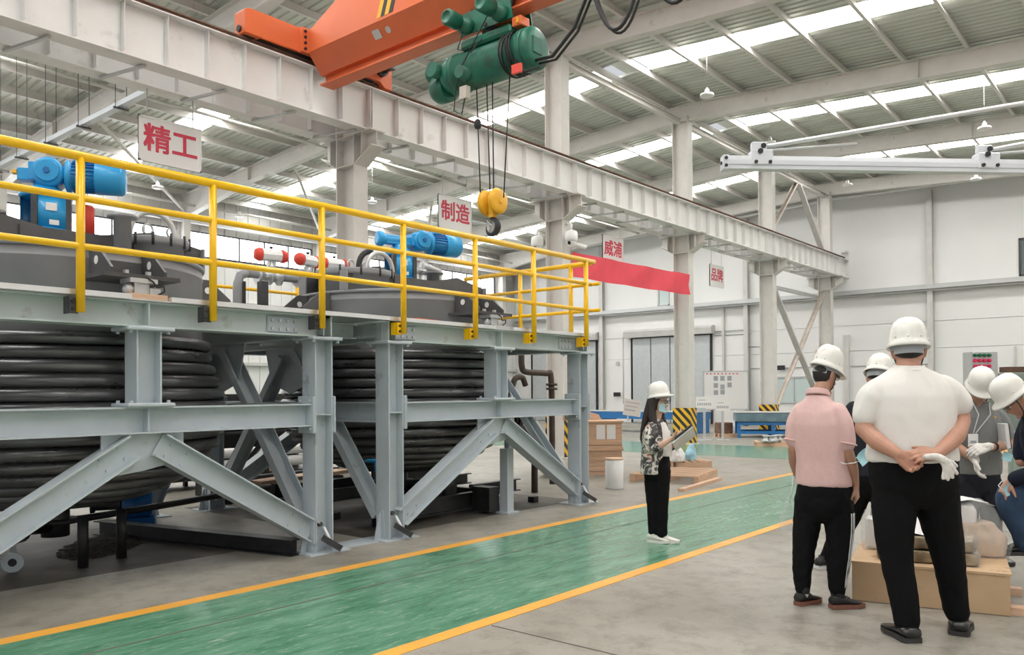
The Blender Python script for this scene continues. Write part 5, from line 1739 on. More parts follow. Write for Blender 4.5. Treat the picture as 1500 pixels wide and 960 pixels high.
# clear bag he holds on the far side
bg_ = thing('plastic_bag', 'clear plastic bag hanging at the left hip of the man in pink', 'bag', WM[pB.name] @ Vector((-.20, .16, .50)), CAMRZ)
MT['clear_film'] = mat('clear_film', (0.80, 0.82, 0.82), .10, alpha=.20, bump=.6, bscale=14)
q = Flesh(); q.torso([(0, 0, -.01, .045, .02, .3), (0, .0, .05, .05, .03, .3), (.005, 0, .13, .045, .022, .3), (.02, 0, .20, .02, .012, .3)], 3)
solidify(q, 'bag', MT['clear_film'], bg_, .008, 2, .006, 14)
MB().tube([(.02, 0, .195), (.05, .02, .27), (.07, .05, .38)], .004, 6).build('handle', MT['stripe_white'], bg_, local=True)
# --- C: woman with a clipboard, turned to the right and a little to the camera
pC = person('woman in a black and white patterned jacket reading papers on the green aisle', 1.437, 8.12)
fC = Vector((.76, -.65, 0)); LC = math.atan2(-.76, -.65) + PI      # lateral axis angle
b = Flesh()
MC = b.head((.02, -.012, 1.385), (.74, -.66, -.12), (.10, -.09, 1), .90)
b.limb([(-.02, .0, 1.15), (-.01, 0, 1.22), (.01, -.005, 1.30)], [.06, .048, .046])
b.torso([(-.01, 0, .70, .13, .10, LC), (-.01, 0, .9, .12, .09, LC), (-.01, 0, 1.1, .13, .09, LC), (-.01, 0, 1.19, .09, .06, LC)])
b.limb([(-.085, -.10, 1.14), (-.10, -.13, 1.02), (-.085, -.12, .935)], [.042, .04, .036]); b.limb([(-.085, -.12, .935), (.0, -.19, .975), (.105, -.225, 1.045)], [.036, .034, .022])
b.limb([(.07, .11, 1.14), (.10, .08, 1.02), (.12, .05, .94)], [.042, .04, .036]); b.limb([(.12, .05, .94), (.17, -.05, .98), (.225, -.13, 1.06)], [.036, .034, .022])
b.hand((.105, -.225, 1.045), (.75, .05, .35), (-.2, .5, .8), 1, (.55, .6, .6, .65), .86, .04, .6, .3)
b.hand((.225, -.13, 1.06), (.35, -.55, .25), (-.4, .1, .7), -1, (.7, .75, .8, .8), .86, .04, .6, .3)
b.limb([(-.05, .03, .7), (-.045, .02, .4), (-.04, .02, .08)], [.075, .05, .034]); b.limb([(.035, -.03, .7), (.03, -.03, .4), (.03, -.03, .08)], [.075, .05, .034])
solidify(b, 'body', MT['skin_pale'], pC, .006, 3)


def print_mat():
    m = bpy.data.materials.new('ink_print'); m.use_nodes = True
    nt = m.node_tree; N, L = nt.nodes, nt.links
    b_ = N['Principled BSDF']; b_.inputs['Roughness'].default_value = .8
    tc = N.new('ShaderNodeTexCoord')
    n = N.new('ShaderNodeTexNoise'); n.inputs['Scale'].default_value = 8.5; n.inputs['Detail'].default_value = 7; n.inputs['Roughness'].default_value = .62; n.inputs['Distortion'].default_value = 1.6
    L.new(tc.outputs['Object'], n.inputs['Vector'])
    r = N.new('ShaderNodeValToRGB'); e = r.color_ramp.elements
    e[0].position = .38; e[0].color = (.02, .02, .02, 1); e[1].position = .62; e[1].color = (.74, .70, .64, 1)
    k = e.new(.515); k.color = (.10, .10, .10, 1); k = e.new(.555); k.color = (.66, .62, .56, 1)
    L.new(n.outputs['Fac'], r.inputs['Fac'])
    n2 = N.new('ShaderNodeTexNoise'); n2.inputs['Scale'].default_value = 11; n2.inputs['Detail'].default_value = 2
    L.new(tc.outputs['Object'], n2.inputs['Vector'])
    r2 = N.new('ShaderNodeValToRGB'); r2.color_ramp.elements[0].position = .68; r2.color_ramp.elements[1].position = .72
    L.new(n2.outputs['Fac'], r2.inputs['Fac'])
    mx = N.new('ShaderNodeMix'); mx.data_type = 'RGBA'; mx.inputs['B'].default_value = (.55, .16, .09, 1)
    L.new(r2.outputs['Color'], mx.inputs['Factor']); L.new(r.outputs['Color'], mx.inputs['A']); L.new(mx.outputs['Result'], b_.inputs['Base Color'])
    MT['ink_print'] = m
print_mat()
s = Flesh()
s.torso([(-.03, .01, .685, .160, .12, LC), (-.03, .01, .73, .160, .122, LC), (-.025, .0, .86, .150, .12, LC), (-.02, 0, 1.0, .152, .115, LC), (-.015, 0, 1.10, .158, .10, LC), (-.012, 0, 1.16, .125, .08, LC), (-.01, 0, 1.20, .075, .062, LC), (-.005, 0, 1.225, .055, .052, LC)], 2.2)
s.limb([(-.065, -.085, 1.135), (-.10, -.125, 1.06), (-.088, -.125, .945), (-.03, -.165, .955)], [.06, .058, .056, .054])
s.limb([(.06, .095, 1.135), (.10, .085, 1.06), (.12, .05, .955), (.145, .0, .965)], [.06, .058, .054, .050])
solidify(s, 'jacket', MT['ink_print'], pC, .008, 6, .005, 11)
# open front: white top and lapels
f = Flesh()
fx, fy = fC.x, fC.y
f.torso([(.055, -.035, .86, .065, .09, LC), (.055, -.035, .98, .065, .085, LC), (.045, -.03, 1.1, .06, .075, LC), (.03, -.02, 1.19, .04, .05, LC)], 2.2)
solidify(f, 'white_top', MT['shirt_white'], pC, .007, 4, .003, 14)
t = Flesh()
t.torso([(.0, 0, .90, .118, .100, LC), (.0, 0, .80, .135, .108, LC), (.0, 0, .72, .138, .11, LC), (.0, 0, .64, .11, .09, LC), (0, 0, .60, .05, .05, LC)])
t.limb([(-.045, .035, .72), (-.045, .025, .55), (-.042, .02, .36), (-.038, .02, .20), (-.036, .02, .085)], [.088, .078, .064, .060, .056])
t.limb([(.04, -.035, .72), (.035, -.035, .55), (.032, -.03, .36), (.030, -.03, .20), (.03, -.03, .10)], [.088, .078, .064, .060, .056])
solidify(t, 'trousers', MT['cloth_black'], pC, .009, 6, .006, 9)
shoe(pC, (-.095, .035, 0), (.80, -.52, 0), .235, .045, 'sneaker_white', 'sneaker_white', .07)
shoe(pC, (-.02, .0, 0), (.85, -.36, 0), .235, .045, 'sneaker_white', 'sneaker_white', .07)
h = Flesh()
def CP(a, b_, c_): return MC @ (Vector((a, b_, c_)) * .94)
bmesh.ops.create_uvsphere(h.bm, u_segments=24, v_segments=16, radius=1, matrix=MC @ Matrix.Translation((0, -.026, .018)) @ Matrix.Diagonal((.086, .086, .115, 1)))
for k in (-1, 1):
    for d in (-.015, .012):
        h.limb([CP(k * .072, -.035 + d, .05), CP(k * .084, -.030 + d, -.06), CP(k * .088, -.005 + d, -.17), CP(k * .084, .05 + d, -.28), CP(k * .078, .065 + d, -.38)], [.026, .028, .030, .027, .012])
for d in (-.05, -.018, .018, .05):
    h.limb([CP(d, -.075, .03), CP(d * 1.15, -.095, -.10), CP(d * 1.2, -.11, -.24), CP(d * 1.1, -.125, -.38), CP(d, -.12, -.46)], [.034, .036, .036, .032, .012])
solidify(h, 'hair', MT['hair_brown'], pC, .007, 4, .004, 26, wdir=(1, 1, .2))
hard_hat(pC, MC @ Vector((0, -.008, .066)), (.74, -.66, .16), (-.14, .12, 1), .88)
glasses(pC, MC, .94); eyes(pC, MC, .92)
m_ = MB(); mask_mesh(m_, MC @ (Vector((0, .094, -.045)) * .94), Vector((MC[0][0], MC[1][0], MC[2][0])), Vector((MC[0][2], MC[1][2], MC[2][2])), .135, .085, .022)
# wrap the mask to the cheeks
fh = Vector((MC[0][1], MC[1][1], MC[2][1])); rh = Vector((MC[0][0], MC[1][0], MC[2][0])); c0 = MC @ (Vector((0, .094, -.045)) * .94)
for v in m_.bm.verts:
    q = (v.co - c0).dot(rh)
    v.co -= fh * ((abs(q) / .067) ** 2 * .052 - .014)
    n_ = (v.co - c0).dot(fh)
m_.build('face_mask', MT['mask_blue'], pC, local=True, smooth=True, recalc=False)
pp = thing('open_notebook', 'white open pages and a dark tablet in the hands of the woman', 'notebook', WM[pC.name] @ Vector((.21, -.20, 1.06)), CAMRZ)
rt = Matrix.Rotation(R(-38), 3, 'Y') @ Matrix.Rotation(R(-32), 3, 'X')
MB().cbox(rt @ Vector((.02, -.02, .0)), (.20, .16, .012), rt).build('tablet', MT['dark_steel'], pp, local=True, bevel=.003)
MB().cbox(rt @ Vector((.0, .035, -.016)), (.25, .21, .014), rt).build('pages', MT['stripe_white'], pp, local=True)
MB().cbox(rt @ Vector((.0, .04, .014)), (.22, .18, .004), rt).build('loose_page', MT['stripe_white'], pp, local=True)

# --- D: man behind the two, mostly hidden
pD = person('man in dark clothes half hidden between the pink polo and the white shirt', 2.92, 6.65)
b = Flesh()
MD = b.head((.085, .06, 1.585), (.55, .7, -.45), (.3, .3, 1))
b.limb([(.02, 0, 1.36), (.04, .02, 1.45), (.07, .04, 1.52)], [.07, .058, .055])
b.torso([(0, 0, .85, .14, .1, -.3), (0, 0, 1.1, .15, .1, -.3), (.02, 0, 1.36, .16, .09, -.3)])
b.limb([(-.15, .03, 1.33), (-.17, .05, 1.1), (-.10, .2, .95)], [.05, .044, .03]); b.limb([(.19, -.05, 1.33), (.22, 0, 1.1), (.2, .18, .95)], [.05, .044, .03])
b.hand((-.10, .2, .95), (.4, .6, -.4), (.4, .2, .7), 1); b.hand((.2, .18, .95), (-.3, .6, -.4), (-.4, .2, .7), -1)
b.limb([(-.08, .05, .72), (-.16, .1, .45), (-.27, .25, .09)], [.07, .055, .04]); b.limb([(.09, -.05, .72), (.04, -.06, .45), (-.02, -.06, .09)], [.07, .055, .04])
solidify(b, 'body', MT['skin_tan'], pD, .008, 3)
s = Flesh()
s.torso([(0, 0, .80, .20, .145, -.3), (0, 0, 1.0, .195, .14, -.3), (.01, 0, 1.2, .205, .14, -.3), (.02, 0, 1.34, .19, .12, -.3), (.02, 0, 1.41, .12, .09, -.3), (.03, .01, 1.45, .075, .07, -.3)], 2.2)
s.limb([(-.13, .03, 1.34), (-.165, .04, 1.22), (-.172, .05, 1.10)], [.07, .068, .062]); s.limb([(.17, -.04, 1.34), (.21, -.03, 1.22), (.22, 0, 1.10)], [.07, .068, .062])
solidify(s, 'shirt', MT['cloth_dark'], pD, .011, 6, .005, 8)
t = Flesh()
t.torso([(0, 0, .87, .18, .13, -.3), (0, 0, .76, .19, .14, -.3), (0, 0, .66, .14, .11, -.3), (0, 0, .61, .06, .06, -.3)])
t.limb([(-.085, .05, .74), (-.12, .08, .56), (-.17, .12, .40), (-.23, .2, .22), (-.27, .25, .07)], [.115, .10, .084, .074, .068])
t.limb([(.09, -.05, .74), (.07, -.055, .56), (.04, -.06, .40), (.0, -.06, .22), (-.02, -.06, .06)], [.115, .10, .084, .074, .068])
solidify(t, 'trousers', MT['cloth_black'], pD, .011, 6, .006, 8)
shoe(pD, (-.38, .22, 0), (.85, .25, 0), .28, .05, 'knit_black', 'stripe_white')
shoe(pD, (-.09, -.10, 0), (.7, .4, 0), .28, .05, 'knit_black', 'sole_dark')
h = Flesh(); bmesh.ops.create_uvsphere(h.bm, u_segments=20, v_segments=14, radius=1, matrix=MD @ Matrix.Translation((0, -.022, .035)) @ Matrix.Diagonal((.083, .088, .095, 1)))
solidify(h, 'hair', MT['hair_black'], pD, .009, 2)
hard_hat(pD, MD @ Vector((0, 0, .056)), (.55, .75, -.35), (.25, .25, 1))
eyes(pD, MD)

# --- E: man in the grey polo facing the camera, looking down, gloved
pE = person('man in a grey polo shirt with a lanyard badge and white gloves, facing the camera', 4.03, 7.10)
b = Flesh()
ME = b.head((-.02, -.08, 1.487), (-.22, -.72, -.66), (-.10, -.5, .86))
b.limb([(.02, .02, 1.30), (.01, -.02, 1.39), (-.01, -.05, 1.46)], [.072, .058, .055])
b.torso([(.02, .02, .75, .14, .1, .15), (.02, .02, 1.0, .15, .1, .15), (.02, .02, 1.28, .16, .09, .15)])
# his left arm is on the right of the picture
b.limb([(.20, .03, 1.27), (.255, .0, 1.15), (.25, -.04, 1.03)], [.05, .046, .042]); b.limb([(.25, -.04, 1.03), (.10, -.17, 1.01), (-.06, -.25, 1.015)], [.042, .04, .029])
b.limb([(-.16, .02, 1.27), (-.22, -.02, 1.14), (-.23, -.06, 1.02)], [.05, .046, .042]); b.limb([(-.23, -.06, 1.02), (-.19, -.16, .96), (-.15, -.24, .91)], [.042, .04, .029])
b.limb([(-.07, .02, .72), (-.09, .02, .45), (-.1, 0, .08)], [.07, .055, .04]); b.limb([(.11, .02, .72), (.12, .02, .45), (.13, 0, .08)], [.07, .055, .04])
solidify(b, 'body', MT['skin_tan'], pE, .007, 3)
s = Flesh()
s.torso([(.03, .02, .76, .185, .14, .15), (.03, .02, .82, .186, .142, .15), (.025, .02, .98, .18, .138, .15), (.02, .02, 1.14, .195, .14, .15), (.02, .02, 1.25, .195, .125, .15), (.02, .015, 1.32, .15, .10, .15), (.015, .0, 1.36, .10, .085, .15), (.01, -.01, 1.395, .074, .072, .15)], 2.2)
s.limb([(.165, .025, 1.285), (.225, .01, 1.21), (.252, -.01, 1.09)], [.068, .068, .062]); s.limb([(-.125, .02, 1.285), (-.19, .0, 1.20), (-.222, -.03, 1.09)], [.068, .068, .062])
solidify(s, 'polo_shirt', MT['polo_grey'], pE, .009, 7, .005, 9)
c = Flesh()
c.tube([(.008 + .076 * math.cos(a), -.012 + .074 * math.sin(a), 1.405 + .02 * math.sin(a)) for a in [2 * PI * k / 28 for k in range(28)]], .012, 8, closed=True)
solidify(c, 'collar', MT['polo_grey'], pE, .006, 2)
q = MB().tube([(.255 + .064 * math.cos(a), -.012 + .064 * math.sin(a), 1.082 + .008 * math.cos(a)) for a in [2 * PI * k / 22 for k in range(22)]], .007, 8, closed=True)
q.build('sleeve_hem', MT['polo_grey'], pE, local=True)
t = Flesh()
t.torso([(.02, .02, .80, .17, .13, .15), (.02, .02, .72, .178, .135, .15), (.02, .02, .62, .14, .11, .15), (.02, .02, .57, .06, .06, .15)])
t.limb([(-.065, .02, .70), (-.08, .02, .52), (-.09, .01, .3), (-.10, 0, .06)], [.105, .095, .08, .07]); t.limb([(.11, .02, .70), (.12, .02, .52), (.125, .01, .3), (.13, 0, .06)], [.105, .095, .08, .07])
solidify(t, 'trousers', MT['cloth_dark'], pE, .012, 6, .006, 8)
shoe(pE, (-.10, .06, 0), (-.1, -1, 0), .27, .05); shoe(pE, (.13, .06, 0), (.15, -1, 0), .27, .05)
h = Flesh(); bmesh.ops.create_uvsphere(h.bm, u_segments=20, v_segments=14, radius=1, matrix=ME @ Matrix.Translation((0, -.022, .035)) @ Matrix.Diagonal((.083, .088, .095, 1)))
solidify(h, 'hair', MT['hair_black'], pE, .009, 2)
hard_hat(pE, ME @ Vector((0, -.0, .056)), (-.2, -.80, -.52), (-.1, -.5, .86)); eyes(pE, ME); strap(pE, ME)
g = Flesh()
g.hand((-.06, -.25, 1.013), (-.85, -.15, -.22), (-.2, .5, -.6), -1, (.55, .6, .65, .7), 1.12, .02, .55, .4)
g.limb([(-.03, -.235, 1.015), (-.075, -.252, 1.012)], [.036, .034])
solidify(g, 'work_glove', MT['glove_white'], pE, .005, 3, .0015, 30)
g = Flesh()
g.hand((-.15, -.24, .91), (-.0, -.2, -1), (.5, -.4, .0), 1, (.5, .5, .55, .6), 1.1, .03, .55, .4)
g.limb([(-.165, -.22, .935), (-.15, -.24, .90)], [.036, .033])
solidify(g, 'work_glove', MT['glove_white'], pE, .005, 3, .0015, 30)
MB().lathe([(.036, -.012), (.040, -.010), (.040, .010), (.036, .012)], (.02, -.215, 1.013), 20, (.88, .45, .0)).build('wristwatch', MT['black_rubber'], pE, local=True)
lan = MB()
for k in (-1, 1): lan.tube([(.01 + k * .07, -.05, 1.385), (.0 + k * .05, -.12, 1.28), (-.10 + k * .01, -.14, 1.12)], .0045, 6)
lan.build('lanyard', MT['stripe_white'], pE, local=True)
bd = MB().cbox((-.115, -.145, 1.06), (.085, .004, .115)).build('badge', MT['sign_white'], pE, local=True)
MB().cbox((-.115, -.148, 1.05), (.05, .002, .02)).build('badge_print', MT['band_grey'], pE, local=True)
MB().ball((.09, -.118, 1.255), .011, 8, (1, .4, .8)).build('chest_emblem', MT['hook_yellow'], pE, local=True)
nb = thing('notebook', 'slim white notebook and pen tucked under the arm of the man in grey', 'notebook', WM[pE.name] @ Vector((.145, -.135, 1.02)), CAMRZ)
MB().cbox((0, 0, .08), (.03, .14, .21), Matrix.Rotation(R(-6), 3, 'Y')).build('pages', MT['stripe_white'], nb, local=True)
MB().cbox((.018, 0, .08), (.006, .145, .215), Matrix.Rotation(R(-6), 3, 'Y')).build('cover', MT['black_steel'], nb, local=True)
mk2 = thing('face_mask', 'pale blue face mask dangling from the forearm of the man in grey', 'face mask', WM[pE.name] @ Vector((.12, -.23, .90)), CAMRZ)
m_ = MB(); mask_mesh(m_, (.0, 0, .03), (.8, .2, -.3), (.3, 0, .9), .10, .075, -.03); m_.build('mask', MT['mask_blue'], mk2, local=True, smooth=True, recalc=False)
MB().tube([(-.04, 0, .05), (-.06, .02, .10), (-.04, .04, .16), (.0, .04, .15), (.03, .02, .08)], .003, 6).build('ear_loop', MT['stripe_white'], mk2, local=True)

# --- F: man in the dark jacket at the right edge, one foot up on the box, leaning on his knee
pF = person('older man in a navy jacket and jeans bending with one foot on the wooden box', 3.93, 5.95)
b = Flesh()
MF = b.head((-.275, -.03, 1.42), (-.66, .12, -.72), (-.62, .05, .78), .98)
b.limb([(-.10, 0, 1.36), (-.19, 0, 1.40), (-.26, -.01, 1.42)], [.075, .062, .058])
b.limb([(.10, .02, .85), (.06, .02, 1.05), (.0, .01, 1.22), (-.08, 0, 1.34)], [.13, .13, .14, .11])
b.limb([(-.06, -.17, 1.30), (-.10, -.21, 1.10), (-.16, -.19, .96)], [.05, .046, .042]); b.limb([(-.16, -.19, .96), (-.25, -.10, .88), (-.33, -.01, .82)], [.042, .04, .03])
b.limb([(-.03, .18, 1.30), (-.06, .2, 1.1), (-.12, .18, .95)], [.05, .046, .04])
b.hand((-.33, -.01, .82), (-.45, .05, -.85), (.75, .2, -.4), 1, (.45, .5, .55, .6), 1.0, .05, .6, .3)
b.limb([(.05, .02, .8), (-.28, .02, .74), (-.20, .0, .42)], [.09, .065, .045]); b.limb([(.12, .0, .8), (.16, .02, .45), (.2, .03, .1)], [.09, .06, .04])
solidify(b, 'body', MT['skin_ruddy'], pF, .007, 3)
s = Flesh()
s.limb([(.07, .02, .82), (.03, .02, .98), (-.01, .01, 1.14), (-.06, 0, 1.27), (-.14, 0, 1.355)], [.185, .19, .195, .17, .095])
s.limb([(-.04, -.13, 1.30), (-.08, -.20, 1.20), (-.12, -.215, 1.05), (-.17, -.19, .955)], [.085, .082, .072, .066]); s.limb([(-.17, -.19, .955), (-.24, -.11, .89), (-.30, -.04, .845)], [.066, .06, .052])
s.limb([(-.02, .15, 1.30), (-.06, .2, 1.15), (-.1, .19, 1.0)], [.085, .08, .07])
solidify(s, 'jacket', MT['jacket_navy'], pF, .010, 6, .007, 8)
c = MB().tube([(-.155 + .03 * math.sin(a), .078 * math.cos(a), 1.385 + .075 * math.sin(a)) for a in [2 * PI * k / 26 for k in range(26)]], .016, 8, closed=True)
c.build('collar', MT['jacket_navy'], pF, local=True)
t = Flesh()
t.limb([(.13, .02, .88), (.10, .02, .78)], [.165, .17])
t.limb([(.06, .03, .79), (-.12, .03, .77), (-.29, .03, .725), (-.275, .02, .60), (-.23, .0, .46), (-.21, .0, .375)], [.13, .115, .098, .088, .078, .072])
t.limb([(.13, .0, .76), (.15, .01, .55), (.17, .02, .35), (.2, .03, .08)], [.125, .105, .085, .072])
solidify(t, 'jeans', MT['denim'], pF, .011, 6, .007, 8)
shoe(pF, (-.16, .02, 0), (-1, .1, 0), .28, .05, 'leather_black', 'sole_dark', .09, .285)
shoe(pF, (.26, .03, 0), (-.9, .3, 0), .28, .05)
h = Flesh(); bmesh.ops.create_uvsphere(h.bm, u_segments=20, v_segments=14, radius=1, matrix=MF @ Matrix.Translation((0, -.022, .03)) @ Matrix.Diagonal((.081, .086, .095, 1)))
solidify(h, 'hair', MT['band_grey'], pF, .009, 2)
hard_hat(pF, MF @ Vector((0, -.0, .056)), (-.74, .12, -.58), (-.55, .04, .84), .94); eyes(pF, MF); strap(pF, MF); glasses(pF, MF)
mk3 = thing('face_mask', 'pale blue face mask in the hand the bending man rests on his knee', 'face mask', WM[pF.name] @ Vector((-.33, -.06, .80)), CAMRZ)
m_ = MB(); mask_mesh(m_, (0, 0, -.02), (.9, .1, .35), (-.4, -.1, .8), .15, .085, -.03); m_.build('mask', MT['mask_blue'], mk3, local=True, smooth=True, recalc=False)
MB().tube([(-.07, 0, -.04), (-.09, .03, .0), (-.05, .05, .03)], .003, 6).build('ear_loop', MT['stripe_white'], mk3, local=True)
# ---------------------------------------------------------------- goods around the visitors
def ply_mat():
    m = bpy.data.materials.new('plywood'); m.use_nodes = True
    nt = m.node_tree; N, L = nt.nodes, nt.links
    b = N['Principled BSDF']; b.inputs['Roughness'].default_value = .7
    tc = N.new('ShaderNodeTexCoord')
    n = N.new('ShaderNodeTexNoise'); n.inputs['Scale'].default_value = 2.2; n.inputs['Detail'].default_value = 6
    L.new(tc.outputs['Object'], n.inputs['Vector'])
    r = N.new('ShaderNodeValToRGB'); e = r.color_ramp.elements
    e[0].position = .3; e[0].color = (.50, .33, .19, 1); e[1].position = .7; e[1].color = (.66, .47, .29, 1)
    L.new(n.outputs['Fac'], r.inputs['Fac'])
    n2 = N.new('ShaderNodeTexNoise'); n2.inputs['Scale'].default_value = 5; n2.inputs['Detail'].default_value = 10; n2.inputs['Roughness'].default_value = .7
    L.new(tc.outputs['Object'], n2.inputs['Vector'])
    r2 = N.new('ShaderNodeValToRGB'); r2.color_ramp.elements[0].position = .58; r2.color_ramp.elements[1].position = .74
    L.new(n2.outputs['Fac'], r2.inputs['Fac'])
    mx = N.new('ShaderNodeMix'); mx.data_type = 'RGBA'; mx.inputs['B'].default_value = (.22, .13, .08, 1)
    L.new(r2.outputs['Color'], mx.inputs['Factor']); L.new(r.outputs['Color'], mx.inputs['A']); L.new(mx.outputs['Result'], b.inputs['Base Color'])
    MT['plywood'] = m
ply_mat()
BX = (6.02, 1.92)
BRZ = math.atan2(.96 - 1.92, 6.225 - 6.02)      # the front edge runs away to the right
bx = thing('wooden_box', 'low plywood box beside the visitors, with wrapped slabs on its lid', 'box', (BX[0], BX[1], 0), BRZ)
W_, D_ = .985, .80
pw = MT['plywood']
# local: x along the front edge, y into depth
MB().box((0.01, .0, .004), (W_ - .01, .02, .265)).build('side_board', pw, bx, local=True)
MB().box((0.01, D_ - .02, .004), (W_ - .01, D_, .265)).build('side_board', pw, bx, local=True)
MB().box((0.01, .02, .004), (.03, D_ - .02, .265)).build('end_board', pw, bx, local=True)
MB().box((W_ - .03, .02, .05), (W_ - .01, D_ - .02, .265)).build('end_board', pw, bx, local=True)
MB().box((0, -.008, .266), (W_, D_ + .01, .282)).build('lid', pw, bx, local=True)
for y in (.10, .7): MB().box((W_ - .25, y - .05, .0), (W_ + .10, y + .05, .05)).build('runner', MT['crate_wood'], bx, local=True)
MB().box((W_ - .0101, .30, .15), (W_ - .009, .32, .24)).build('staple_mark', MT['dark_steel'], bx, local=True)


def wrap_mat():
    m = mat('film_wrapped_stone', (0.24, 0.175, 0.095), .4, var=.6, scale=7, bump=.9, bscale=11, coat=.25)
    MT['film_wrapped'] = m
    M_('stone_top', (0.50, 0.47, 0.42), .35, var=.2, scale=6, bump=.9, bscale=16, coat=.6)
wrap_mat()


def slab(name, lab, x0, x1, y0, y1, z0, z1, rz, m):
    c = WM[bx.name] @ Vector(((x0 + x1) / 2, (y0 + y1) / 2, z0))
    o = thing(name, lab, 'wrapped slab', c, BRZ + rz, 'film wrapped slabs on the box')
    q = Flesh(); hx, hy, h = (x1 - x0) / 2, (y1 - y0) / 2, z1 - z0
    q.torso([(0, 0, .006, hx * .97, hy * .97, 0), (0, 0, .02, hx, hy, 0), (0, 0, h - .02, hx, hy, 0), (0, 0, h - .004, hx * .97, hy * .97, 0)], 9, 40)
    solidify(q, 'slab', m, o, .009, 2, .006, 12, wdir=(1, 1, 1))
    f = Flesh()
    f.torso([(hx * .86, 0, .0, hx * .16, hy * .98, 0), (hx * .9, 0, h * .5, hx * .15, hy * 1.0, 0), (hx * .86, 0, h, hx * .15, hy * .98, 0)], 6, 30)
    solidify(f, 'loose_film', MT['clear_film'], o, .010, 1, .012, 16)
    return o
slab('wrapped_slab', 'long brown slab in clear film, lower one on the wooden box', .16, .80, .10, .44, .284, .372, R(2), MT['film_wrapped'])
slab('wrapped_slab', 'brown slab in clear film, upper one carrying a white sheet', .24, .78, .12, .46, .374, .462, R(-3), MT['film_wrapped'])
pk = thing('clear_package', 'upright package of white goods in crinkled clear film, left end of the box', 'package', WM[bx.name] @ Vector((.14, .52, .284)), BRZ)
q = Flesh(); q.torso([(0, 0, .005, .10, .07, 0), (0, 0, .1, .105, .075, 0), (.0, 0, .24, .10, .07, 0), (0, 0, .30, .075, .05, 0)], 4)
solidify(q, 'film', MT['clear_film'], pk, .009, 1, .012, 14)
MB().box((-.08, -.05, .01), (.08, .05, .25)).build('goods', MT['sign_white'], pk, local=True, bevel=.02)
ps = thing('paper_sheet', 'white paper sheet lying on the upper wrapped slab, seen between the legs', 'paper', WM[bx.name] @ Vector((.45, .32, .468)), BRZ + R(-8))
q = MB()
for e in (0, .002):
    V = [[q.bm.verts.new((-.17 + .34 * i / 8, -.13 + .30 * j / 6, .005 + .03 * (j / 6) ** 2 + .008 * math.sin(i * .9 + j) + e + (.06 * (j / 6) if j > 3 else 0))) for j in range(7)] for i in range(9)]
    for i in range(8):
        for j in range(6): q._f([V[i][j], V[i + 1][j], V[i + 1][j + 1], V[i][j + 1]])
q.build('sheet', MT['stripe_white'], ps, local=True, smooth=True, recalc=False)
bgp = thing('wrapped_bundle', 'bulky bundle in glossy clear film at the back of the wooden box', 'package', WM[bx.name] @ Vector((.80, .62, .284)), BRZ)
q = Flesh(); q.torso([(0, 0, .005, .20, .15, 0), (.0, 0, .10, .22, .16, .1), (-.02, 0, .22, .18, .13, .2), (-.02, 0, .34, .12, .09, .3), (-.02, 0, .40, .04, .04, .3)], 2.6)
solidify(q, 'film', MT['clear_film'], bgp, .010, 1, .022, 9)
M_('kraft', (0.55, 0.40, 0.29), .7, var=.12)
q = Flesh(); q.torso([(.03, 0, .01, .15, .11, 0), (.03, 0, .14, .16, .11, .1), (.0, 0, .24, .10, .08, .2)], 3)
solidify(q, 'kraft_bag', MT['kraft'], bgp, .011, 2, .012, 9)
q = Flesh(); q.torso([(-.09, .02, .22, .09, .07, 0), (-.09, .02, .32, .09, .07, .1), (-.08, 0, .36, .06, .05, .2)], 4)
solidify(q, 'white_pack', MT['sign_white'], bgp, .010, 2, .006, 9)
ps2 = thing('paper_sheet', 'folded white paper draped over the film bundle, beside the jeans', 'paper', WM[bx.name] @ Vector((.74, .66, .69)), BRZ + R(20))
q = MB()
for e in (0, .002):
    V = [[q.bm.verts.new((-.16 + .32 * i / 8, -.10 + .22 * j / 6, .0 - .05 * abs(i / 4 - 1) ** 1.5 + .006 * math.sin(i + j) + e)) for j in range(7)] for i in range(9)]
    for i in range(8):
        for j in range(6): q._f([V[i][j], V[i + 1][j], V[i + 1][j + 1], V[i][j + 1]])
q.build('sheet', MT['stripe_white'], ps2, local=True, smooth=True, recalc=False)

# test bench and control box behind the man in grey
M_('machine_green', (0.30, 0.36, 0.32), .45, var=.06)
tb = thing('machine_bench', 'grey-green machine bench behind the man in grey, right edge', 'machine', camp(6.2, 9.6, 0), CAMRZ)
MB().box((-.55, -.35, .92), (1.2, .35, 1.0)).build('table_top', MT['machine_green'], tb, local=True, bevel=.01)
MB().box((-.50, .25, 1.0), (1.2, .33, 1.56)).build('back_panel', MT['machine_green'], tb, local=True)
MB().box((-.46, .05, 1.60), (1.2, .35, 1.69)).build('slide_rail', MT['machine_green'], tb, local=True, bevel=.008)
MB().box((-.30, .12, 1.69), (1.2, .30, 1.76)).build('guide_bar', MT['rust'], tb, local=True)
MB().box((-.46, .1, 1.50), (1.2, .32, 1.60)).build('carriage', MT['frame_green'], tb, local=True)
for x in (-.48, 1.1):
    for y in (-.28, .28): MB().box((x - .05, y - .05, 0), (x + .05, y + .05, .92)).build('leg', MT['machine_green'], tb, local=True)
for i in range(5): MB().box((-.42 + i * .16, -.36, .72), (-.30 + i * .16, -.30, .86)).build('valve_block', MT['galv'], tb, local=True)
MB().box((-.5, -.3, .3), (1.1, .3, .4)).build('shelf', MT['machine_green'], tb, local=True)
cb = thing('control_box', 'grey control box with rows of green and red push buttons', 'control box', camp(5.43, 9.5, 0), CAMRZ)
MB().box((-.14, -.10, 1.53), (.16, .10, 1.93)).build('cabinet', MT['tray_grey'], cb, local=True, bevel=.008)
MB().box((-.03, .0, 0), (.05, .06, 1.53)).build('stand', MT['tray_grey'], cb, local=True)
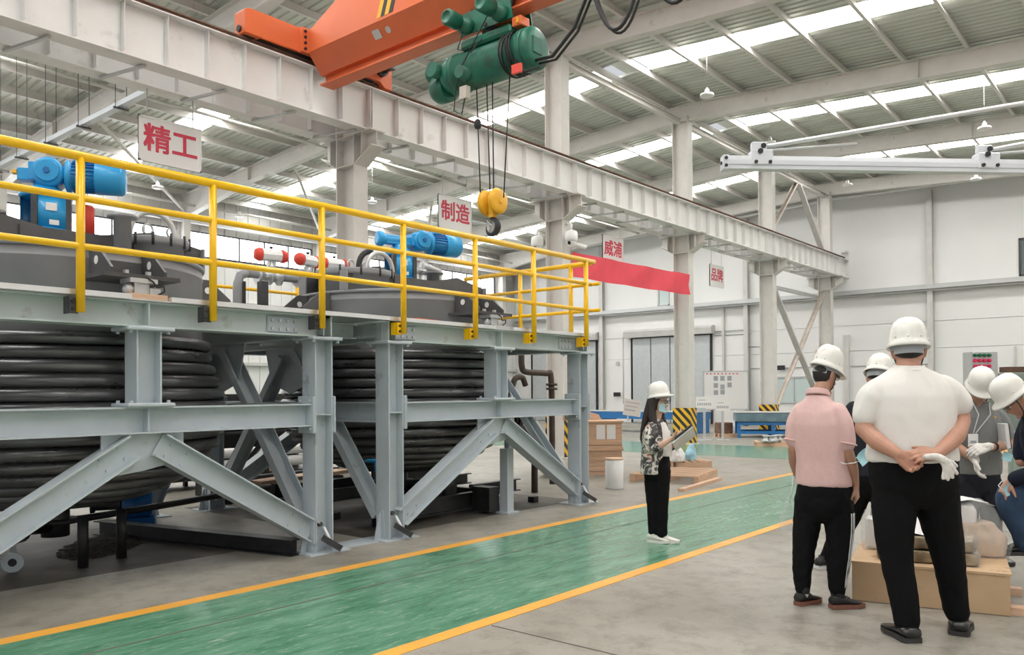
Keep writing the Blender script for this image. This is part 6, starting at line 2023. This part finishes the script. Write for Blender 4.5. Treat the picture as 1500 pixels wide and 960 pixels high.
MB().box((-.18, -.12, 0), (.2, .2, .02)).build('foot', MT['tray_grey'], cb, local=True)
M_('button_red', (0.78, 0.03, 0.12), .3); M_('button_green', (0.02, 0.16, 0.07), .3)
for i in range(4):
    for z, m_n in ((1.885, 'button_green'), (1.825, 'button_red'), (1.76, 'button_red')):
        MB().lathe([(.022, 0), (.022, .02), (.016, .026), (0, .026)], (-.11 + i * .055, -.10, z), 12, (0, -1, 0)).build('button', MT[m_n], cb, local=True)

# ---------------------------------------------------------------- crates, pallets, signs near the far end
M_('paper_white', (0.88, 0.88, 0.87), .6)


def crate(x, y, z, w, d, h, rz, lab, papers=True):
    t = thing('wooden_crate', lab, 'crate', (x, y, z), rz, 'stacked wooden crates')
    m = MT['crate_wood']
    n = 4
    for i in range(n):
        z0 = .07 + (h - .10) * i / n; z1 = .07 + (h - .10) * (i + 1) / n - .004
        for y_ in (0, d - .02): MB().box((.0, y_, z0), (w, y_ + .02, z1)).build('side_plank', m, t, local=True)
        for x_ in (0, w - .02): MB().box((x_, .021, z0), (x_ + .02, d - .021, z1)).build('side_plank', m, t, local=True)
    MB().box((-.03, -.03, h - .03), (w + .03, d + .03, h)).build('lid', m, t, local=True)
    MB().box((-.015, -.015, 0), (w + .015, d + .015, .06)).build('base', MT['rust'] if False else m, t, local=True)
    if papers:
        for k in (0, 1): MB().box((.40 + k * .19, -.005, h * .34), (.555 + k * .19, -.001, h * .86)).build('label_sheet', MT['paper_white'], t, local=True)
    return t
CZ = R(-48)
cx0, cy0 = 11.55, 8.45
crate(11.93, 8.58, 0, .86, .75, .47, CZ, 'plain wooden crate on the floor behind the white drum, lower of two', False)
crate(11.93, 8.58, .472, .86, .75, .50, CZ, 'wooden crate with two paper sheets, upper of two beside the woman')
bd = thing('timber_board', 'loose curved timber board lying on top of the wooden crates', 'board', (12.1, 8.95, .975), R(-35))
bp_ = MB()
bp_.prism([(0, 0), (.75, 0), (.7, .10), (.5, .15), (.2, .17), (0, .16)], 'y', 0, .03)
bp_.build('board', MT['crate_wood'], bd, local=True)
wd = thing('white_drum', 'white cylinder drum with a cardboard lid standing before the crates', 'drum', (10.72, 6.95, 0))
MB().lathe([(.135, 0), (.14, .01), (.14, .44), (.135, .445)], (10.72, 6.95, 0), 32).build('body', MT['white_paint'], wd)
MB().lathe([(.142, .445), (.142, .468), (0, .468)], (10.72, 6.95, 0), 32).build('lid', MT['crate_wood'], wd)
wp = thing('white_pipe', 'white capped pipe standing by the right post of the far stand', 'pipe', (9.32, 6.55, 0))
MB().lathe([(.05, 0), (.05, .60), (.065, .60), (.065, .68), (.03, .71), (0, .71)], (9.32, 6.55, 0), 18).build('pipe', MT['white_paint'], wp)


def pallet(x, y, w, d, rz, lab, n=6, h=.13):
    t = thing('pallet', lab, 'pallet', (x, y, 0), rz, 'wooden pallets on the floor')
    for k in range(3): MB().box((0, d * k / 2 - (.09 * k / 2), 0), (w, d * k / 2 - (.09 * k / 2) + .09, h - .025)).build('bearer', MT['crate_wood'], t, local=True)
    src = None
    for i in range(n):
        x0 = (w - .09) * i / (n - 1)
        if src is None: src = MB().box((0, 0, h - .024), (.09, d, h)).build('deck_board', MT['crate_wood'], t, local=True)
        else: piece(src, t, (x0, 0, 0))
    return t
pallet(11.95, 6.15, 1.4, 1.15, R(14), 'pale timber pallet flat on the floor just right of the woman', 8)
lb = thing('timber_batten', 'long white-edged batten on the floor in front of the pallet', 'batten', (11.9, 6.0, 0), R(8))
MB().box((-1.0, 0, 0), (.8, .09, .05)).build('batten', MT['crate_wood'], lb, local=True)
p2 = pallet(14.2, 7.75, .7, .6, R(-40), 'small dark pallet with bags beside the woman', 5)
sk = thing('white_sack', 'crumpled white sack on the small pallet beside the woman', 'sack', (14.25, 7.80, .13))
q = Flesh(); q.torso([(0, 0, .01, .16, .13, 0), (0, 0, .12, .17, .14, 0), (.0, 0, .24, .12, .09, .2), (.02, 0, .28, .05, .04, .2)], 2.6)
solidify(q, 'sack', MT['clear_film'] if False else MT['sign_white'], sk, .014, 2, .02, 9)
sb = thing('blue_bag', 'pale blue and white bag on the small pallet, right of the sack', 'bag', (14.62, 7.70, .13))
M_('bag_blue', (0.35, 0.62, 0.78), .5, var=.35, scale=5)
q = Flesh(); q.torso([(0, 0, .01, .12, .09, 0), (0, 0, .12, .13, .10, 0), (.03, 0, .26, .09, .06, .2), (.05, 0, .33, .03, .02, .2)], 2.6)
solidify(q, 'bag', MT['bag_blue'], sb, .012, 2, .014, 9)


def post_sign(x, y, zc, w, h, lab, tilt=0, rz=CAMRZ, lines=2, post=True, ph=None):
    t = thing('notice_board', lab, 'notice', (x, y, 0), rz)
    MB().box((-w / 2, -.01, zc - h / 2), (w / 2, .01, zc + h / 2)).build('panel', MT['sign_white'], t, local=True)
    if post:
        MB().box((-.035, .01, .02), (.035, .06, zc + h / 2 - .05)).build('post', MT['galv'], t, local=True)
        MB().box((-.2, -.15, 0), (.2, .2, .02)).build('foot', MT['galv'], t, local=True)
    k = MB()
    for i in range(7):
        k.box((-w * .42 + i * w * .12, -.013, zc - h * .28), (-w * .42 + i * w * .12 + w * .075, -.0101, zc - h * .05))
    k.box((-w * .35, -.013, zc + h * .18), (w * .05, -.0101, zc + h * .24))
    k.build('lettering', MT['band_grey'], t, local=True, kind='stuff')
    return t
post_sign(22.6, 11.42, 1.15, .52, .34, 'white notice on a steel post, left of two before the display board')
post_sign(23.0, 11.02, 1.06, .44, .34, 'white notice on a steel post, right of two before the display board')
tsp = camp(2.20, 14.95, 0)
ts = thing('notice_sheet', 'tilted white printed sheet standing on the crates behind the woman', 'notice', (tsp.x, tsp.y, .973), CAMRZ)
rm = Matrix.Rotation(R(9), 3, 'Y')
MB().cbox((0, 0, .225), (.32, .012, .30), rm).build('panel', MT['sign_white'], ts, local=True)
k = MB()
for j in range(3):
    for i in range(8 - j): k.cbox(rm @ Vector((-.125 + i * .033, -.0075, .09 - j * .07)) + Vector((0, 0, .225)), (.020, .002, .014 + .010 * (j == 2)), rm)
k.build('lettering', MT['band_grey'], ts, local=True, kind='stuff')
MB().box((-.10, .008, .0), (-.07, .03, .2)).box((-.12, -.04, 0), (-.05, .05, .012)).build('stand', MT['galv'], ts, local=True)
wb = thing('display_board', 'large whiteboard with small photographs on a wheeled stand by the end wall', 'display board', (32.4, 15.3, 0), CAMRZ)
MB().box((-1.0, -.02, .72), (.85, .02, 2.3)).build('panel', MT['sign_white'], wb, local=True)
f = MB(); f.box((-1.04, -.03, .68), (.89, .03, .73)).box((-1.04, -.03, 2.29), (.89, .03, 2.34)).box((-1.04, -.03, .7), (-.99, .03, 2.3)).box((.84, -.03, .7), (.89, .03, 2.3))
f.build('board_border', MT['galv'], wb, local=True)
for x in (-.9, .75):
    MB().box((x - .03, -.02, .06), (x + .03, .02, .7)).build('leg', MT['galv'], wb, local=True)
    MB().box((x - .03, -.3, 0), (x + .03, .3, .06)).build('foot', MT['dark_steel'], wb, local=True)
for (x, z) in ((-.50, 2.02), (-.22, 2.02), (.08, 2.02), (-.50, 1.72), (-.22, 1.66), (.08, 1.74), (-.50, 1.42), (-.22, 1.44)):
    MB().box((x - .09, -.026, z - .10), (x + .09, -.0205, z + .10)).build('photograph', MT['band_grey'], wb, local=True)
k = MB()
for i in range(9): k.box((-.9 + i * .16, -.026, 2.19), (-.84 + i * .16, -.0205, 2.24))
k.build('lettering', MT['sign_red'], wb, local=True, kind='stuff')
hb2 = thing('leaflet_rack', 'white poster sheet leaning below the display board', 'poster', (31.9, 15.0, 0), CAMRZ)
MB().box((-.35, 0, .0), (.35, .03, .66)).build('sheet', MT['sign_white'], hb2, local=True)

# hazard striped guards of the columns
def hazard_mat():
    m = bpy.data.materials.new('hazard_stripes'); m.use_nodes = True
    nt = m.node_tree; N, L = nt.nodes, nt.links
    b = N['Principled BSDF']; b.inputs['Roughness'].default_value = .4
    tc = N.new('ShaderNodeTexCoord'); sp = N.new('ShaderNodeSeparateXYZ'); L.new(tc.outputs['Object'], sp.inputs['Vector'])
    ad = N.new('ShaderNodeMath'); ad.operation = 'SUBTRACT'; L.new(sp.outputs['Y'], ad.inputs[0]); L.new(sp.outputs['X'], ad.inputs[1])
    a2 = N.new('ShaderNodeMath'); a2.operation = 'ADD'; L.new(ad.outputs[0], a2.inputs[0]); L.new(sp.outputs['Z'], a2.inputs[1])
    mu = N.new('ShaderNodeMath'); mu.operation = 'MULTIPLY'; mu.inputs[1].default_value = 4.0; L.new(a2.outputs[0], mu.inputs[0]); a2.operation = 'SUBTRACT'
    fr = N.new('ShaderNodeMath'); fr.operation = 'FRACT'; L.new(mu.outputs[0], fr.inputs[0])
    gt = N.new('ShaderNodeMath'); gt.operation = 'GREATER_THAN'; gt.inputs[1].default_value = .5; L.new(fr.outputs[0], gt.inputs[0])
    mx = N.new('ShaderNodeMix'); mx.data_type = 'RGBA'; mx.inputs['A'].default_value = (.02, .02, .02, 1); mx.inputs['B'].default_value = (.80, .45, .02, 1)
    L.new(gt.outputs[0], mx.inputs['Factor']); L.new(mx.outputs['Result'], b.inputs['Base Color'])
    MT['hazard'] = m
hazard_mat()
labs_ = {4: 'black and yellow striped guard at the foot of the column behind the far stand', 5: 'black and yellow striped guard at the foot of the hall column right of the woman', 6: 'black and yellow striped guard of the column behind the blue table'}
for i in (4, 5, 6):
    u = UK[i]
    t = thing('column_guard', labs_[i], 'column guard', (u, RIDGE, 0.0))
    x0, x1, y0, y1 = u - .185, u + .185, RIDGE - .275, RIDGE + .275
    if i > 4: MB().box((x0, y0, .03), (x0 + .02, y1, 1.02)).build('guard_panel', MT['hazard'], t)
    MB().box((x0 + .021, y0, .03), (x1, y0 + .02, 1.02)).build('guard_panel', MT['hazard'], t)
    MB().box((x0 + .021, y1 - .02, .03), (x1, y1, 1.02)).build('guard_panel', MT['hazard'], t)

# blue steel table with covered top, and the long blue bench behind
M_('table_blue', (0.02, 0.16, 0.42), .4, var=.08)
M_('slate_film', (0.12, 0.20, 0.24), .25, var=.3, scale=3, bump=.6, bscale=6, coat=.5)
bt = thing('blue_table', 'blue steel work table with a film covered top near the end wall', 'work table', (24.5, 11.25, 0), R(-62))
L_, Wt = 2.4, 1.3
for x in (.05, 1.1, 2.3):
    for y in (.05, Wt - .05): MB().box((x - .05, y - .05, 0), (x + .05, y + .05, .45)).build('leg', MT['table_blue'], bt, local=True)
for y in (.05, Wt - .05):
    MB().box((0, y - .045, .12), (L_, y + .045, .21)).build('rail', MT['table_blue'], bt, local=True)
    MB().box((0, y - .045, .40), (L_, y + .045, .49)).build('rail', MT['table_blue'], bt, local=True)
MB().box((-.05, -.05, .50), (L_ + .05, Wt + .05, .78)).build('film_skirt', MT['slate_film'], bt, local=True, bevel=.02)
MB().box((-.06, -.06, .785), (L_ + .06, Wt + .06, .81)).build('table_top', MT['crate_wood'] if False else MT['tray_grey'], bt, local=True)
b2_ = thing('blue_bench', 'long blue steel bench beyond the striped column guard', 'work bench', (26.5, 13.4, 0), R(90))
MB().box((0, -.5, .48), (6.0, .5, .74)).build('bench_body', MT['table_blue'], b2_, local=True)
MB().box((-.02, -.52, .741), (6.02, .52, .77)).build('bench_top', MT['tray_grey'], b2_, local=True)
for x in (.1, 2, 4, 5.9):
    MB().box((x - .06, -.45, 0), (x + .06, .45, .48)).build('leg', MT['table_blue'], b2_, local=True)
wt_ = thing('timber_block', 'weathered timber block on a small pallet left of the blue table', 'timber', (24.4, 11.75, .12), R(-30))
MB().box((0, 0, 0), (.45, .4, .35)).build('block', MT['rust'], wt_, local=True, bevel=.02)
pallet(24.35, 11.65, .6, .55, R(-30), 'small pallet under a timber block left of the blue table', 4, .12)
pallet(21.0, 9.1, .95, .7, R(-60), 'low pallet with metal parts in front of the blue table', 5, .12)
rr_ = random.Random(3)
for i in range(6):
    sc = thing('metal_casting', 'loose grey metal casting heaped on the low pallet before the blue table', 'metal part', (21.08 + rr_.random() * .65, 8.5 + rr_.random() * .45, .125), rr_.random() * 6, 'castings on the low pallet')
    MB().lathe([(.09, 0), (.09, .05), (.05, .06), (.05, .13), (.08, .14), (.08, .17)], (0, 0, 0), 12).box((-.14, -.03, 0), (.14, .03, .05)).build('casting', MT['galv'], sc, local=True)
# small dark notices on the end wall
for v, z, lab in ((13.55, 2.45, 'small black notice plate on the end wall right of a hall column'), (21.7, 1.35, 'small black notice plate low on the end wall left of the grey doors')):
    MB().box((U_W - .145, v - .2, z - .10), (U_W - .125, v + .2, z + .10)).build('notice_plate', MT['black_steel'], None, label=lab, cat='notice')
MB().box((U_W - .11, 21.62, 2.75), (U_W - .0, 21.78, 2.95)).build('switch_box', MT['tray_grey'], None, label='small grey switch box on the end wall beside a thin conduit', cat='switch')

# ---------------------------------------------------------------- clutter under and beside the stands
DS, BS = MT['dark_steel'], MT['black_steel']
M_('pipe_brown', (0.075, 0.055, 0.046), .5, .3, var=.25)
fb_ = MB().ibeam((4.52, 6.42, .075), (3.9, 9.1, .075), .15, .15, .012, .01)
fb_.build('floor_beam', BS, None, label='black steel beam lying on the floor under the near stand', cat='steel beam')
pu = thing('blue_pump', 'blue transfer pump on the floor behind the near stand braces', 'pump', (4.32, 9.15, 0), R(60))
MB().lathe([(.12, -.17), (.15, -.15), (.15, .12), (.10, .14)], (0, 0, .27), 20, (0, 1, 0)).build('pump_body', MT['deep_blue'], pu, local=True)
MB().box((-.12, -.2, 0), (.12, .2, .13)).box((-.10, -.14, .35), (.10, .10, .52)).build('pedestal', MT['deep_blue'], pu, local=True, bevel=.01)
MB().lathe([(.09, .14), (.09, .17), (.05, .17), (.05, .42), (.09, .42), (.09, .46)], (0, 0, .27), 16, (0, 1, 0)).build('suction_pipe', BS, pu, local=True)
wv = thing('gate_valve', 'dark drain valve with flanges low under the near vessel', 'valve', (2.55, 7.9, 0))
MB().tube([(2.35, 7.7, .33), (2.8, 7.98, .33), (3.08, 8.12, .30)], .07, 12).build('drain_pipe', BS, wv)
for p in ((2.45, 7.76, .33), (2.7, 7.92, .33)):
    MB().lathe([(.12, -.02), (.12, .02)], p, 16, (.85, .5, 0)).build('flange', DS, wv)
MB().tube([(2.62, 7.80, .30), (2.62, 7.80, .06)], .025, 8).build('drain_stem', MT['frame_paint'], wv)
MB().lathe([(.035, .0), (.085, .0), (.085, .03), (.035, .03)], (2.60, 7.74, .085), 20, (-.5, -.85, 0), False).build('flange', MT['frame_paint'], wv)
MB().lathe([(.034, .0), (.034, .031)], (2.60, 7.74, .085), 16, (-.5, -.85, 0), False).build('bore', MT['black_steel'], wv)
MB().cyl((2.45, 7.76, 0), (2.45, 7.76, .33), .03, 8).build('prop', DS, wv)
for x, y, lab in ((3.05, 7.45, 'short dark pipe prop under the near vessel, nearer one'), (3.45, 7.6, 'short dark pipe prop under the near vessel, farther one')):
    MB().cyl((x, y, 0), (x, y, .45), .045, 10).build('pipe_prop', BS, None, label=lab, cat='prop')


def pipe_run(name, lab, pts, r, m, fl=()):
    t = thing(name, lab, 'pipe', (pts[0][0], pts[0][1], min(p[2] for p in pts)))
    MB().tube(catmull(pts, 5) if len(pts) > 2 else pts, r, 12).build('pipe', m, t)
    for p, a in fl: MB().lathe([(r * 1.9, -.02), (r * 1.9, .02)], p, 16, a).build('flange', m, t)
    return t
pipe_run('process_pipe', 'dark pipe on the floor crossing beneath the two stands', [(3.2, 8.4, .28), (4.6, 8.8, .28), (6.2, 9.4, .28)], .036, BS)
pipe_run('process_pipe', 'pale lagged pipe behind the near stand, upper of two', [(6.1, 11.3, .60), (8.4, 11.3, .60)], .075, MT['sign_white'])
pipe_run('process_pipe', 'pale lagged pipe behind the near stand, lower of two', [(6.1, 11.3, .42), (8.4, 11.3, .42)], .085, MT['sign_white'])
for u in (6.3, 7.2, 8.2):
    MB().box((u - .04, 11.2, 0), (u + .04, 11.4, .33)).build('pipe_stool', BS, None, label='dark low stool carrying the pale lagged pipes', cat='pipe support', group='stools under the lagged pipes')
for i, (a, b_) in enumerate((((5.75, 10.1, .12), (6.6, 10.5, 1.0)), ((6.4, 10.9, .1), (6.9, 10.3, 1.05)))):
    t = thing('steel_strut', 'dark leaning steel strut in the gap behind the near stand, %s' % ('left one' if i == 0 else 'right one'), 'strut', (a[0], a[1], 0))
    MB().bar((a[0], a[1], .02), b_, .10, .06).build('strut', BS, t)
sr_ = thing('steel_rack', 'low dark steel rack on the floor behind the two stands', 'rack', (7.3, 12.3, 0))
for z in (.15, .50, .85, 1.2): MB().box((5.6, 12.0, z), (9.0, 12.75, z + .04)).build('shelf', BS, sr_)
for u in (5.65, 6.8, 7.9, 8.95):
    for v in (12.05, 12.7): MB().box((u - .03, v - .03, 0), (u + .03, v + .03, 1.5)).build('leg', BS, sr_)
MB().box((5.6, 12.76, .1), (9.0, 12.78, 1.5)).build('back_panel', BS, sr_)
crt = crate(7.6, 12.08, .192, .6, .45, .22, R(5), 'small wooden crate on the lowest shelf of the dark rack', False)
labs_f = ('dark flanged fitting at the left end of the dark rack', 'white flanged fitting second from the left on the dark rack', 'dark flanged fitting in the middle of the dark rack', 'white flanged fitting second from the right on the dark rack', 'dark flanged fitting at the right end of the dark rack')
for i in range(5):
    t = thing('pipe_fitting', labs_f[i], 'pipe fitting', (5.95 + i * .62, 12.35, .892), 0, 'fittings on the steel rack')
    MB().lathe([(.10, 0), (.10, .03), (.05, .03), (.05, .16), (.10, .16), (.10, .19)], (0, 0, 0), 14).build('fitting', MT['sign_white'] if i % 2 else DS, t, local=True)
for k, (a, b_, w, h, m, nm, lab) in enumerate((((5.9, 9.25, .06), (8.6, 9.45, .06), .12, .12, BS, 'steel_bar', 'black steel bar on the floor beneath the farther vessel, nearest'), ((5.8, 10.2, .08), (8.8, 10.35, .08), .16, .16, BS, 'steel_bar', 'black steel bar on the floor at the rear of the farther stand'), ((6.2, 9.75, .30), (7.9, 10.0, .32), .30, .05, MT['crate_wood'], 'timber_plank', 'pale timber plank lying on the bars under the farther vessel'), ((6.0, 10.6, .25), (8.4, 10.8, .25), .1, .1, DS, 'steel_bar', 'dark steel tube lying behind the timber plank'))):
    MB().bar(a, b_, w, h).build(nm, m, None, label=lab, cat='steel bar' if nm == 'steel_bar' else 'plank')
for u, v in ((6.5, 9.72), (7.7, 9.98)):
    MB().box((u - .08, v - .12, 0), (u + .08, v + .12, .27)).build('support_block', BS, None, label='black block propping the %s end of the timber plank under the vessel' % ('near' if u < 7 else 'far'), cat='block', group='blocks under the plank')
hp_ = thing('debris_heap', 'low heap of dark dirt and shavings on the floor under the near vessel', 'debris', (3.6, 8.35, 0), 0, None, 'stuff')
q = Flesh(); q.torso([(0, 0, .0, .7, .35, .9), (0, 0, .02, .55, .25, .9), (0, 0, .035, .2, .1, .9)], 2)
M_('dirt', (0.05, 0.043, 0.035), .95, var=.5, scale=30)
dh = solidify(q, 'dirt', MT['dirt'], hp_, .012, 1, .02, 12); dh['kind'] = 'stuff'
# skid of the farther vessel
sk_ = thing('equipment_skid', 'black channel-steel skid with pipework under the farther vessel', 'skid', (7.5, 7.6, 0))
for a, b_, h in (((5.95, 6.95, .16), (7.75, 7.02, .16), .20), ((7.75, 6.75, .16), (7.75, 8.6, .16), .20), ((5.95, 7.9, .30), (8.4, 7.9, .30), .14), ((7.8, 7.3, .22), (8.75, 7.3, .22), .16), ((6.0, 8.8, .3), (8.8, 8.8, .3), .14)):
    MB().channel(a, b_, h, .09, .012).build('channel', BS, sk_)
MB().box((7.68, 6.54, .02), (7.80, 6.66, .80)).box((7.64, 6.50, 0), (7.86, 6.70, .02)).build('post', MT['frame_paint'], sk_)
MB().box((7.48, 6.66, .03), (7.66, 6.95, .33)).build('bracket', BS, sk_)
MB().box((8.55, 7.25, .02), (8.63, 7.33, 1.2)).build('post', MT['frame_paint'], sk_)
MB().tube([(7.32, 8.12, .45), (7.32, 8.12, .28), (7.30, 7.6, .28), (7.28, 7.1, .30)], .05, 12).build('drain_pipe', BS, sk_)
for p, a in (((7.32, 8.12, .40), (0, 0, 1)), ((7.30, 7.5, .28), (0, 1, 0)), ((7.30, 7.38, .28), (0, 1, 0)), ((7.28, 7.12, .30), (0, 1, 0))):
    MB().lathe([(.10, -.018), (.10, .018)], p, 16, a).build('flange', DS, sk_)
for x in (6.1, 7.75, 8.7):
    for y in (6.95, 7.9): MB().box((x - .05, y - .05, 0), (x + .05, y + .05, .08)).build('foot', BS, sk_)
hv = thing('hand_wheel_valve', 'blue hand-wheel valve just right of the second front post', 'valve', (6.05, 7.1, .0))
MB().cyl((6.05, 7.1, 0), (6.05, 7.1, .62), .045, 12).lathe([(.09, .36), (.09, .39)], (6.05, 7.1, 0), 14).lathe([(.09, .5), (.09, .53)], (6.05, 7.1, 0), 14).build('valve_body', DS, hv)
MB().tube([(6.05 + .11 * math.cos(a), 7.1 + .11 * math.sin(a), .74) for a in [2 * PI * k / 20 for k in range(20)]], .014, 8, closed=True).cyl((6.05, 7.1, .62), (6.05, 7.1, .75), .012, 8).bar((5.95, 7.1, .74), (6.15, 7.1, .74), .012, .012).build('hand_wheel', MT['motor_blue'], hv)
MB().box((6.16, 7.02, .50), (6.36, 7.06, .60)).build('yoke_plate', DS, hv)
# pipes at the far side of the farther stand
pipe_run('process_pipe', 'rusty brown bent pipe with flanges below the far end of the platform', [(9.0 + 1.0, 8.2, 2.2), (10.0, 8.2, 1.92), (10.08, 8.18, 1.82), (10.5, 8.1, 1.80), (10.6, 8.08, 1.74), (10.62, 8.08, 1.0), (10.62, 8.08, .0)], .05, MT['pipe_brown'], [((10.62, 8.08, 1.62), (0, 0, 1)), ((10.62, 8.08, 1.55), (0, 0, 1))])
pipe_run('process_pipe', 'dark goose-neck pipe behind the right short post', [(9.05, 7.9, 1.36), (9.25, 7.86, 1.38), (9.32, 7.84, 1.55), (9.38, 7.82, 1.70), (9.52, 7.8, 1.72), (9.60, 7.8, 1.60)], .045, MT['pipe_brown'], [((9.1, 7.89, 1.36), (1, 0, 0))])
pipe_run('process_pipe', 'dark flanged pipe bend below the mid beam at the far end', [(9.1, 7.6, 1.1), (9.45, 7.6, 1.1), (9.55, 7.6, .95), (9.55, 7.6, .0)], .05, MT['pipe_brown'], [((9.15, 7.6, 1.1), (1, 0, 0)), ((9.2, 7.6, 1.1), (1, 0, 0))])
ld = thing('stair_stringer', 'white stair stringer rising behind the farther stand', 'stair', (10.4, 8.6, 0))
MB().bar((11.5, 8.5, .08), (10.35, 9.25, 2.1), .03, .24).build('stringer', MT['sign_white'], ld)
MB().bar((11.8, 9.05, .08), (10.65, 9.8, 2.1), .03, .22).build('stringer', MT['dark_steel'], ld)
for u_, v_ in ((11.5, 8.5), (11.8, 9.05)): MB().box((u_ - .08, v_ - .05, 0), (u_ + .08, v_ + .05, .1)).build('foot', MT['dark_steel'], ld)
for k in range(8):
    f_ = (k + .5) / 8
    MB().bar((11.5 - 1.15 * f_, 8.5 + .75 * f_, .10 + 1.98 * f_), (11.8 - 1.15 * f_, 9.05 + .75 * f_, .10 + 1.98 * f_), .2, .03).build('tread', MT['dark_steel'], ld)
MB().tube([(6.02, 7.0, 2.02), (6.02, 7.0, 1.52), (6.28, 6.9, 1.52)], .03, 4).build('hanging_bracket', DS, None, label='dark hanging bracket under the walkway between the two middle posts', cat='bracket')
sv = thing('sight_valve', 'small steel valve on a thin pipe behind the second front post', 'valve', (5.98, 6.95, 1.0))
MB().tube([(5.95, 6.85, .012), (5.95, 6.85, 1.85)], .045, 10).build('pipe', DS, sv)
for z in (1.60, 1.68): MB().lathe([(.09, 0), (.09, .025)], (5.95, 6.85, z), 14).build('flange', MT['galv'], sv)

bpy.data.scenes.remove(WORK)
